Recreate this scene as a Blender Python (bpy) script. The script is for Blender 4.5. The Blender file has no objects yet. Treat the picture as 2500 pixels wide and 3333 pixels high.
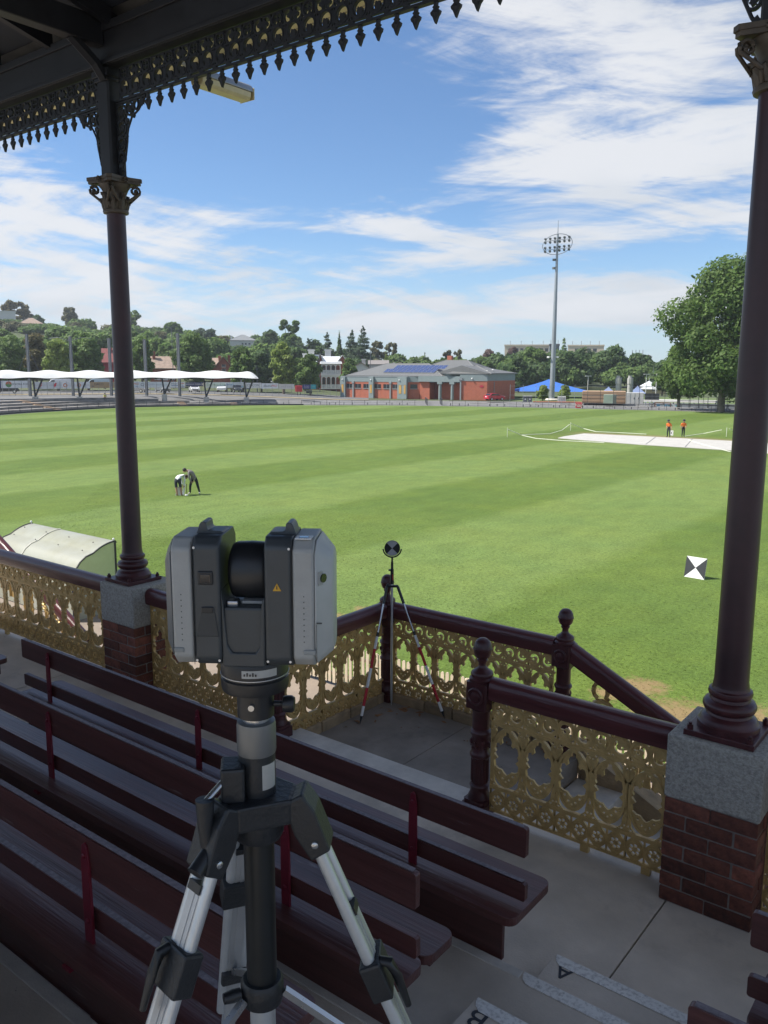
import bpy, bmesh, math, random
import numpy as np
from mathutils import Vector, Matrix
from mathutils.geometry import tessellate_polygon
random.seed(7); np.random.seed(7)
R = math.radians; PI = math.pi
scene = bpy.context.scene
C = scene.collection
F = 4.05            # grandstand front floor above the playing field (z = 0)
# ------------------------------------------------------------------ camera
FPX, PITCH, YAW, ROLL = 2738.0, R(9.655), R(37.98), R(.203)
CAM = Vector((0, 0, 6.8))
_fw = Vector((-math.sin(YAW)*math.cos(PITCH), math.cos(YAW)*math.cos(PITCH), -math.sin(PITCH)))
_r0 = Vector((math.cos(YAW), math.sin(YAW), 0)); _u0 = _r0.cross(_fw)
_rt = _r0*math.cos(ROLL)+_u0*math.sin(ROLL); _up = -_r0*math.sin(ROLL)+_u0*math.cos(ROLL)
cd = bpy.data.cameras.new('camera'); cam = bpy.data.objects.new('camera', cd); C.objects.link(cam)
cd.sensor_fit = 'HORIZONTAL'; cd.sensor_width = 36; cd.lens = 36*FPX/2500
cd.clip_start = .05; cd.clip_end = 5000
mw = Matrix((( _rt.x, _up.x, -_fw.x, CAM.x), (_rt.y, _up.y, -_fw.y, CAM.y), (_rt.z, _up.z, -_fw.z, CAM.z), (0,0,0,1)))
cam.matrix_world = mw
scene.camera = cam
cy = scene.cycles; cy.max_bounces = 6; cy.diffuse_bounces = 3; cy.glossy_bounces = 2; cy.transmission_bounces = 3; cy.transparent_max_bounces = 8
# ------------------------------------------------------------------ sun, sky, exposure
SUN_EL = R(52); SUN_AZ = math.atan2(-.79, -.61)       # compass angle of the sun, from +Y towards +X
sun_dir = Vector((math.sin(SUN_AZ)*math.cos(SUN_EL), math.cos(SUN_AZ)*math.cos(SUN_EL), math.sin(SUN_EL)))
sl = bpy.data.lights.new('sun', 'SUN'); sl.energy = 3.45; sl.angle = R(.55); sl.color = (1, .955, .88)
so = bpy.data.objects.new('sun', sl); C.objects.link(so); so.rotation_euler = sun_dir.to_track_quat('Z', 'Y').to_euler()
vs = scene.view_settings; vs.view_transform = 'Standard'; vs.look = 'None'; vs.exposure = 1.15; vs.gamma = 1; vs.use_curve_mapping = False
world = bpy.data.worlds.new('World'); scene.world = world; world.use_nodes = True
def build_world():
    nt = world.node_tree; N = nt.nodes; L = nt.links; N.clear()
    def nd(t, **k):
        n = N.new(t)
        for a, b in k.items(): setattr(n, a, b)
        return n
    def mth(op, a, b=None, c=None, clamp=False):
        n = nd('ShaderNodeMath', operation=op, use_clamp=clamp)
        for i, q in enumerate((a, b, c)):
            if q is None: continue
            if isinstance(q, (int, float)): n.inputs[i].default_value = q
            else: L.new(q, n.inputs[i])
        return n.outputs[0]
    def mr(v, a, b, c=0, d=1):
        n = nd('ShaderNodeMapRange', interpolation_type='SMOOTHSTEP'); L.new(v, n.inputs[0])
        for i, q in enumerate((a, b, c, d)): n.inputs[i+1].default_value = q
        return n.outputs[0]
    out = nd('ShaderNodeOutputWorld'); bg = nd('ShaderNodeBackground'); L.new(bg.outputs[0], out.inputs[0])
    sky = nd('ShaderNodeTexSky', sky_type='NISHITA'); sky.sun_disc = False
    sky.sun_elevation = SUN_EL; sky.sun_rotation = SUN_AZ; sky.air_density = 1.0; sky.dust_density = .15; sky.ozone_density = 3.0; sky.altitude = 1200
    bg.inputs[1].default_value = .060
    tc = nd('ShaderNodeTexCoord'); sp = nd('ShaderNodeSeparateXYZ'); L.new(tc.outputs['Generated'], sp.inputs[0])
    x, y, z = sp.outputs
    zc = mth('ADD', mth('MAXIMUM', z, 0.0), .16)
    cb = nd('ShaderNodeCombineXYZ'); L.new(mth('DIVIDE', x, zc), cb.inputs[0]); L.new(mth('DIVIDE', y, zc), cb.inputs[1])
    def noise(rot, sx, sy, scale, detail, rough, dist, off):
        mp = nd('ShaderNodeMapping'); mp.inputs['Rotation'].default_value = (0, 0, rot); mp.inputs['Scale'].default_value = (sx, sy, 1); mp.inputs['Location'].default_value = off
        L.new(cb.outputs[0], mp.inputs[0])
        n = nd('ShaderNodeTexNoise'); L.new(mp.outputs[0], n.inputs[0])
        n.inputs['Scale'].default_value = scale; n.inputs['Detail'].default_value = detail; n.inputs['Roughness'].default_value = rough; n.inputs['Distortion'].default_value = dist
        return n.outputs[0]
    warp = noise(R(10), 1, 1, 1.3, 3, .5, 0, (5.5, 2.2, 0))
    streak = noise(R(-36), .42, 1.6, 1.35, 9, .60, .8, (3.1, 1.7, 0))
    broad = noise(R(-18), .55, 1.2, .7, 6, .58, .4, (9.4, 4.2, 0))
    wisp = noise(R(-52), .75, 2.6, 2.6, 10, .68, 1.6, (1.2, 7.7, 0))
    # a few large cloud banks that stand where the photograph shows them, as soft fields in azimuth and height
    az = mth('ARCTAN2', x, y); el = mth('ARCSINE', z)
    c2 = nd('ShaderNodeCombineXYZ'); L.new(mth('MULTIPLY', az, 3.2), c2.inputs[0]); L.new(mth('ADD', mth('MULTIPLY', el, 17.0), mth('MULTIPLY', az, 1.9)), c2.inputs[1])
    ln = nd('ShaderNodeTexNoise'); L.new(c2.outputs[0], ln.inputs[0]); ln.inputs['Scale'].default_value = 1.15; ln.inputs['Detail'].default_value = 11; ln.inputs['Roughness'].default_value = .66; ln.inputs['Distortion'].default_value = .55
    low = mth('MULTIPLY', mth('SUBTRACT', ln.outputs[0], .5), mr(el, .62, .10, .3, 2.7))
    def bank(u, v, wu, wv, tilt):
        d = (_fw+_rt*((u-1250)/FPX)-_up*((v-1666.5)/FPX)).normalized()
        a0, e0 = math.atan2(d.x, d.y), math.asin(d.z)
        da = mth('SUBTRACT', az, a0); de = mth('SUBTRACT', el, e0)
        ct, st = math.cos(tilt), math.sin(tilt)
        p = mth('DIVIDE', mth('ADD', mth('MULTIPLY', da, ct), mth('MULTIPLY', de, st)), wu/FPX)
        q = mth('DIVIDE', mth('SUBTRACT', mth('MULTIPLY', de, ct), mth('MULTIPLY', da, st)), wv/FPX)
        r = mth('ADD', mth('MULTIPLY', p, p), mth('MULTIPLY', q, q))
        return mth('POWER', 2.718, mth('MULTIPLY', r, -1.0))
    banks = [(2030, 210, 560, 300, -24, .30), (2250, 470, 420, 130, -12, .08), (120, 640, 520, 130, -8, .14), (420, 800, 600, 110, -9, .20), (60, 900, 500, 90, -4, .16), (1950, 740, 560, 95, 6, .20), (1480, 610, 200, 50, 28, .20), (1180, 720, 260, 40, -8, .06),
             (600, 960, 900, 60, -4, .10), (1700, 1030, 900, 60, 3, .16), (850, 330, 620, 270, 12, -.56), (1330, 470, 440, 100, 22, -.36), (2330, 640, 300, 36, 7, -.32), (1650, 890, 420, 40, 4, -.30), (1050, 915, 420, 32, -6, -.22), (700, 560, 700, 50, -6, -.22), (2200, 1080, 300, 40, 0, -.2)]
    f = None
    for u, v, wu, wv, t, s in banks:
        g = mth('MULTIPLY', bank(u, v, wu, wv, R(t)), s)
        f = g if f is None else mth('ADD', f, g)
    dens = mth('ADD', mth('ADD', mth('MULTIPLY', streak, 1.0), mth('MULTIPLY', broad, .55)), mth('MULTIPLY', wisp, .36))
    dens = mth('ADD', mth('ADD', dens, f), low)
    cov = mr(dens, .77, 1.30)
    cov = mth('MULTIPLY', cov, mr(z, -.02, .05))
    hz = mr(z, .17, -.04)                       # thicker, paler air towards the horizon
    m1 = nd('ShaderNodeMix', data_type='RGBA'); L.new(mth('MULTIPLY', hz, .66), m1.inputs[0]); tn = nd('ShaderNodeMix', data_type='RGBA', blend_type='MULTIPLY'); tn.inputs[0].default_value = 1; L.new(sky.outputs[0], tn.inputs[6]); tn.inputs[7].default_value = (.84, 1.0, 1.13, 1); L.new(tn.outputs[2], m1.inputs[6]); m1.inputs[7].default_value = (4.1, 5.1, 6.1, 1)
    mix = nd('ShaderNodeMix', data_type='RGBA'); L.new(mth('MULTIPLY', cov, .95), mix.inputs[0]); L.new(m1.outputs[2], mix.inputs[6])
    cc = nd('ShaderNodeMix', data_type='RGBA'); L.new(mr(mth('ADD', mth('MULTIPLY', warp, .6), mth('MULTIPLY', streak, .4)), .34, .62), cc.inputs[0]); cc.inputs[6].default_value = (5.1, 5.4, 5.8, 1); cc.inputs[7].default_value = (6.35, 6.45, 6.7, 1)
    L.new(cc.outputs[2], mix.inputs[7])
    L.new(mix.outputs[2], bg.inputs[0])
build_world()
# ------------------------------------------------------------------ placing helpers (photo measurements -> metres)
def ray(u, v): return _fw+_rt*((u-1250)/FPX)-_up*((v-1666.5)/FPX)
def at_z(u, v, z): d = ray(u, v); return CAM+d*((z-CAM.z)/d.z)
def at_y(u, v, y): d = ray(u, v); return CAM+d*(y/d.y)
def at_d(u, v, D): d = ray(u, v); return CAM+d*(D/math.hypot(d.x, d.y))
# ------------------------------------------------------------------ materials
MATS = {}
def M(name, col, rough=.6, metal=0., var=.12, scale=6., bump=0., bscale=60., spec=.5, rnd=0., col2=None, edge=(.4, .6), trans=0., stretch=(1,1,1), coat=0., alpha=1.):
    if name in MATS: return MATS[name]
    m = bpy.data.materials.new(name); m.use_nodes = True; nt = m.node_tree; N = nt.nodes; L = nt.links
    b = N['Principled BSDF']
    tc = N.new('ShaderNodeTexCoord'); mp = N.new('ShaderNodeMapping'); mp.inputs['Scale'].default_value = stretch; L.new(tc.outputs['Object'], mp.inputs[0])
    n = N.new('ShaderNodeTexNoise'); n.inputs['Scale'].default_value = scale; n.inputs['Detail'].default_value = 6; n.inputs['Roughness'].default_value = .6; L.new(mp.outputs[0], n.inputs[0])
    c2 = col2 if col2 else tuple(min(1, c*(1+var*1.2)) for c in col)
    c1 = col if col2 else tuple(c*(1-var*1.2) for c in col)
    mr = N.new('ShaderNodeMapRange'); mr.inputs[1].default_value = edge[0]-.1; mr.inputs[2].default_value = edge[1]+.1; L.new(n.outputs[0], mr.inputs[0])
    mx = N.new('ShaderNodeMix'); mx.data_type = 'RGBA'; L.new(mr.outputs[0], mx.inputs[0]); mx.inputs[6].default_value = (*c1, 1); mx.inputs[7].default_value = (*c2, 1)
    src = mx.outputs[2]
    if rnd:
        oi = N.new('ShaderNodeObjectInfo'); r2 = N.new('ShaderNodeMapRange'); r2.inputs[3].default_value = 1-rnd; r2.inputs[4].default_value = 1+rnd; L.new(oi.outputs['Random'], r2.inputs[0])
        vm = N.new('ShaderNodeVectorMath'); vm.operation = 'SCALE'; L.new(src, vm.inputs[0]); L.new(r2.outputs[0], vm.inputs['Scale']); src = vm.outputs[0]
    L.new(src, b.inputs['Base Color'])
    b.inputs['Roughness'].default_value = rough; b.inputs['Metallic'].default_value = metal; b.inputs['Specular IOR Level'].default_value = spec
    if trans: b.inputs['Transmission Weight'].default_value = trans
    if coat: b.inputs['Coat Weight'].default_value = coat; b.inputs['Coat Roughness'].default_value = .15
    if alpha < 1: b.inputs['Alpha'].default_value = alpha
    if rough > .2:
        rr = N.new('ShaderNodeMapRange'); rr.inputs[3].default_value = rough*.85; rr.inputs[4].default_value = min(1, rough*1.15); L.new(n.outputs[0], rr.inputs[0]); L.new(rr.outputs[0], b.inputs['Roughness'])
    if bump:
        n2 = N.new('ShaderNodeTexNoise'); n2.inputs['Scale'].default_value = bscale; n2.inputs['Detail'].default_value = 5; L.new(mp.outputs[0], n2.inputs[0])
        bp = N.new('ShaderNodeBump'); bp.inputs['Strength'].default_value = bump; bp.inputs['Distance'].default_value = .01; L.new(n2.outputs[0], bp.inputs['Height']); L.new(bp.outputs[0], b.inputs['Normal'])
    MATS[name] = m
    return m
def chips(m, col, scale, lo, hi, stretch=(1,1,1), amt=1.):
    """sparse worn or stained spots with a shape of their own over a painted surface"""
    nt = m.node_tree; N = nt.nodes; L = nt.links; b = N['Principled BSDF']; src = b.inputs['Base Color'].links[0].from_socket
    tc = N.new('ShaderNodeTexCoord'); mp = N.new('ShaderNodeMapping'); mp.inputs['Scale'].default_value = stretch; L.new(tc.outputs['Object'], mp.inputs[0])
    n = N.new('ShaderNodeTexNoise'); n.inputs['Scale'].default_value = scale; n.inputs['Detail'].default_value = 8; n.inputs['Roughness'].default_value = .7; L.new(mp.outputs[0], n.inputs[0])
    mr = N.new('ShaderNodeMapRange'); mr.inputs[1].default_value = lo; mr.inputs[2].default_value = hi; mr.inputs[4].default_value = amt; L.new(n.outputs[0], mr.inputs[0])
    mx = N.new('ShaderNodeMix'); mx.data_type = 'RGBA'; L.new(mr.outputs[0], mx.inputs[0]); L.new(src, mx.inputs[6]); mx.inputs[7].default_value = (*col, 1); L.new(mx.outputs[2], b.inputs['Base Color'])
# ------------------------------------------------------------------ mesh builder
class MB:
    def __init__(s): s.v = []; s.f = []; s.m = []
    def add(s, vs_, fs, mi=0):
        o = len(s.v); s.v += [tuple(p) for p in vs_]; s.f += [tuple(i+o for i in q) for q in fs]; s.m += [mi]*len(fs); return s
    def box(s, c, d, rz=0., mi=0, rx=0., ry=0.):
        x, y, z = (q/2 for q in d)
        P = [Vector(p) for p in ((-x,-y,-z),(x,-y,-z),(x,y,-z),(-x,y,-z),(-x,-y,z),(x,-y,z),(x,y,z),(-x,y,z))]
        if rz or rx or ry:
            q = Matrix.Rotation(rz,3,'Z') @ Matrix.Rotation(ry,3,'Y') @ Matrix.Rotation(rx,3,'X'); P = [q@p for p in P]
        return s.add([p+Vector(c) for p in P], [(3,2,1,0),(4,5,6,7),(0,1,5,4),(1,2,6,5),(2,3,7,6),(3,0,4,7)], mi)
    def bx(s, x0, x1, y0, y1, z0, z1, mi=0): return s.box(((x0+x1)/2,(y0+y1)/2,(z0+z1)/2), (x1-x0,y1-y0,z1-z0), mi=mi)
    def lathe(s, prof, c=(0,0,0), n=20, mi=0, axis=None, sc=(1,1)):
        q = axis_matrix(axis) if axis is not None else None; vs_ = []; fs = []
        for r, z in prof:
            for i in range(n):
                a = 2*PI*i/n; p = Vector((r*math.cos(a)*sc[0], r*math.sin(a)*sc[1], z)); vs_.append((q@p if q else p)+Vector(c))
        for k in range(len(prof)-1):
            for i in range(n): j = (i+1)%n; fs.append((k*n+i, k*n+j, (k+1)*n+j, (k+1)*n+i))
        fs.append(tuple(range(n-1,-1,-1))); fs.append(tuple(range((len(prof)-1)*n, len(prof)*n)))
        return s.add(vs_, fs, mi)
    def cyl(s, a, b, r, r2=None, n=12, mi=0):
        a = Vector(a); b = Vector(b); r2 = r if r2 is None else r2
        return s.lathe([(r,0),(r2,(b-a).length)], a, n, mi, b-a)
    def tube(s, pts, r, n=8, mi=0, closed=False, flat=None):
        pts = [Vector(p) for p in pts]; k = len(pts); vs_ = []; fs = []; up = Vector((0,0,1))
        rr = r if isinstance(r, (list, tuple)) else [r]*k
        for i, p in enumerate(pts):
            t = (pts[(i+1)%k]-pts[i-1]) if closed else (pts[min(i+1,k-1)]-pts[max(i-1,0)])
            t.normalize(); u = up if abs(t.dot(up)) < .95 else Vector((0,1,0))
            a = t.cross(u).normalized(); b = a.cross(t).normalized()
            for j in range(n):
                an = 2*PI*j/n+PI/n
                vs_.append(p+a*(rr[i]*math.cos(an)*(flat or 1))+b*(rr[i]*math.sin(an)))
        for i in range(k if closed else k-1):
            i2 = (i+1)%k
            for j in range(n): j2 = (j+1)%n; fs.append((i*n+j, i*n+j2, i2*n+j2, i2*n+j))
        if not closed: fs.append(tuple(range(n-1,-1,-1))); fs.append(tuple(range((k-1)*n, k*n)))
        return s.add(vs_, fs, mi)
    def ball(s, c, r, n=12, mi=0, sc=(1,1,1)):
        m = n//2; vs_ = [Vector((0,0,-r*sc[2]))]; fs = []
        for k in range(1, m):
            a = -PI/2+PI*k/m
            for i in range(n): b = 2*PI*i/n; vs_.append(Vector((r*math.cos(a)*math.cos(b)*sc[0], r*math.cos(a)*math.sin(b)*sc[1], r*math.sin(a)*sc[2])))
        vs_.append(Vector((0,0,r*sc[2]))); t = len(vs_)-1
        for i in range(n): j = (i+1)%n; fs.append((0, 1+j, 1+i)); fs.append((t, t-n+i, t-n+j))
        for k in range(m-2):
            for i in range(n): j = (i+1)%n; fs.append((1+k*n+i, 1+k*n+j, 1+(k+1)*n+j, 1+(k+1)*n+i))
        return s.add([p+Vector(c) for p in vs_], fs, mi)
    def prism(s, poly, h0, h1, plane='xy', mi=0, off=(0,0,0)):
        return s.plate([poly], h0, h1, plane, mi, off)
    def plate(s, loops, h0, h1, plane='xz', mi=0, off=(0,0,0)):
        """flat piece cut from a sheet: loops[0] outline, the rest holes; lies in `plane`, thick from h0 to h1"""
        tri = tessellate_polygon([[Vector((p[0], p[1], 0)) for p in l] for l in loops])
        flat = [p for l in loops for p in l]; n = len(flat); o = Vector(off)
        def P(p, h):
            if plane == 'xz': return o+Vector((p[0], h, p[1]))
            if plane == 'yz': return o+Vector((h, p[0], p[1]))
            return o+Vector((p[0], p[1], h))
        fs = []
        for t in tri:
            if len(set(t)) == 3: fs.append((t[0],t[1],t[2])); fs.append((t[2]+n,t[1]+n,t[0]+n))
        b = 0
        for l in loops:
            k = len(l)
            for i in range(k): j = (i+1)%k; fs.append((b+i, b+j, b+j+n, b+i+n))
            b += k
        return s.add([P(p, h0) for p in flat]+[P(p, h1) for p in flat], fs, mi)
    def mesh(s, name='mesh', smooth=None):
        me = bpy.data.meshes.new(name); me.from_pydata(s.v, [], s.f)
        if any(s.m): me.polygons.foreach_set('material_index', s.m)
        me.validate(); bm = bmesh.new(); bm.from_mesh(me); bmesh.ops.recalc_face_normals(bm, faces=bm.faces); bm.to_mesh(me); bm.free()
        if smooth is not None:
            me.polygons.foreach_set('use_smooth', [True]*len(me.polygons)); me.set_sharp_from_angle(angle=R(smooth))
        return me
    def build(s, name, mats, parent=None, smooth=None, bevel=0, seg=2):
        return link(name, s.mesh(name, smooth), mats, parent, bevel, seg)
def axis_matrix(ax): return Vector(ax).to_track_quat('Z', 'Y').to_matrix()
def link(name, me, mats, parent=None, bevel=0, seg=2, loc=None):
    if mats is not None and len(me.materials) == 0:
        for m in (mats if isinstance(mats, (list, tuple)) else [mats]): me.materials.append(m)
    o = bpy.data.objects.new(name, me); C.objects.link(o)
    if parent: o.parent = parent
    if loc is not None: o.location = loc
    if bevel:
        b = o.modifiers.new('bevel', 'BEVEL'); b.width = bevel; b.segments = seg; b.limit_method = 'ANGLE'; b.angle_limit = R(40); b.harden_normals = False
    return o
def tag(o, label, cat, group=None):
    o['label'] = label; o['category'] = cat
    if group: o['group'] = group
    return o
def thing(name, label, cat, loc=(0,0,0), rz=0., group=None):
    o = bpy.data.objects.new(name, None); C.objects.link(o); o.location = loc; o.rotation_euler = (0,0,rz); o.empty_display_size = .2
    return tag(o, label, cat, group)
def structure(o): o['kind'] = 'structure'; return o
def inst(name, me, parent, loc=(0,0,0), rot=(0,0,0), sc=(1,1,1)):
    o = bpy.data.objects.new(name, me); C.objects.link(o); o.parent = parent; o.location = loc; o.rotation_euler = rot; o.scale = sc; return o
def copy_tree(o, parent=None):
    c = o.copy(); C.objects.link(c); c.parent = parent
    for ch in o.children: copy_tree(ch, c)
    return c
def text(name, body, size, mat, parent, loc, rot, align='CENTER', ext=.001, sx=1., shear=0.):
    cu = bpy.data.curves.new(name, 'FONT'); cu.body = body; cu.size = size; cu.align_x = align; cu.align_y = 'CENTER'; cu.extrude = ext; cu.shear = shear
    cu.materials.append(mat); cu.resolution_u = 3
    o = bpy.data.objects.new(name, cu); C.objects.link(o); o.parent = parent; o.location = loc; o.rotation_euler = rot; o.scale = (sx, 1, 1); return o
def circ(cx, cy, r, n=16, ry=None, a0=0., a1=2*PI, end=False):
    ry = r if ry is None else ry
    return [(cx+r*math.cos(a0+(a1-a0)*i/n), cy+ry*math.sin(a0+(a1-a0)*i/n)) for i in range(n+(1 if end else 0))]
# ================================================================== materials of the stand
concrete = M('floor_concrete', (.62,.545,.455), .75, var=.16, scale=2.2, bump=.25, bscale=90)
concrete2 = M('pale_concrete', (.60,.56,.50), .85, var=.15, scale=5, bump=.3, bscale=120)
asphaltic = M('landing_screed', (.25,.22,.19), .85, var=.2, scale=3, bump=.2, bscale=150)
nosing_m = M('nosing_paint', (.80,.78,.73), .8, col2=(.45,.43,.40), scale=60, edge=(.56,.62))
maroon = M('maroon_gloss_paint', (.062,.017,.018), .40, var=.25, scale=12, bump=.06, bscale=25, rnd=.1)
bench_m = M('maroon_bench_paint', (.092,.032,.028), .36, var=.22, scale=4, bump=.22, bscale=9, rnd=.12, stretch=(.35, 9, 9), spec=.6)
strap_m = M('red_strap_paint', (.16,.014,.026), .4, var=.2, scale=12)
gold = M('gold_lattice_paint', (.56,.38,.15), .42, metal=.25, var=.18, scale=14, bump=.15, bscale=80)
cream = M('cream_soffit_paint', (.75,.64,.38), .6, var=.06, scale=3)
dark_trim = M('dark_verandah_paint', (.019,.019,.022), .55, var=.2, scale=8)
ceil_m = M('ceiling_boards', (.017,.020,.027), .7, var=.2, scale=3, stretch=(1,.1,1))
capital_m = M('capital_paint', (.095,.072,.05), .55, var=.25, scale=20)
granite = M('rendered_block', (.44,.41,.355), .95, col2=(.20,.185,.16), scale=70, edge=(.5,.66), bump=1.0, bscale=110)
brick_m = M('red_brick', (.155,.052,.033), .88, var=.35, scale=22, bump=.8, bscale=60, rnd=.5)
mortar = M('mortar', (.22,.19,.165), .95, var=.2, scale=30, bump=.5)
sandstone = M('sandstone', (.36,.26,.15), .9, col2=(.17,.13,.085), scale=9, edge=(.45,.7), bump=.5, bscale=60, rnd=.15)
render_wall = M('painted_wall', (.45,.36,.26), .85, var=.12, scale=4)
ink = M('stencil_paint', (.045,.05,.06), .8, var=.2, scale=40)
wear_m = M('worn_edge', (.16,.13,.14), .6, var=.35, scale=60)
chips(bench_m, (.23,.18,.165), 7, .635, .69, (.25,2.5,2.5), .6); chips(bench_m, (.035,.012,.014), 3, .6, .72, (.4,1,1), .6)
chips(concrete, (.19,.165,.14), 1.6, .56, .74, amt=.55); chips(concrete, (.10,.09,.08), 9, .70, .73, amt=.8); chips(asphaltic, (.12,.105,.09), 2.2, .55, .72, amt=.6); chips(asphaltic, (.5,.47,.42), 16, .735, .75, amt=.8)
chips(maroon, (.16,.12,.115), 14, .69, .72, amt=.5); chips(gold, (.16,.10,.04), 5, .56, .72, amt=.4); chips(brick_m, (.07,.035,.03), 8, .58, .70, amt=.7)
# ================================================================== floor, tiers, landing
floor = structure(thing('grandstand_floor', 'x', 'x')); del floor['category']; del floor['label']; floor['kind'] = 'structure'
xj = [-12.3,-9.52,-6.78,-4.04,-1.30,1.44,4.18,6.9]
for a, b in zip(xj[:-1], xj[1:]):
    MB().bx(a+.004, b-.004, 2.92, 4.40, F-.14, F).build('floor_slab', concrete, floor, bevel=.004)
MB().bx(-12.3, 6.9, 2.9, 4.38, F-.3, F-.141).build('slab_bed', mortar, floor)
edges = [2.915, 2.14, 1.36, .56, -.24, -1.04, -1.84, -2.64, -3.44]
for k, y in enumerate(edges[:-1]):
    z = F+.2*(k+1)
    MB().bx(-12.3, 6.9, edges[k+1]-.02, y, z-.3, z).build('tier', concrete, floor, bevel=.006)
    MB().bx(-12.3, -1.51 if k < 5 else 6.9, y-.045, y+.006, z-.06, z+.004).build('tier_nosing', concrete2, floor, bevel=.004)
MB().bx(-12.3, 6.9, 4.30, 4.36, -.02, F-.142).build('base_wall', render_wall, floor)
MB().bx(-1.51, -.5, 2.917, 3.225, F+.0005, F+.1).build('aisle_step', concrete, floor, bevel=.005)
MB().bx(-1.53, -.45, 2.142, 2.56, F+.2005, F+.3).build('aisle_step', concrete, floor, bevel=.005)
MB().bx(-1.53, -.45, 1.362, 1.74, F+.4005, F+.5).build('aisle_step', concrete, floor, bevel=.005)
for x0, y, z in ((-1.50, 3.225, F+.1), (-1.505, 2.915, F+.2), (-1.52, 2.56, F+.3), (-1.51, 2.14, F+.4), (-1.52, 1.74, F+.5)):
    P = [(1.1, -.06), (1.1, .003), (.0, .003), (.004, -.02), (.016, -.042), (.04, -.06)]
    MB().prism(P, .0005, .004, 'xy', off=(x0, y, z)).build('nosing_strip', nosing_m, floor)
text('stencil_letter', 'A', .125, ink, floor, at_z(1836, 3164, F+.101)+Vector((0,0,.001)), (0,0,PI))
text('stencil_letter', 'B', .135, ink, floor, at_z(1556, 3316, F+.301)+Vector((0,0,.001)), (0,0,PI))
LZ = F-.13
landing = structure(thing('landing', 'x', 'x')); del landing['category']; del landing['label']; landing['kind'] = 'structure'
MB().bx(-4.36, -3.46, 4.402, 5.60, LZ-.15, LZ).build('landing_slab', asphaltic, landing)
MB().bx(-3.455, -2.5, 4.402, 5.60, LZ-.15, LZ).build('landing_slab', asphaltic, landing)
MB().bx(-4.40, -2.52, 4.402, 5.64, -.02, LZ-.151).build('landing_base', render_wall, landing)
random.seed(3)
def kerb(a, b, n, wide, axis):
    t = a
    for i in range(n):
        u = a+(b-a)*(i+1)/n+(random.uniform(-.06,.06) if i < n-1 else 0); z = LZ+.085+random.uniform(-.006,.006)
        m = MB()
        if axis == 'x': m.bx(t+.004, u-.004, wide[0], wide[1], LZ-.1, z)
        else: m.bx(wide[0], wide[1], t+.004, u-.004, LZ-.1, z)
        m.build('kerb_stone', sandstone, landing, bevel=.012); t = u
kerb(4.41, 5.76, 4, (-4.50, -4.30), 'y'); kerb(-4.30, -2.52, 5, (5.56, 5.76), 'x')
MB().plate([[(-4.30,4.28),(-2.62,4.28)]+circ(-2.62,4.36,.10,8,a0=-PI/2,a1=PI/2,end=True)+[(-4.3,4.46)]], F-.10, F+.002, 'xy').build('landing_threshold', concrete2, landing, bevel=.01)
st = thing('concrete_stairs', 'flight of concrete steps going down beside the gold balustrade from the landing', 'stairs')
for k in range(22):
    z = LZ-.17*(k+1)
    MB().bx(-2.5+.34*k, -2.5+.34*(k+1)+.03, 4.40, 5.60, max(-.05, z-.5), z).build('step', concrete2, st, bevel=.006)
MB().prism([(-2.5, LZ-.12), (5.0, LZ-.12-3.72), (5.0, -.02), (-2.5, -.02)], 5.604, 5.72, 'xz').build('stringer_wall', render_wall, st)
MB().prism([(-2.5, LZ+.10), (5.0, LZ+.10-3.72), (5.0, LZ-.119-3.72), (-2.5, LZ-.119)], 5.58, 5.76, 'xz').build('coping', sandstone, st)
# ================================================================== brick piers with cast columns
XL, XR, PYF, PW = -6.075, -1.108, 4.075, .4626
PYC = PYF+PW/2
h = .0836
def bricks(m, w, d): return MB().box((0,0,0), (w, d, h-.009)).mesh('brick')
b1 = bricks(0, PW/2-.005, .108); b2 = bricks(0, .108, PW-2*.118); b3 = bricks(0, .108, PW/2-.005); b4 = bricks(0, PW-2*.118, .108)
for b in (b1,b2,b3,b4): b.materials.append(brick_m)
def pier(x, label):
    t = thing('brick_pier', label, 'pier', (x, PYC, F), group=None)
    MB().box((0,0,.2925), (PW-.014, PW-.014, .585)).build('mortar_core', mortar, t)
    q = PW/2-.054; e = PW/4
    for k in range(7):
        z = h*(k+.5)
        L_ = [(b1,-e,-q),(b1,e,-q),(b1,-e,q),(b1,e,q),(b2,-q,0),(b2,q,0)] if k%2 == 0 else [(b3,-q,-e),(b3,-q,e),(b3,q,-e),(b3,q,e),(b4,0,-q),(b4,0,q)]
        for me, a, b in L_:
            o = inst('brick', me, t, (a+random.uniform(-.0015,.0015), b+random.uniform(-.002,.002), z))
            bv = o.modifiers.new('bevel','BEVEL'); bv.width = .004; bv.segments = 1
    MB().box((0,0,.7545), (PW+.006, PW+.006, .339)).build('rendered_block', granite, t, bevel=.01)
    return t
pier(XL, 'brick pier with grey rendered top under the column between the scanner and dugout')
pier(XR, 'brick pier with grey rendered top at the right edge, beside the aisle')
col_prof = [(.150,.0),(.150,.028),(.142,.034),(.138,.05),(.128,.062),(.112,.072),(.108,.085),(.122,.095),(.130,.112),(.130,.124),(.120,.142),(.100,.150),(.096,.165),(.104,.172),(.108,.185),(.104,.200),(.092,.206),(.088,.22),(.0835,.25),(.0745,3.05)]
shaft_me = MB().lathe(col_prof[17:], n=32).mesh('shaft', 40); base_me = MB().lathe(col_prof[:18], n=36).mesh('base', 40)
shaft_me.materials.append(M('column_paint', (.046,.016,.017), .38, var=.25, scale=4)); base_me.materials.append(maroon)
def bolt_mesh(): return MB().lathe([(.016,0),(.016,.022)], n=6).lathe([(.009,.02),(.009,.034)], n=8).mesh('bolt')
bolt_me = bolt_mesh(); bolt_me.materials.append(maroon)
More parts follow.
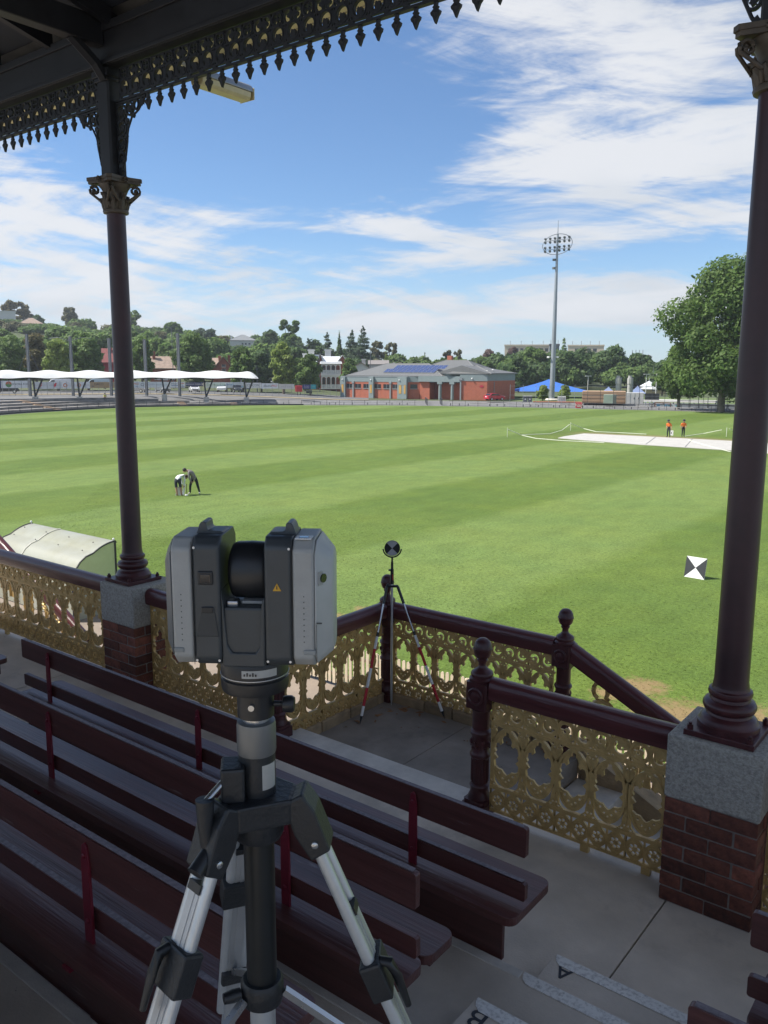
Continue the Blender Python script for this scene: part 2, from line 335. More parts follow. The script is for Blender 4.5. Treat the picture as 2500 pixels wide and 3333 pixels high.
def cap_mesh():
    m = MB(); m.lathe([(.078,0),(.098,.004),(.103,.018),(.098,.032),(.080,.036),(.078,.06),(.080,.10),(.088,.15),(.105,.19),(.125,.215),(.125,.23)], n=24)
    A = []
    for s in range(4):
        a = s*PI/2+PI/4; c0 = .205
        A += [(c0*math.cos(a-.10), c0*math.sin(a-.10)), (c0*math.cos(a+.10), c0*math.sin(a+.10))]
        for t in (.25,.5,.75):
            p0 = Vector((c0*math.cos(a+.10), c0*math.sin(a+.10))); p1 = Vector((c0*math.cos(a+PI/2-.10), c0*math.sin(a+PI/2-.10)))
            p = p0.lerp(p1, t); p *= 1-.16*math.sin(PI*t); A.append((p.x, p.y))
    m.prism(A, .228, .25, 'xy'); m.prism([(x*1.05, y*1.05) for x, y in A], .25, .275, 'xy')
    for s in range(4):
        a = s*PI/2+PI/4; d = Vector((math.cos(a), math.sin(a), 0)); w = d.cross(Vector((0,0,1)))
        for sg in (-1,1):
            pts = [d*(.10)+w*(.045*sg)+Vector((0,0,.09))]
            for t in range(15):
                an = -.5+t*.55; r = .040*(1-t/20); pts.append(d*(.158+r*math.cos(an))+w*(.012*sg)+Vector((0,0,.182+r*math.sin(an))))
            m.tube(pts, .010, 6)
        m.ball(d*.165+Vector((0,0,.182)), .018, 8)
    for s in range(8):
        a = s*PI/4; d = Vector((math.cos(a), math.sin(a), 0)); w = Vector((-d.y, d.x, 0)); hi = .15 if s%2 == 0 else .115
        L_ = [d*(.082)+Vector((0,0,.03)), d*.09+Vector((0,0,hi*.6)), d*.108+Vector((0,0,hi)), d*.128+Vector((0,0,hi-.004)), d*.13+Vector((0,0,hi-.018))]
        m.tube(L_, [.02,.024,.02,.013,.005], 6)
        for sg in (-1,1): m.tube([d*.082+w*(.02*sg)+Vector((0,0,.04)), d*.10+w*(.036*sg)+Vector((0,0,hi*.75)), d*.112+w*(.04*sg)+Vector((0,0,hi*.7))], [.012,.012,.004], 5)
    for s in range(4):
        a = s*PI/2; d = Vector((math.cos(a), math.sin(a), 0))
        for q in range(5): b = q*2*PI/5; w = Vector((-d.y, d.x, 0)); m.ball(d*.155+w*(.016*math.cos(b))+Vector((0,0,.252+.016*math.sin(b))), .011, 6)
    return m.mesh('capital', 45)
cap_me = cap_mesh(); cap_me.materials.append(capital_m)
# lace corner brackets beside the posts: rings and leaves cut as one casting
def lace_bracket():
    m = MB()
    def ring(cx, cz, r, w=.010, n=18): m.plate([circ(cx,cz,r,n), circ(cx,cz,r-w,n)], -.012, .012)
    def leaf(cx, cz, s, rot):
        base = [(0,-1),(.45,-.55),(.8,-.5),(.6,-.1),(.9,.3),(.45,.35),(0,1),(-.45,.35),(-.9,.3),(-.6,-.1),(-.8,-.5),(-.45,-.55)]
        c_, s_ = math.cos(rot), math.sin(rot); m.plate([[(cx+s*(x*c_-z*s_), cz+s*(x*s_+z*c_)) for x, z in base]], -.009, .009)
    m.plate([[(0,-.46),(.012,-.46),(.012,0),(0,0)]], -.012, .012)
    m.plate([[(.012,-.012),(.34,-.012),(.34,0),(.012,0)]], -.012, .012)
    ring(.062,-.065,.052); ring(.062,-.165,.050); ring(.150,-.055,.044); ring(.055,-.262,.044); ring(.045,-.345,.034); ring(.226,-.042,.034)
    leaf(.062,-.065,.032,.4); leaf(.062,-.165,.030,2.4); leaf(.150,-.055,.026,1.0); leaf(.055,-.262,.026,-.6); leaf(.045,-.345,.02,.3); leaf(.03,-.425,.028,3.3); leaf(.29,-.03,.03,1.6); leaf(.112,-.125,.026,2.2); leaf(.10,-.215,.02,2.4); leaf(.19,-.10,.02,2.2)
    m.tube([(.33,0,-.01),(.25,0,-.075),(.17,0,-.108),(.125,0,-.17),(.108,0,-.25),(.085,0,-.33),(.05,0,-.40),(.01,0,-.455)], .008, 6)
    return m.mesh('lace_bracket')
brk_me = lace_bracket(); brk_me.materials.append(dark_trim)
def column(x, label):
    t = thing('verandah_column', label, 'column', (x, PYC-.02, F+.924))
    MB().box((0,0,.0155), (.34,.34,.031)).build('base_plate', maroon, t, bevel=.003)
    for a in (-1,1):
        for b in (-1,1): inst('bolt', bolt_me, t, (.145*a,.145*b,.031))
    inst('base', base_me, t, (0,0,.031)); inst('shaft', shaft_me, t, (0,0,.031))
    inst('capital', cap_me, t, (0,0,3.055))
    MB().box((0,0,3.33+.62), (.15,.15,1.24)).build('upper_post', dark_trim, t, bevel=.014, seg=1)
    MB().box((0,0,4.10), (.20,.20,.05)).box((0,0,4.06), (.175,.175,.03)).build('post_collar', dark_trim, t, bevel=.006)
    inst('lace_bracket', brk_me, t, (.076,0,3.885), sc=(1.12,1,1.2)); inst('lace_bracket', brk_me, t, (-.076,0,3.885), sc=(-1.12,1,1.2))
    return t
column(XL-.045, 'maroon cast-iron column with ornate capital between the scanner and the dugout')
column(XR, 'maroon cast-iron column at the right edge with its bolted base on grey block')
# ================================================================== roof, beam, lace valance
REX = 2.4
roof = structure(thing('grandstand_roof', 'x', 'x')); del roof['category']; del roof['label']; roof['kind'] = 'structure'
VY = PYC-.02
MB().bx(-13, REX, VY-.10, VY+.10, F+5.068, F+5.36).build('front_beam', dark_trim, roof, bevel=.008)
MB().bx(-13, REX, VY-.125, VY-.101, F+5.30, F+5.36).bx(-13, REX, VY-.118, VY-.101, F+5.07, F+5.10).build('beam_moulding', dark_trim, roof, bevel=.004)
SL = .26; RB = -3.9
def cz(y): return F+5.42+(VY-y)*SL
yy = VY+.8; k = 0
n_b = 48
for i in range(n_b):
    y0 = VY-.1-i*.29; y1 = y0-.285
    if y1 < RB: break
    MB().add([(-13,y0,cz(y0)),(REX,y0,cz(y0)),(REX,y1,cz(y1)),(-13,y1,cz(y1)),(-13,y0,cz(y0)+.02),(REX,y0,cz(y0)+.02),(REX,y1,cz(y1)+.02),(-13,y1,cz(y1)+.02)], [(0,1,2,3),(4,5,6,7),(0,1,5,4),(1,2,6,5),(2,3,7,6),(3,0,4,7)]).build('ceiling_board', ceil_m, roof)
MB().add([(-13,5.05,cz(5.05)+.06),(REX,5.05,cz(5.05)+.06),(REX,RB,cz(RB)+.06),(-13,RB,cz(RB)+.06),(-13,5.05,cz(5.05)+.1),(REX,5.05,cz(5.05)+.1),(REX,RB,cz(RB)+.1),(-13,RB,cz(RB)+.1)], [(0,1,2,3),(4,5,6,7),(0,1,5,4),(1,2,6,5),(2,3,7,6),(3,0,4,7)]).build('roof_sheet', M('roof_iron', (.3,.3,.3), .5, .4), roof)
MB().bx(-13, REX, VY+.101, 5.02, F+5.29, F+5.31).build('eave_soffit', cream, roof)
MB().bx(-13, REX, 5.021, 5.05, F+5.285, F+5.44).build('fascia', cream, roof)
for i, x in enumerate(np.arange(-12.5, REX-.1, .82)):
    xx = float(x); y0, y1 = VY-.1, RB+.1
    MB().add([(xx-.03,y0,cz(y0)-.001),(xx+.03,y0,cz(y0)-.001),(xx+.03,y1,cz(y1)-.001),(xx-.03,y1,cz(y1)-.001),(xx-.03,y0,cz(y0)-.12),(xx+.03,y0,cz(y0)-.12),(xx+.03,y1,cz(y1)-.12),(xx-.03,y1,cz(y1)-.12)], [(0,1,2,3),(4,5,6,7),(0,1,5,4),(1,2,6,5),(2,3,7,6),(3,0,4,7)]).build('rafter', dark_trim, roof)
for x in (XL-4.92, XL, XR):
    MB().bx(x-.06, x+.06, RB+.2, VY-.11, F+5.20, F+5.40).build('tie_beam', dark_trim, roof, bevel=.008)
    MB().tube([(x, VY-.08, F+4.98), (x, VY-.16, F+5.08), (x, VY-.36, F+5.22)], .045, 6).build('knee_brace', dark_trim, roof)
for y in (2.0, -.8, -3.0): MB().bx(-13, REX, y-.05, y+.05, cz(y)-.30, cz(y)-.125).build('purlin', dark_trim, roof)
def lace_unit():
    W, H_ = .28, .235; holes = []
    def hole(pts): holes.append(pts)
    for i in range(2):
        cx = .07+.14*i
        hole([(cx-.05,.010),(cx+.05,.010),(cx+.05,.021),(cx-.05,.021)])
        # crescent with a leaf biting into it
        o = circ(cx,.086,.046,18,a0=R(-50),a1=R(230),end=True); inn = [(cx+.024*math.cos(a), .068+.020*math.sin(a)) for a in np.linspace(R(215),R(-35),9)]
        inn[3] = (inn[3][0], inn[3][1]+.014); inn[5] = (inn[5][0], inn[5][1]+.008)
        hole(o+inn)
        pass
        hole([(cx+.052,.034),(cx+.066,.034),(cx+.060,.052)]); hole([(cx-.066,.034),(cx-.052,.034),(cx-.060,.052)])
        hole([(cx-.066,.12),(cx-.052,.128),(cx-.064,.14)]); hole([(cx+.066,.12),(cx+.052,.128),(cx+.064,.14)])
    cx = .07                            # rosette
    for q in range(4):
        a = q*PI/2+PI/4; hole(circ(cx+.023*math.cos(a), .184+.023*math.sin(a), .0145, 8))
    for cx, sg in ((.165,1),(.245,-1)): # a pair of C scrolls
        o = circ(cx,.184,.036,14,a0=R(60) if sg>0 else R(-120),a1=R(300) if sg>0 else R(120),end=True)
        i_ = circ(cx+.006*sg,.184,.014,10,a0=R(290) if sg>0 else R(110),a1=R(70) if sg>0 else R(-110),end=True)
        hole(o+i_)
    hole([(.190,.226),(.222,.226),(.206,.196)]); hole([(.193,.148),(.219,.148),(.206,.174)])
    hole([(.006,.228),(.034,.228),(.010,.200)]); hole([(.106,.228),(.128,.228),(.127,.202)]); hole([(.006,.144),(.030,.144),(.010,.168)]); hole([(.110,.144),(.128,.144),(.127,.166)])
    m = MB(); m.plate([[(0,0),(W,0),(W,H_),(0,H_)]]+holes, -.010, .010)
    for i in range(2): m.plate([circ(.07+.14*i,.086,.057,20), circ(.07+.14*i,.086,.0475,20)], -.014, .014)
    m.plate([circ(.07,.184,.048,18), circ(.07,.184,.039,18)], -.015, .015)
    return m.mesh('lace_panel')
lace_me = lace_unit(); lace_me.materials.append(dark_trim)
fin = [(-.012,0),(.012,0),(.010,-.018),(.020,-.026),(.012,-.036),(.034,-.052),(.030,-.066),(.018,-.078),(.010,-.096),(0,-.116)]
fin_me = MB().plate([fin+[(-x, z) for x, z in fin[-2:1:-1]]], -.010, .010).ball((0,0,-.058),.017,8,sc=(1,.9,1.4)).mesh('finial'); fin_me.materials.append(dark_trim)
val = thing('lace_valance', 'dark cast-iron lace valance with hanging finials along the grandstand eave', 'valance', (0, VY, F+4.825))
MB().bx(-10.9, 2.3, -.018, .018, -.012, 0).build('bottom_bar', dark_trim, val)
for c0 in (XL-4.92, XL, XR):
    n = 16; x0 = c0+.085; w = (4.92-.17)/n
    if c0 == XL-4.92: pass
    for i in range(int(round(w*n/.28))):
        x = x0+i*.2797
        if x < -9.5 or x > 2.0: continue
        inst('lace_panel', lace_me, val, (x,0,0))
        for j in range(2):
            fx = x+.07+.14*j
            if min(abs(fx-XL), abs(fx-XR), abs(fx-XL+4.92)) > .30: inst('finial', fin_me, val, (fx,0,-.012))
# ================================================================== flood lamp on its arm
lamp = thing('eave_lamp', 'long grey outdoor lamp with yellowed diffuser hanging just outside the lace', 'lamp', (-5.70, 4.80, F+5.02))
steel = M('galvanised_steel', (.34,.35,.36), .45, .7, var=.15, scale=10)
lens_m = M('yellowed_diffuser', (.68,.60,.36), .35, var=.12, scale=8)
MB().prism([(-.085,.055),(.085,.055),(.075,.10),(.045,.12),(-.045,.12),(-.075,.10)], 0, .56, 'xz').build('housing', steel, lamp, bevel=.006)
MB().prism([(-.078,.0549),(.078,.0549),(.070,.012),(.052,-.012),(-.052,-.012),(-.070,.012)], .012, .548, 'xz').build('diffuser', lens_m, lamp, bevel=.01)
MB().bx(-.088,.088,.56,.572,-.005,.09).build('end_cap', lens_m, lamp, bevel=.004)
MB().tube([(0,.06,.10),(0,-.2,.13),(0,-.42,.16)], .016, 8).build('arm', steel, lamp)
# ================================================================== balustrade castings
PANEL_W, PANEL_H = .437, .735
def panel_mesh(width):
    """one cast balustrade panel: pierced daisy band, two ovals with leaves, scroll frieze; narrower ones are cut at `width`"""
    m = MB(); W = PANEL_W
    def put(loops, a=-.007, b=.007):
        if max(p[0] for p in loops[0]) > width+.002: return
        m.plate(loops, a, b)
    n4 = [k for k in range(4) if (k+1)*W/4 <= width+.012]
    p = W/4
    for k in n4:                                        # daisy band and scroll frieze, one cell at a time
        x0 = k*p; cx = x0+p/2; H = []
        for q in range(6): a = q*PI/3+.3; H.append(circ(cx+.024*math.cos(a), .082+.024*math.sin(a), .0112, 7))
        H += [[(x0+.004,.018),(x0+.036,.018),(x0+.004,.052)], [(x0+p-.004,.018),(x0+p-.004,.052),(x0+p-.036,.018)], [(x0+.004,.147),(x0+.004,.112),(x0+.036,.147)], [(x0+p-.004,.147),(x0+p-.036,.147),(x0+p-.004,.112)]]
        put([[(x0,.0),(x0+p,.0),(x0+p,.160),(x0,.160)]]+H)
        m.plate([circ(cx,.082,.046,16), circ(cx,.082,.037,16)], -.011, .011); m.plate([circ(cx,.082,.011,8)], -.011, .011)
        H = []; s = 1 if k%2 == 0 else -1
        o = circ(cx,.655,.040,14,a0=R(-60) if s > 0 else R(120),a1=R(170) if s > 0 else R(350),end=True)
        i_ = circ(cx+.004*s,.655,.018,10,a0=R(160) if s > 0 else R(340),a1=R(-50) if s > 0 else R(130),end=True)
        H.append(o+i_); H.append(circ(cx-.010*s,.650,.011,8)); H.append(circ(cx-.030*s,.625,.008,7))
        H += [[(x0+.004,.716),(x0+.022,.716),(x0+.004,.692)], [(x0+p-.004,.716),(x0+p-.004,.692),(x0+p-.022,.716)], [(x0+.004,.596),(x0+.004,.618),(x0+.024,.596)], [(x0+p-.004,.596),(x0+p-.024,.596),(x0+p-.004,.618)]]
        put([[(x0,.586),(x0+p,.586),(x0+p,.735),(x0,.735)]]+H)
        m.plate([circ(cx,.655,.052,18), circ(cx,.655,.043,18)], -.011, .011)
    w = min(width, W)
    for z0, z1 in ((0,.014),(.158,.174),(.572,.588),(.722,.735)): m.plate([[(0,z0),(w,z0),(w,z1),(0,z1)]], -.012, .012)
    for x in (0, W):                                     # edge fillets where panels bolt together
        if x <= width+.01: m.plate([[(max(0,x-.004),0),(min(W,x+.004),0),(min(W,x+.004),.735),(max(0,x-.004),.735)]], -.010, .010)
    for cx in (W*.25, W*.75):
        if cx+.09 > width: continue
        for rx, ry, ww, t in ((.104,.188,.017,.012),):
            m.plate([circ(cx,.372,rx,28,ry), circ(cx,.372,rx-ww,28,ry-ww)], -t, t)
        for sg in (-1,1):                                # hanging leaves at the top of the oval
            L_ = [(.012,.548),(.040,.535),(.056,.505),(.060,.47),(.044,.448),(.030,.462),(.036,.486),(.026,.505),(.014,.515)]
            put([[(cx+sg*a, b) for a, b in L_], circ(cx+sg*.046,.478,.007,6)])
        cl = [(cx-.07,.235),(cx-.075,.262),(cx-.056,.292),(cx-.032,.290),(cx-.016,.272),(cx,.262),(cx+.016,.272),(cx+.032,.290),(cx+.056,.292),(cx+.075,.262),(cx+.07,.235),(cx+.04,.205),(cx,.198),(cx-.04,.205)]
        put([cl, circ(cx-.046,.268,.009,7), circ(cx+.046,.268,.009,7), circ(cx-.022,.238,.008,6), circ(cx+.022,.238,.008,6), circ(cx,.222,.007,6)])
        for sg in (-1,1):                                # the leaf tips on the oval's flanks
            put([[(cx+sg*.100,.43),(cx+sg*.074,.40),(cx+sg*.086,.385),(cx+sg*.062,.36),(cx+sg*.086,.34),(cx+sg*.100,.315)]])
        for a0, a1 in ((.10,.20),(.80,.90)): pass
        m.plate([[(cx-.07,.572),(cx-.014,.556),(cx+.014,.556),(cx+.07,.572)]], -.009, .009)
    for cx in (0, W*.5, W):                              # stems between the ovals with fans above and below
        if cx > width+.01: continue
        sides = (-1,1) if 0 < cx < W else ((1,) if cx == 0 else (-1,))
        if cx+.03 > width and cx != W*1.0 and 1 in sides: sides = (-1,) if cx > 0 else sides
        for z_, q_ in ((.573,-1),(.173,1)):               # pierced spandrels filling the corners between ovals and bars
            for sg in sides:
                P = [(0,0),(.060,0),(.042,.014),(.027,.034),(.014,.060),(.006,.080),(0,.085)]; H = [(.026,.012,.0085),(.011,.032,.0075),(.041,.007,.004)]
                m.plate([[(cx+sg*a, z_+q_*b) for a, b in P]]+[circ(cx+sg*a, z_+q_*b, r_, 7) for a, b, r_ in H], -.007, .007)
        for sg in sides:
            st_ = [(0,.30),(.012,.315),(.026,.345),(.034,.372),(.024,.386),(.034,.402),(.020,.430),(.012,.455),(0,.47)]
            m.plate([[(cx+sg*a, b) for a, b in st_]], -.010, .010)
            for a, l in ((.25,.10),(.75,.095),(1.2,.075)):
                q0 = (cx+sg*.004,.455); dx, dz = math.sin(a), math.cos(a)
                pts = [(q0[0]+sg*(t*l*dx+ww*dz), q0[1]+t*l*dz-ww*dx) for t, ww in ((0,.004),(.4,.012),(.8,.013),(1,0),(.8,-.013),(.4,-.010),(0,-.004))]
                m.plate([pts], -.008, .008)
                q0 = (cx+sg*.003,.312); pts = [(q0[0]+sg*(t*l*1.25*dx*.75+ww*dz), q0[1]-t*l*1.25*dz+ww*dx) for t, ww in ((0,.003),(.5,.007),(1,.003),(1,-.003),(.5,-.006),(0,-.003))]
                m.plate([pts], -.008, .008)
    return m.mesh('lattice_panel')
panel_me = panel_mesh(PANEL_W); panel_me.materials.append(gold)
foot_me = MB().bx(-.025,.025,-.015,.015,-.04,0).mesh('foot'); foot_me.materials.append(gold)
_cut = {}
rail_prof = [(-.050,0),(.050,0),(.056,.018),(.056,.075),(.050,.104),(.034,.122),(.012,.129),(-.012,.129),(-.034,.122),(-.050,.104),(-.056,.075),(-.056,.018)]
def balustrade(name, label, a, b, z0, grp='gold cast-iron balustrades'):
    """straight run from a to b (x, y): handrail, panels, feet; z0 = the floor it stands on"""
    a = Vector((a[0],a[1],z0)); b = Vector((b[0],b[1],z0)); d = b-a; L_ = d.length; rz = math.atan2(d.y, d.x)
    t = thing(name, label, 'balustrade', a, rz)
    MB().prism(rail_prof, 0, L_, 'yz', off=(0,0,.774)).build('handrail', rail_m, t, smooth=35)
    x = 0.
    while x < L_-.03:
        w = min(PANEL_W, L_-x)
        if w > PANEL_W-.01: me = panel_me
        else:
            key = round(w, 2)
            if key not in _cut: _cut[key] = panel_mesh(w); _cut[key].materials.append(gold)
            me = _cut[key]
        inst('lattice_panel', me, t, (x,0,.04)); inst('foot', foot_me, t, (x+min(.2,w*.5),0,.04)); x += PANEL_W
    return t
rail_m = M('maroon_rail_paint', (.088,.024,.025), .30, var=.25, scale=5, bump=.25, bscale=14, stretch=(.4,8,8)); chips(rail_m, (.19,.15,.15), 6, .66, .70, (.2,3,3), .5)
BY = 4.25
balustrade('gold_balustrade', 'gold lace balustrade with maroon handrail left of the column, in front of dugout', (-10.7, BY), (XL-PW/2-.005, BY), F)
balustrade('gold_balustrade', 'gold lace balustrade behind the scanner, between the left brick pier and landing', (XL+PW/2+.005, BY), (-4.33, BY), F)
balustrade('gold_balustrade', 'short gold lace balustrade between the near newel post and right brick pier', (-2.47, BY), (XR-PW/2-.005, BY), F)
balustrade('gold_balustrade', 'brightly lit gold lace balustrade on the left side of the landing', (-4.33, BY+.06), (-4.33, 5.53), LZ-.01)
balustrade('gold_balustrade', 'backlit gold lace balustrade along the field side of the landing', (-4.26, 5.60), (-2.72, 5.60), LZ-.01)
balustrade('gold_balustrade', 'gold lace balustrade beyond the right brick pier, cut by the edge', (XR+PW/2+.005, BY), (3.6, BY), F)
# newel posts
def newel_parts():
    sh = [(.072,.10),(.070,.115),(.060,.135),(.056,.16),(.060,.175),(.064,.185),(.058,.195),(.052,.20),(.052,.37),(.064,.378),(.066,.39),(.062,.402),(.056,.41),(.056,.515),(.064,.525),(.068,.54),(.062,.552),(.054,.56),(.054,.67),(.066,.69)]
    top = [(.076,.868),(.078,.885),(.066,.897),(.070,.91),(.066,.925),(.052,.935),(.034,.948),(.024,.962),(.024,.985),(.032,.995),(.034,1.003),(.026,1.010)]
    ball = [(.012,1.005),(.032,1.012),(.046,1.025),(.054,1.045),(.0565,1.065),(.060,1.068),(.060,1.074),(.0565,1.077),(.053,1.10),(.043,1.12),(.026,1.134),(.006,1.139)]
    s_ = MB().lathe(sh, n=24)
    for i in range(12): a = i*PI/6; s_.cyl((.050*math.cos(a),.050*math.sin(a),.21),(.050*math.cos(a),.050*math.sin(a),.36),.0075,n=6)
    for i in range(8):
        a = i*PI/4; s_.ball((.056*math.cos(a),.056*math.sin(a),.465+.012*(i%2)), .014, 8, sc=(1,1,1.5)); s_.ball((.058*math.cos(a+.3),.058*math.sin(a+.3),.44), .008, 6)
    return s_.mesh('turned_shaft',40), MB().lathe(top,n=24).mesh('cap_moulding',40), MB().lathe(ball,n=28).mesh('ball_finial',40)
nsh, ntop, nball = newel_parts()
nblk = MB(); oc = lambda r, c: [(r,-r+c),(r,r-c),(r-c,r),(-r+c,r),(-r,r-c),(-r,-r+c),(-r+c,-r),(r-c,-r)]
nblk.prism(oc(.074,.012), .70, .868, 'xy')
for s in range(4):
    a = s*PI/2; d = Vector((math.cos(a), math.sin(a), 0))
    nblk.lathe([(.056,0),(.056,.006),(.048,.011),(.042,.004),(.03,.004),(.026,.010),(.012,.014)], d*.073+Vector((0,0,.785)), 20, axis=d)
nblk = nblk.mesh('rail_block', 35); npl = MB().prism(oc(.082,.01), 0, .075, 'xy').prism(oc(.074,.012), .075, .10, 'xy').mesh('plinth')
for me in (nsh,ntop,nball,nblk,npl): me.materials.append(maroon)
def newel(x, y, z, label):
    t = thing('newel_post', label, 'newel post', (x,y,z), group='ball-topped newel posts')
    for n, me in (('plinth',npl),('turned_shaft',nsh),('rail_block',nblk),('cap_moulding',ntop),('ball_finial',nball)): inst(n, me, t)
newel(-2.55, BY, F, 'nearest maroon newel post with ball top, at the end of short balustrade')
newel(-4.33, 5.60, LZ-.01, 'maroon newel post with ball top at landing corner behind the striped bipod')
newel(-2.65, 5.60, LZ-.01, 'maroon newel post with ball top where the sloping stair rail begins')
newel(-4.33, BY, F, 'maroon newel post hidden behind the scanner where landing meets the balustrade')
# sloping stair rail with arched castings
sr = thing('stair_rail', 'maroon sloping handrail with gold arched castings going down beside the stairs', 'handrail', (-2.60, 5.60, LZ-.01))
ax = Vector((7.0,0,-3.47)); ln = ax.length
o = MB().prism(rail_prof, 0, ln, 'yz').build('handrail', rail_m, sr, smooth=35); o.location = (-.03,0,.768); o.rotation_euler = (0, math.atan2(3.47,7.0), 0)
def arch():
    m = MB()
    def st(pts, r=.011): m.tube([(x,0,z) for x, z in pts], r, 6, flat=1.)
    st([(-.085,0),(-.085,.30)]+[(.085*math.cos(a),.30+.085*math.sin(a)) for a in np.linspace(PI,0,9)]+[(.085,0)], .021)
    st([(-.05,0),(-.05,.28)]+[(.05*math.cos(a),.28+.055*math.sin(a)) for a in np.linspace(PI,0,7)]+[(.05,0)], .012)
    st([(-.04,.40)]+[(-.02+.055*math.cos(a),.46+.07*math.sin(a)) for a in np.linspace(PI*1.2,-.2*PI,10)]+[(.05,.40)], .018)
    for sg in (-1,1):
        for z in (.10,.20,.29): m.plate([[(sg*.085,z-.02),(sg*.115,z-.025),(sg*.125,z),(sg*.11,z+.018),(sg*.085,z+.02)]], -.01, .01)
    m.plate([[(-.03,0),(.03,0),(.022,.05),(.03,.08),(.012,.10),(0,.15),(-.012,.10),(-.03,.08),(-.022,.05)]], -.008, .008)
    return m.mesh('arched_casting')
am = arch(); am.materials.append(gold)
for k in range(11):
    x = .27+k*.36; inst('arched_casting', am, sr, (x,0,.20-.4957*x+.04))
# ================================================================== benches
def rounded_rect(x0, x1, y0, y1, r, right=True, left=True):
    P = []
    for cx, cy, a, on in ((x1,y0,-PI/2,right),(x1,y1,0,right),(x0,y1,PI/2,left),(x0,y0,PI,left)):
        if on:
            for i in range(6): t = a+PI/2*i/5; P.append((cx+(-r if cx == x1 else r)+r*math.cos(t), cy+(r if cy == y0 else -r)+r*math.sin(t)))
        else: P.append((cx,cy))
    return P
bbolt = MB().lathe([(.009,0),(.009,.003),(.005,.006)], n=10).mesh('bolt', 40); bbolt.materials.append(strap_m)
def bench(label, xa, xb, y, z, posts, split=False):
    """slatted bench; y = plane of the backrest, the sitter faces +Y"""
    t = thing('slatted_bench', label, 'bench', (xa, y, z), group='maroon slatted benches')
    L_ = xb-xa
    for nm, z0, z1, dy in (('top_board',.695,.832,0.),('lower_board',.487,.570,.012)):
        P = rounded_rect(0, L_, z0, z1, .012)
        bo_ = MB().prism(P, dy-.012, dy+.014, 'xz').build(nm, bench_m, t, bevel=.004); bo_.rotation_euler = (random.uniform(-.006,.006), random.uniform(-.0012,.0012), 0)
        MB().bx(.015, L_-.015, dy-.0105, dy+.0125, z1-.0005, z1+.0012).build('worn_edge', wear_m, t)
    if split:
        MB().prism(rounded_rect(.02,L_,-.105,.062,.05), .412, .45, 'xy').build('seat_plank', bench_m, t, bevel=.008)
        MB().prism(rounded_rect(.02,L_,.067,.262,.05), .412, .45, 'xy').build('seat_plank', bench_m, t, bevel=.008)
    else: MB().prism(rounded_rect(.02,L_,-.105,.262,.05), .410, .45, 'xy').build('seat_plank', bench_m, t, bevel=.010)
    MB().bx(.09, L_-.08, -.045, -.02, .19, .409).build('back_apron', bench_m, t, bevel=.004)
    MB().bx(.09, L_-.08, .20, .225, .30, .409).build('front_apron', bench_m, t, bevel=.004)
    for px in posts:
        q = px-xa
        m = MB(); pr = [(-.022,.40),(.022,.40),(.024,.62),(.022,.74),(.013,.80),(0,.812),(-.013,.80),(-.022,.74),(-.024,.62)]
        o = m.prism(pr, -.0235, -.0125, 'xz').build('strap', strap_m, t, bevel=.003); o.location = (q,0,0)
        MB().bx(q-.022, q+.022, -.113, -.0125, .398, .409).build('strap_foot', strap_m, t)
        for bz in (.765, .528): inst('bolt', bbolt, o, (0,-.0235,bz), (PI/2,0,0))
        MB().bx(q-.03, q+.03, -.02, .2, 0, .408).build('leg', strap_m, t, bevel=.004)
    return t
X1 = -1.545
bench('front maroon bench whose backrest runs below the left brick pier to newel', -5.62, X1, 2.975, F, (-5.26,-3.67,-2.13))
bench('second maroon bench from the balustrade, its seat of two planks', -7.6, X1, 2.175, F+.2, (-3.87,-2.17,-5.5), True)
bench('third maroon bench from the balustrade, just beyond the scanner tripod', -7.6, X1, 1.42, F+.4, (-2.34,-4.1,-5.9))
bench('nearest maroon bench in the bottom left corner', -7.6, -1.62, .60, F+.6, (-2.9,-4.6), True)
bench('front maroon bench right of the aisle, cut by the right edge', -.637, 3.0, 2.99, F, (.4,2.0))
bench('second maroon bench right of the aisle in the bottom right corner', -.60, 3.0, 2.15, F+.2, (.4,2.0))
bench('maroon bench end at the left edge, beyond the left aisle', -10.4, -6.36, 2.99, F, (-7.0,-8.8))
# ================================================================== laser scanner on its elevating tripod
TX, TY, TZ = -.857, .797, F+.6
grey_p = M('scanner_grey_plastic', (.31,.315,.305), .45, var=.05, scale=30, bump=.05, bscale=300)
light_p = M('scanner_light_plastic', (.41,.42,.41), .42, var=.05, scale=30)
dark_p = M('scanner_dark_plastic', (.042,.048,.052), .42, var=.08, scale=30, bump=.04, bscale=300)
black_p = M('black_plastic', (.014,.015,.017), .38, var=.1, scale=30)
glass_p = M('lens_glass', (.006,.007,.012), .06, var=.1, scale=5, coat=.5)
alu = M('anodised_aluminium', (.58,.60,.61), .36, .6, var=.06, scale=20)
alu2 = M('satin_silver', (.50,.51,.52), .28, .9, var=.06, scale=20)
cast_m = M('black_casting', (.016,.018,.021), .45, var=.12, scale=25, bump=.15, bscale=150)
yellow_m = M('warning_yellow', (.55,.30,.02), .5, var=.1, scale=30)
white_m = M('white_paint', (.78,.78,.76), .5, var=.04, scale=6)
label_m = M('printed_label', (.38,.38,.36), .5, var=.1, scale=30)
def mmx(q): return [(a*.001, b*.001) for a, b in q]
sc_ = thing('laser_scanner', 'grey and black laser scanner head standing on the tripod', 'laser scanner', (TX, TY, TZ+1.744), R(35))
def slab(name, x0, x1, prof, y, mat, bev=.004, parent=None):
    """profile in (y, z), extruded along x"""
    return MB().prism(prof, x0, x1, 'yz').build(name, mat, parent or sc_, bevel=bev, seg=3, smooth=40)
def yz(hw, z0, z1, c): return [(-hw+c,z0),(hw-c,z0),(hw,z0+c),(hw,z1-c),(hw-c,z1),(-hw+c,z1),(-hw,z1-c),(-hw,z0+c)]
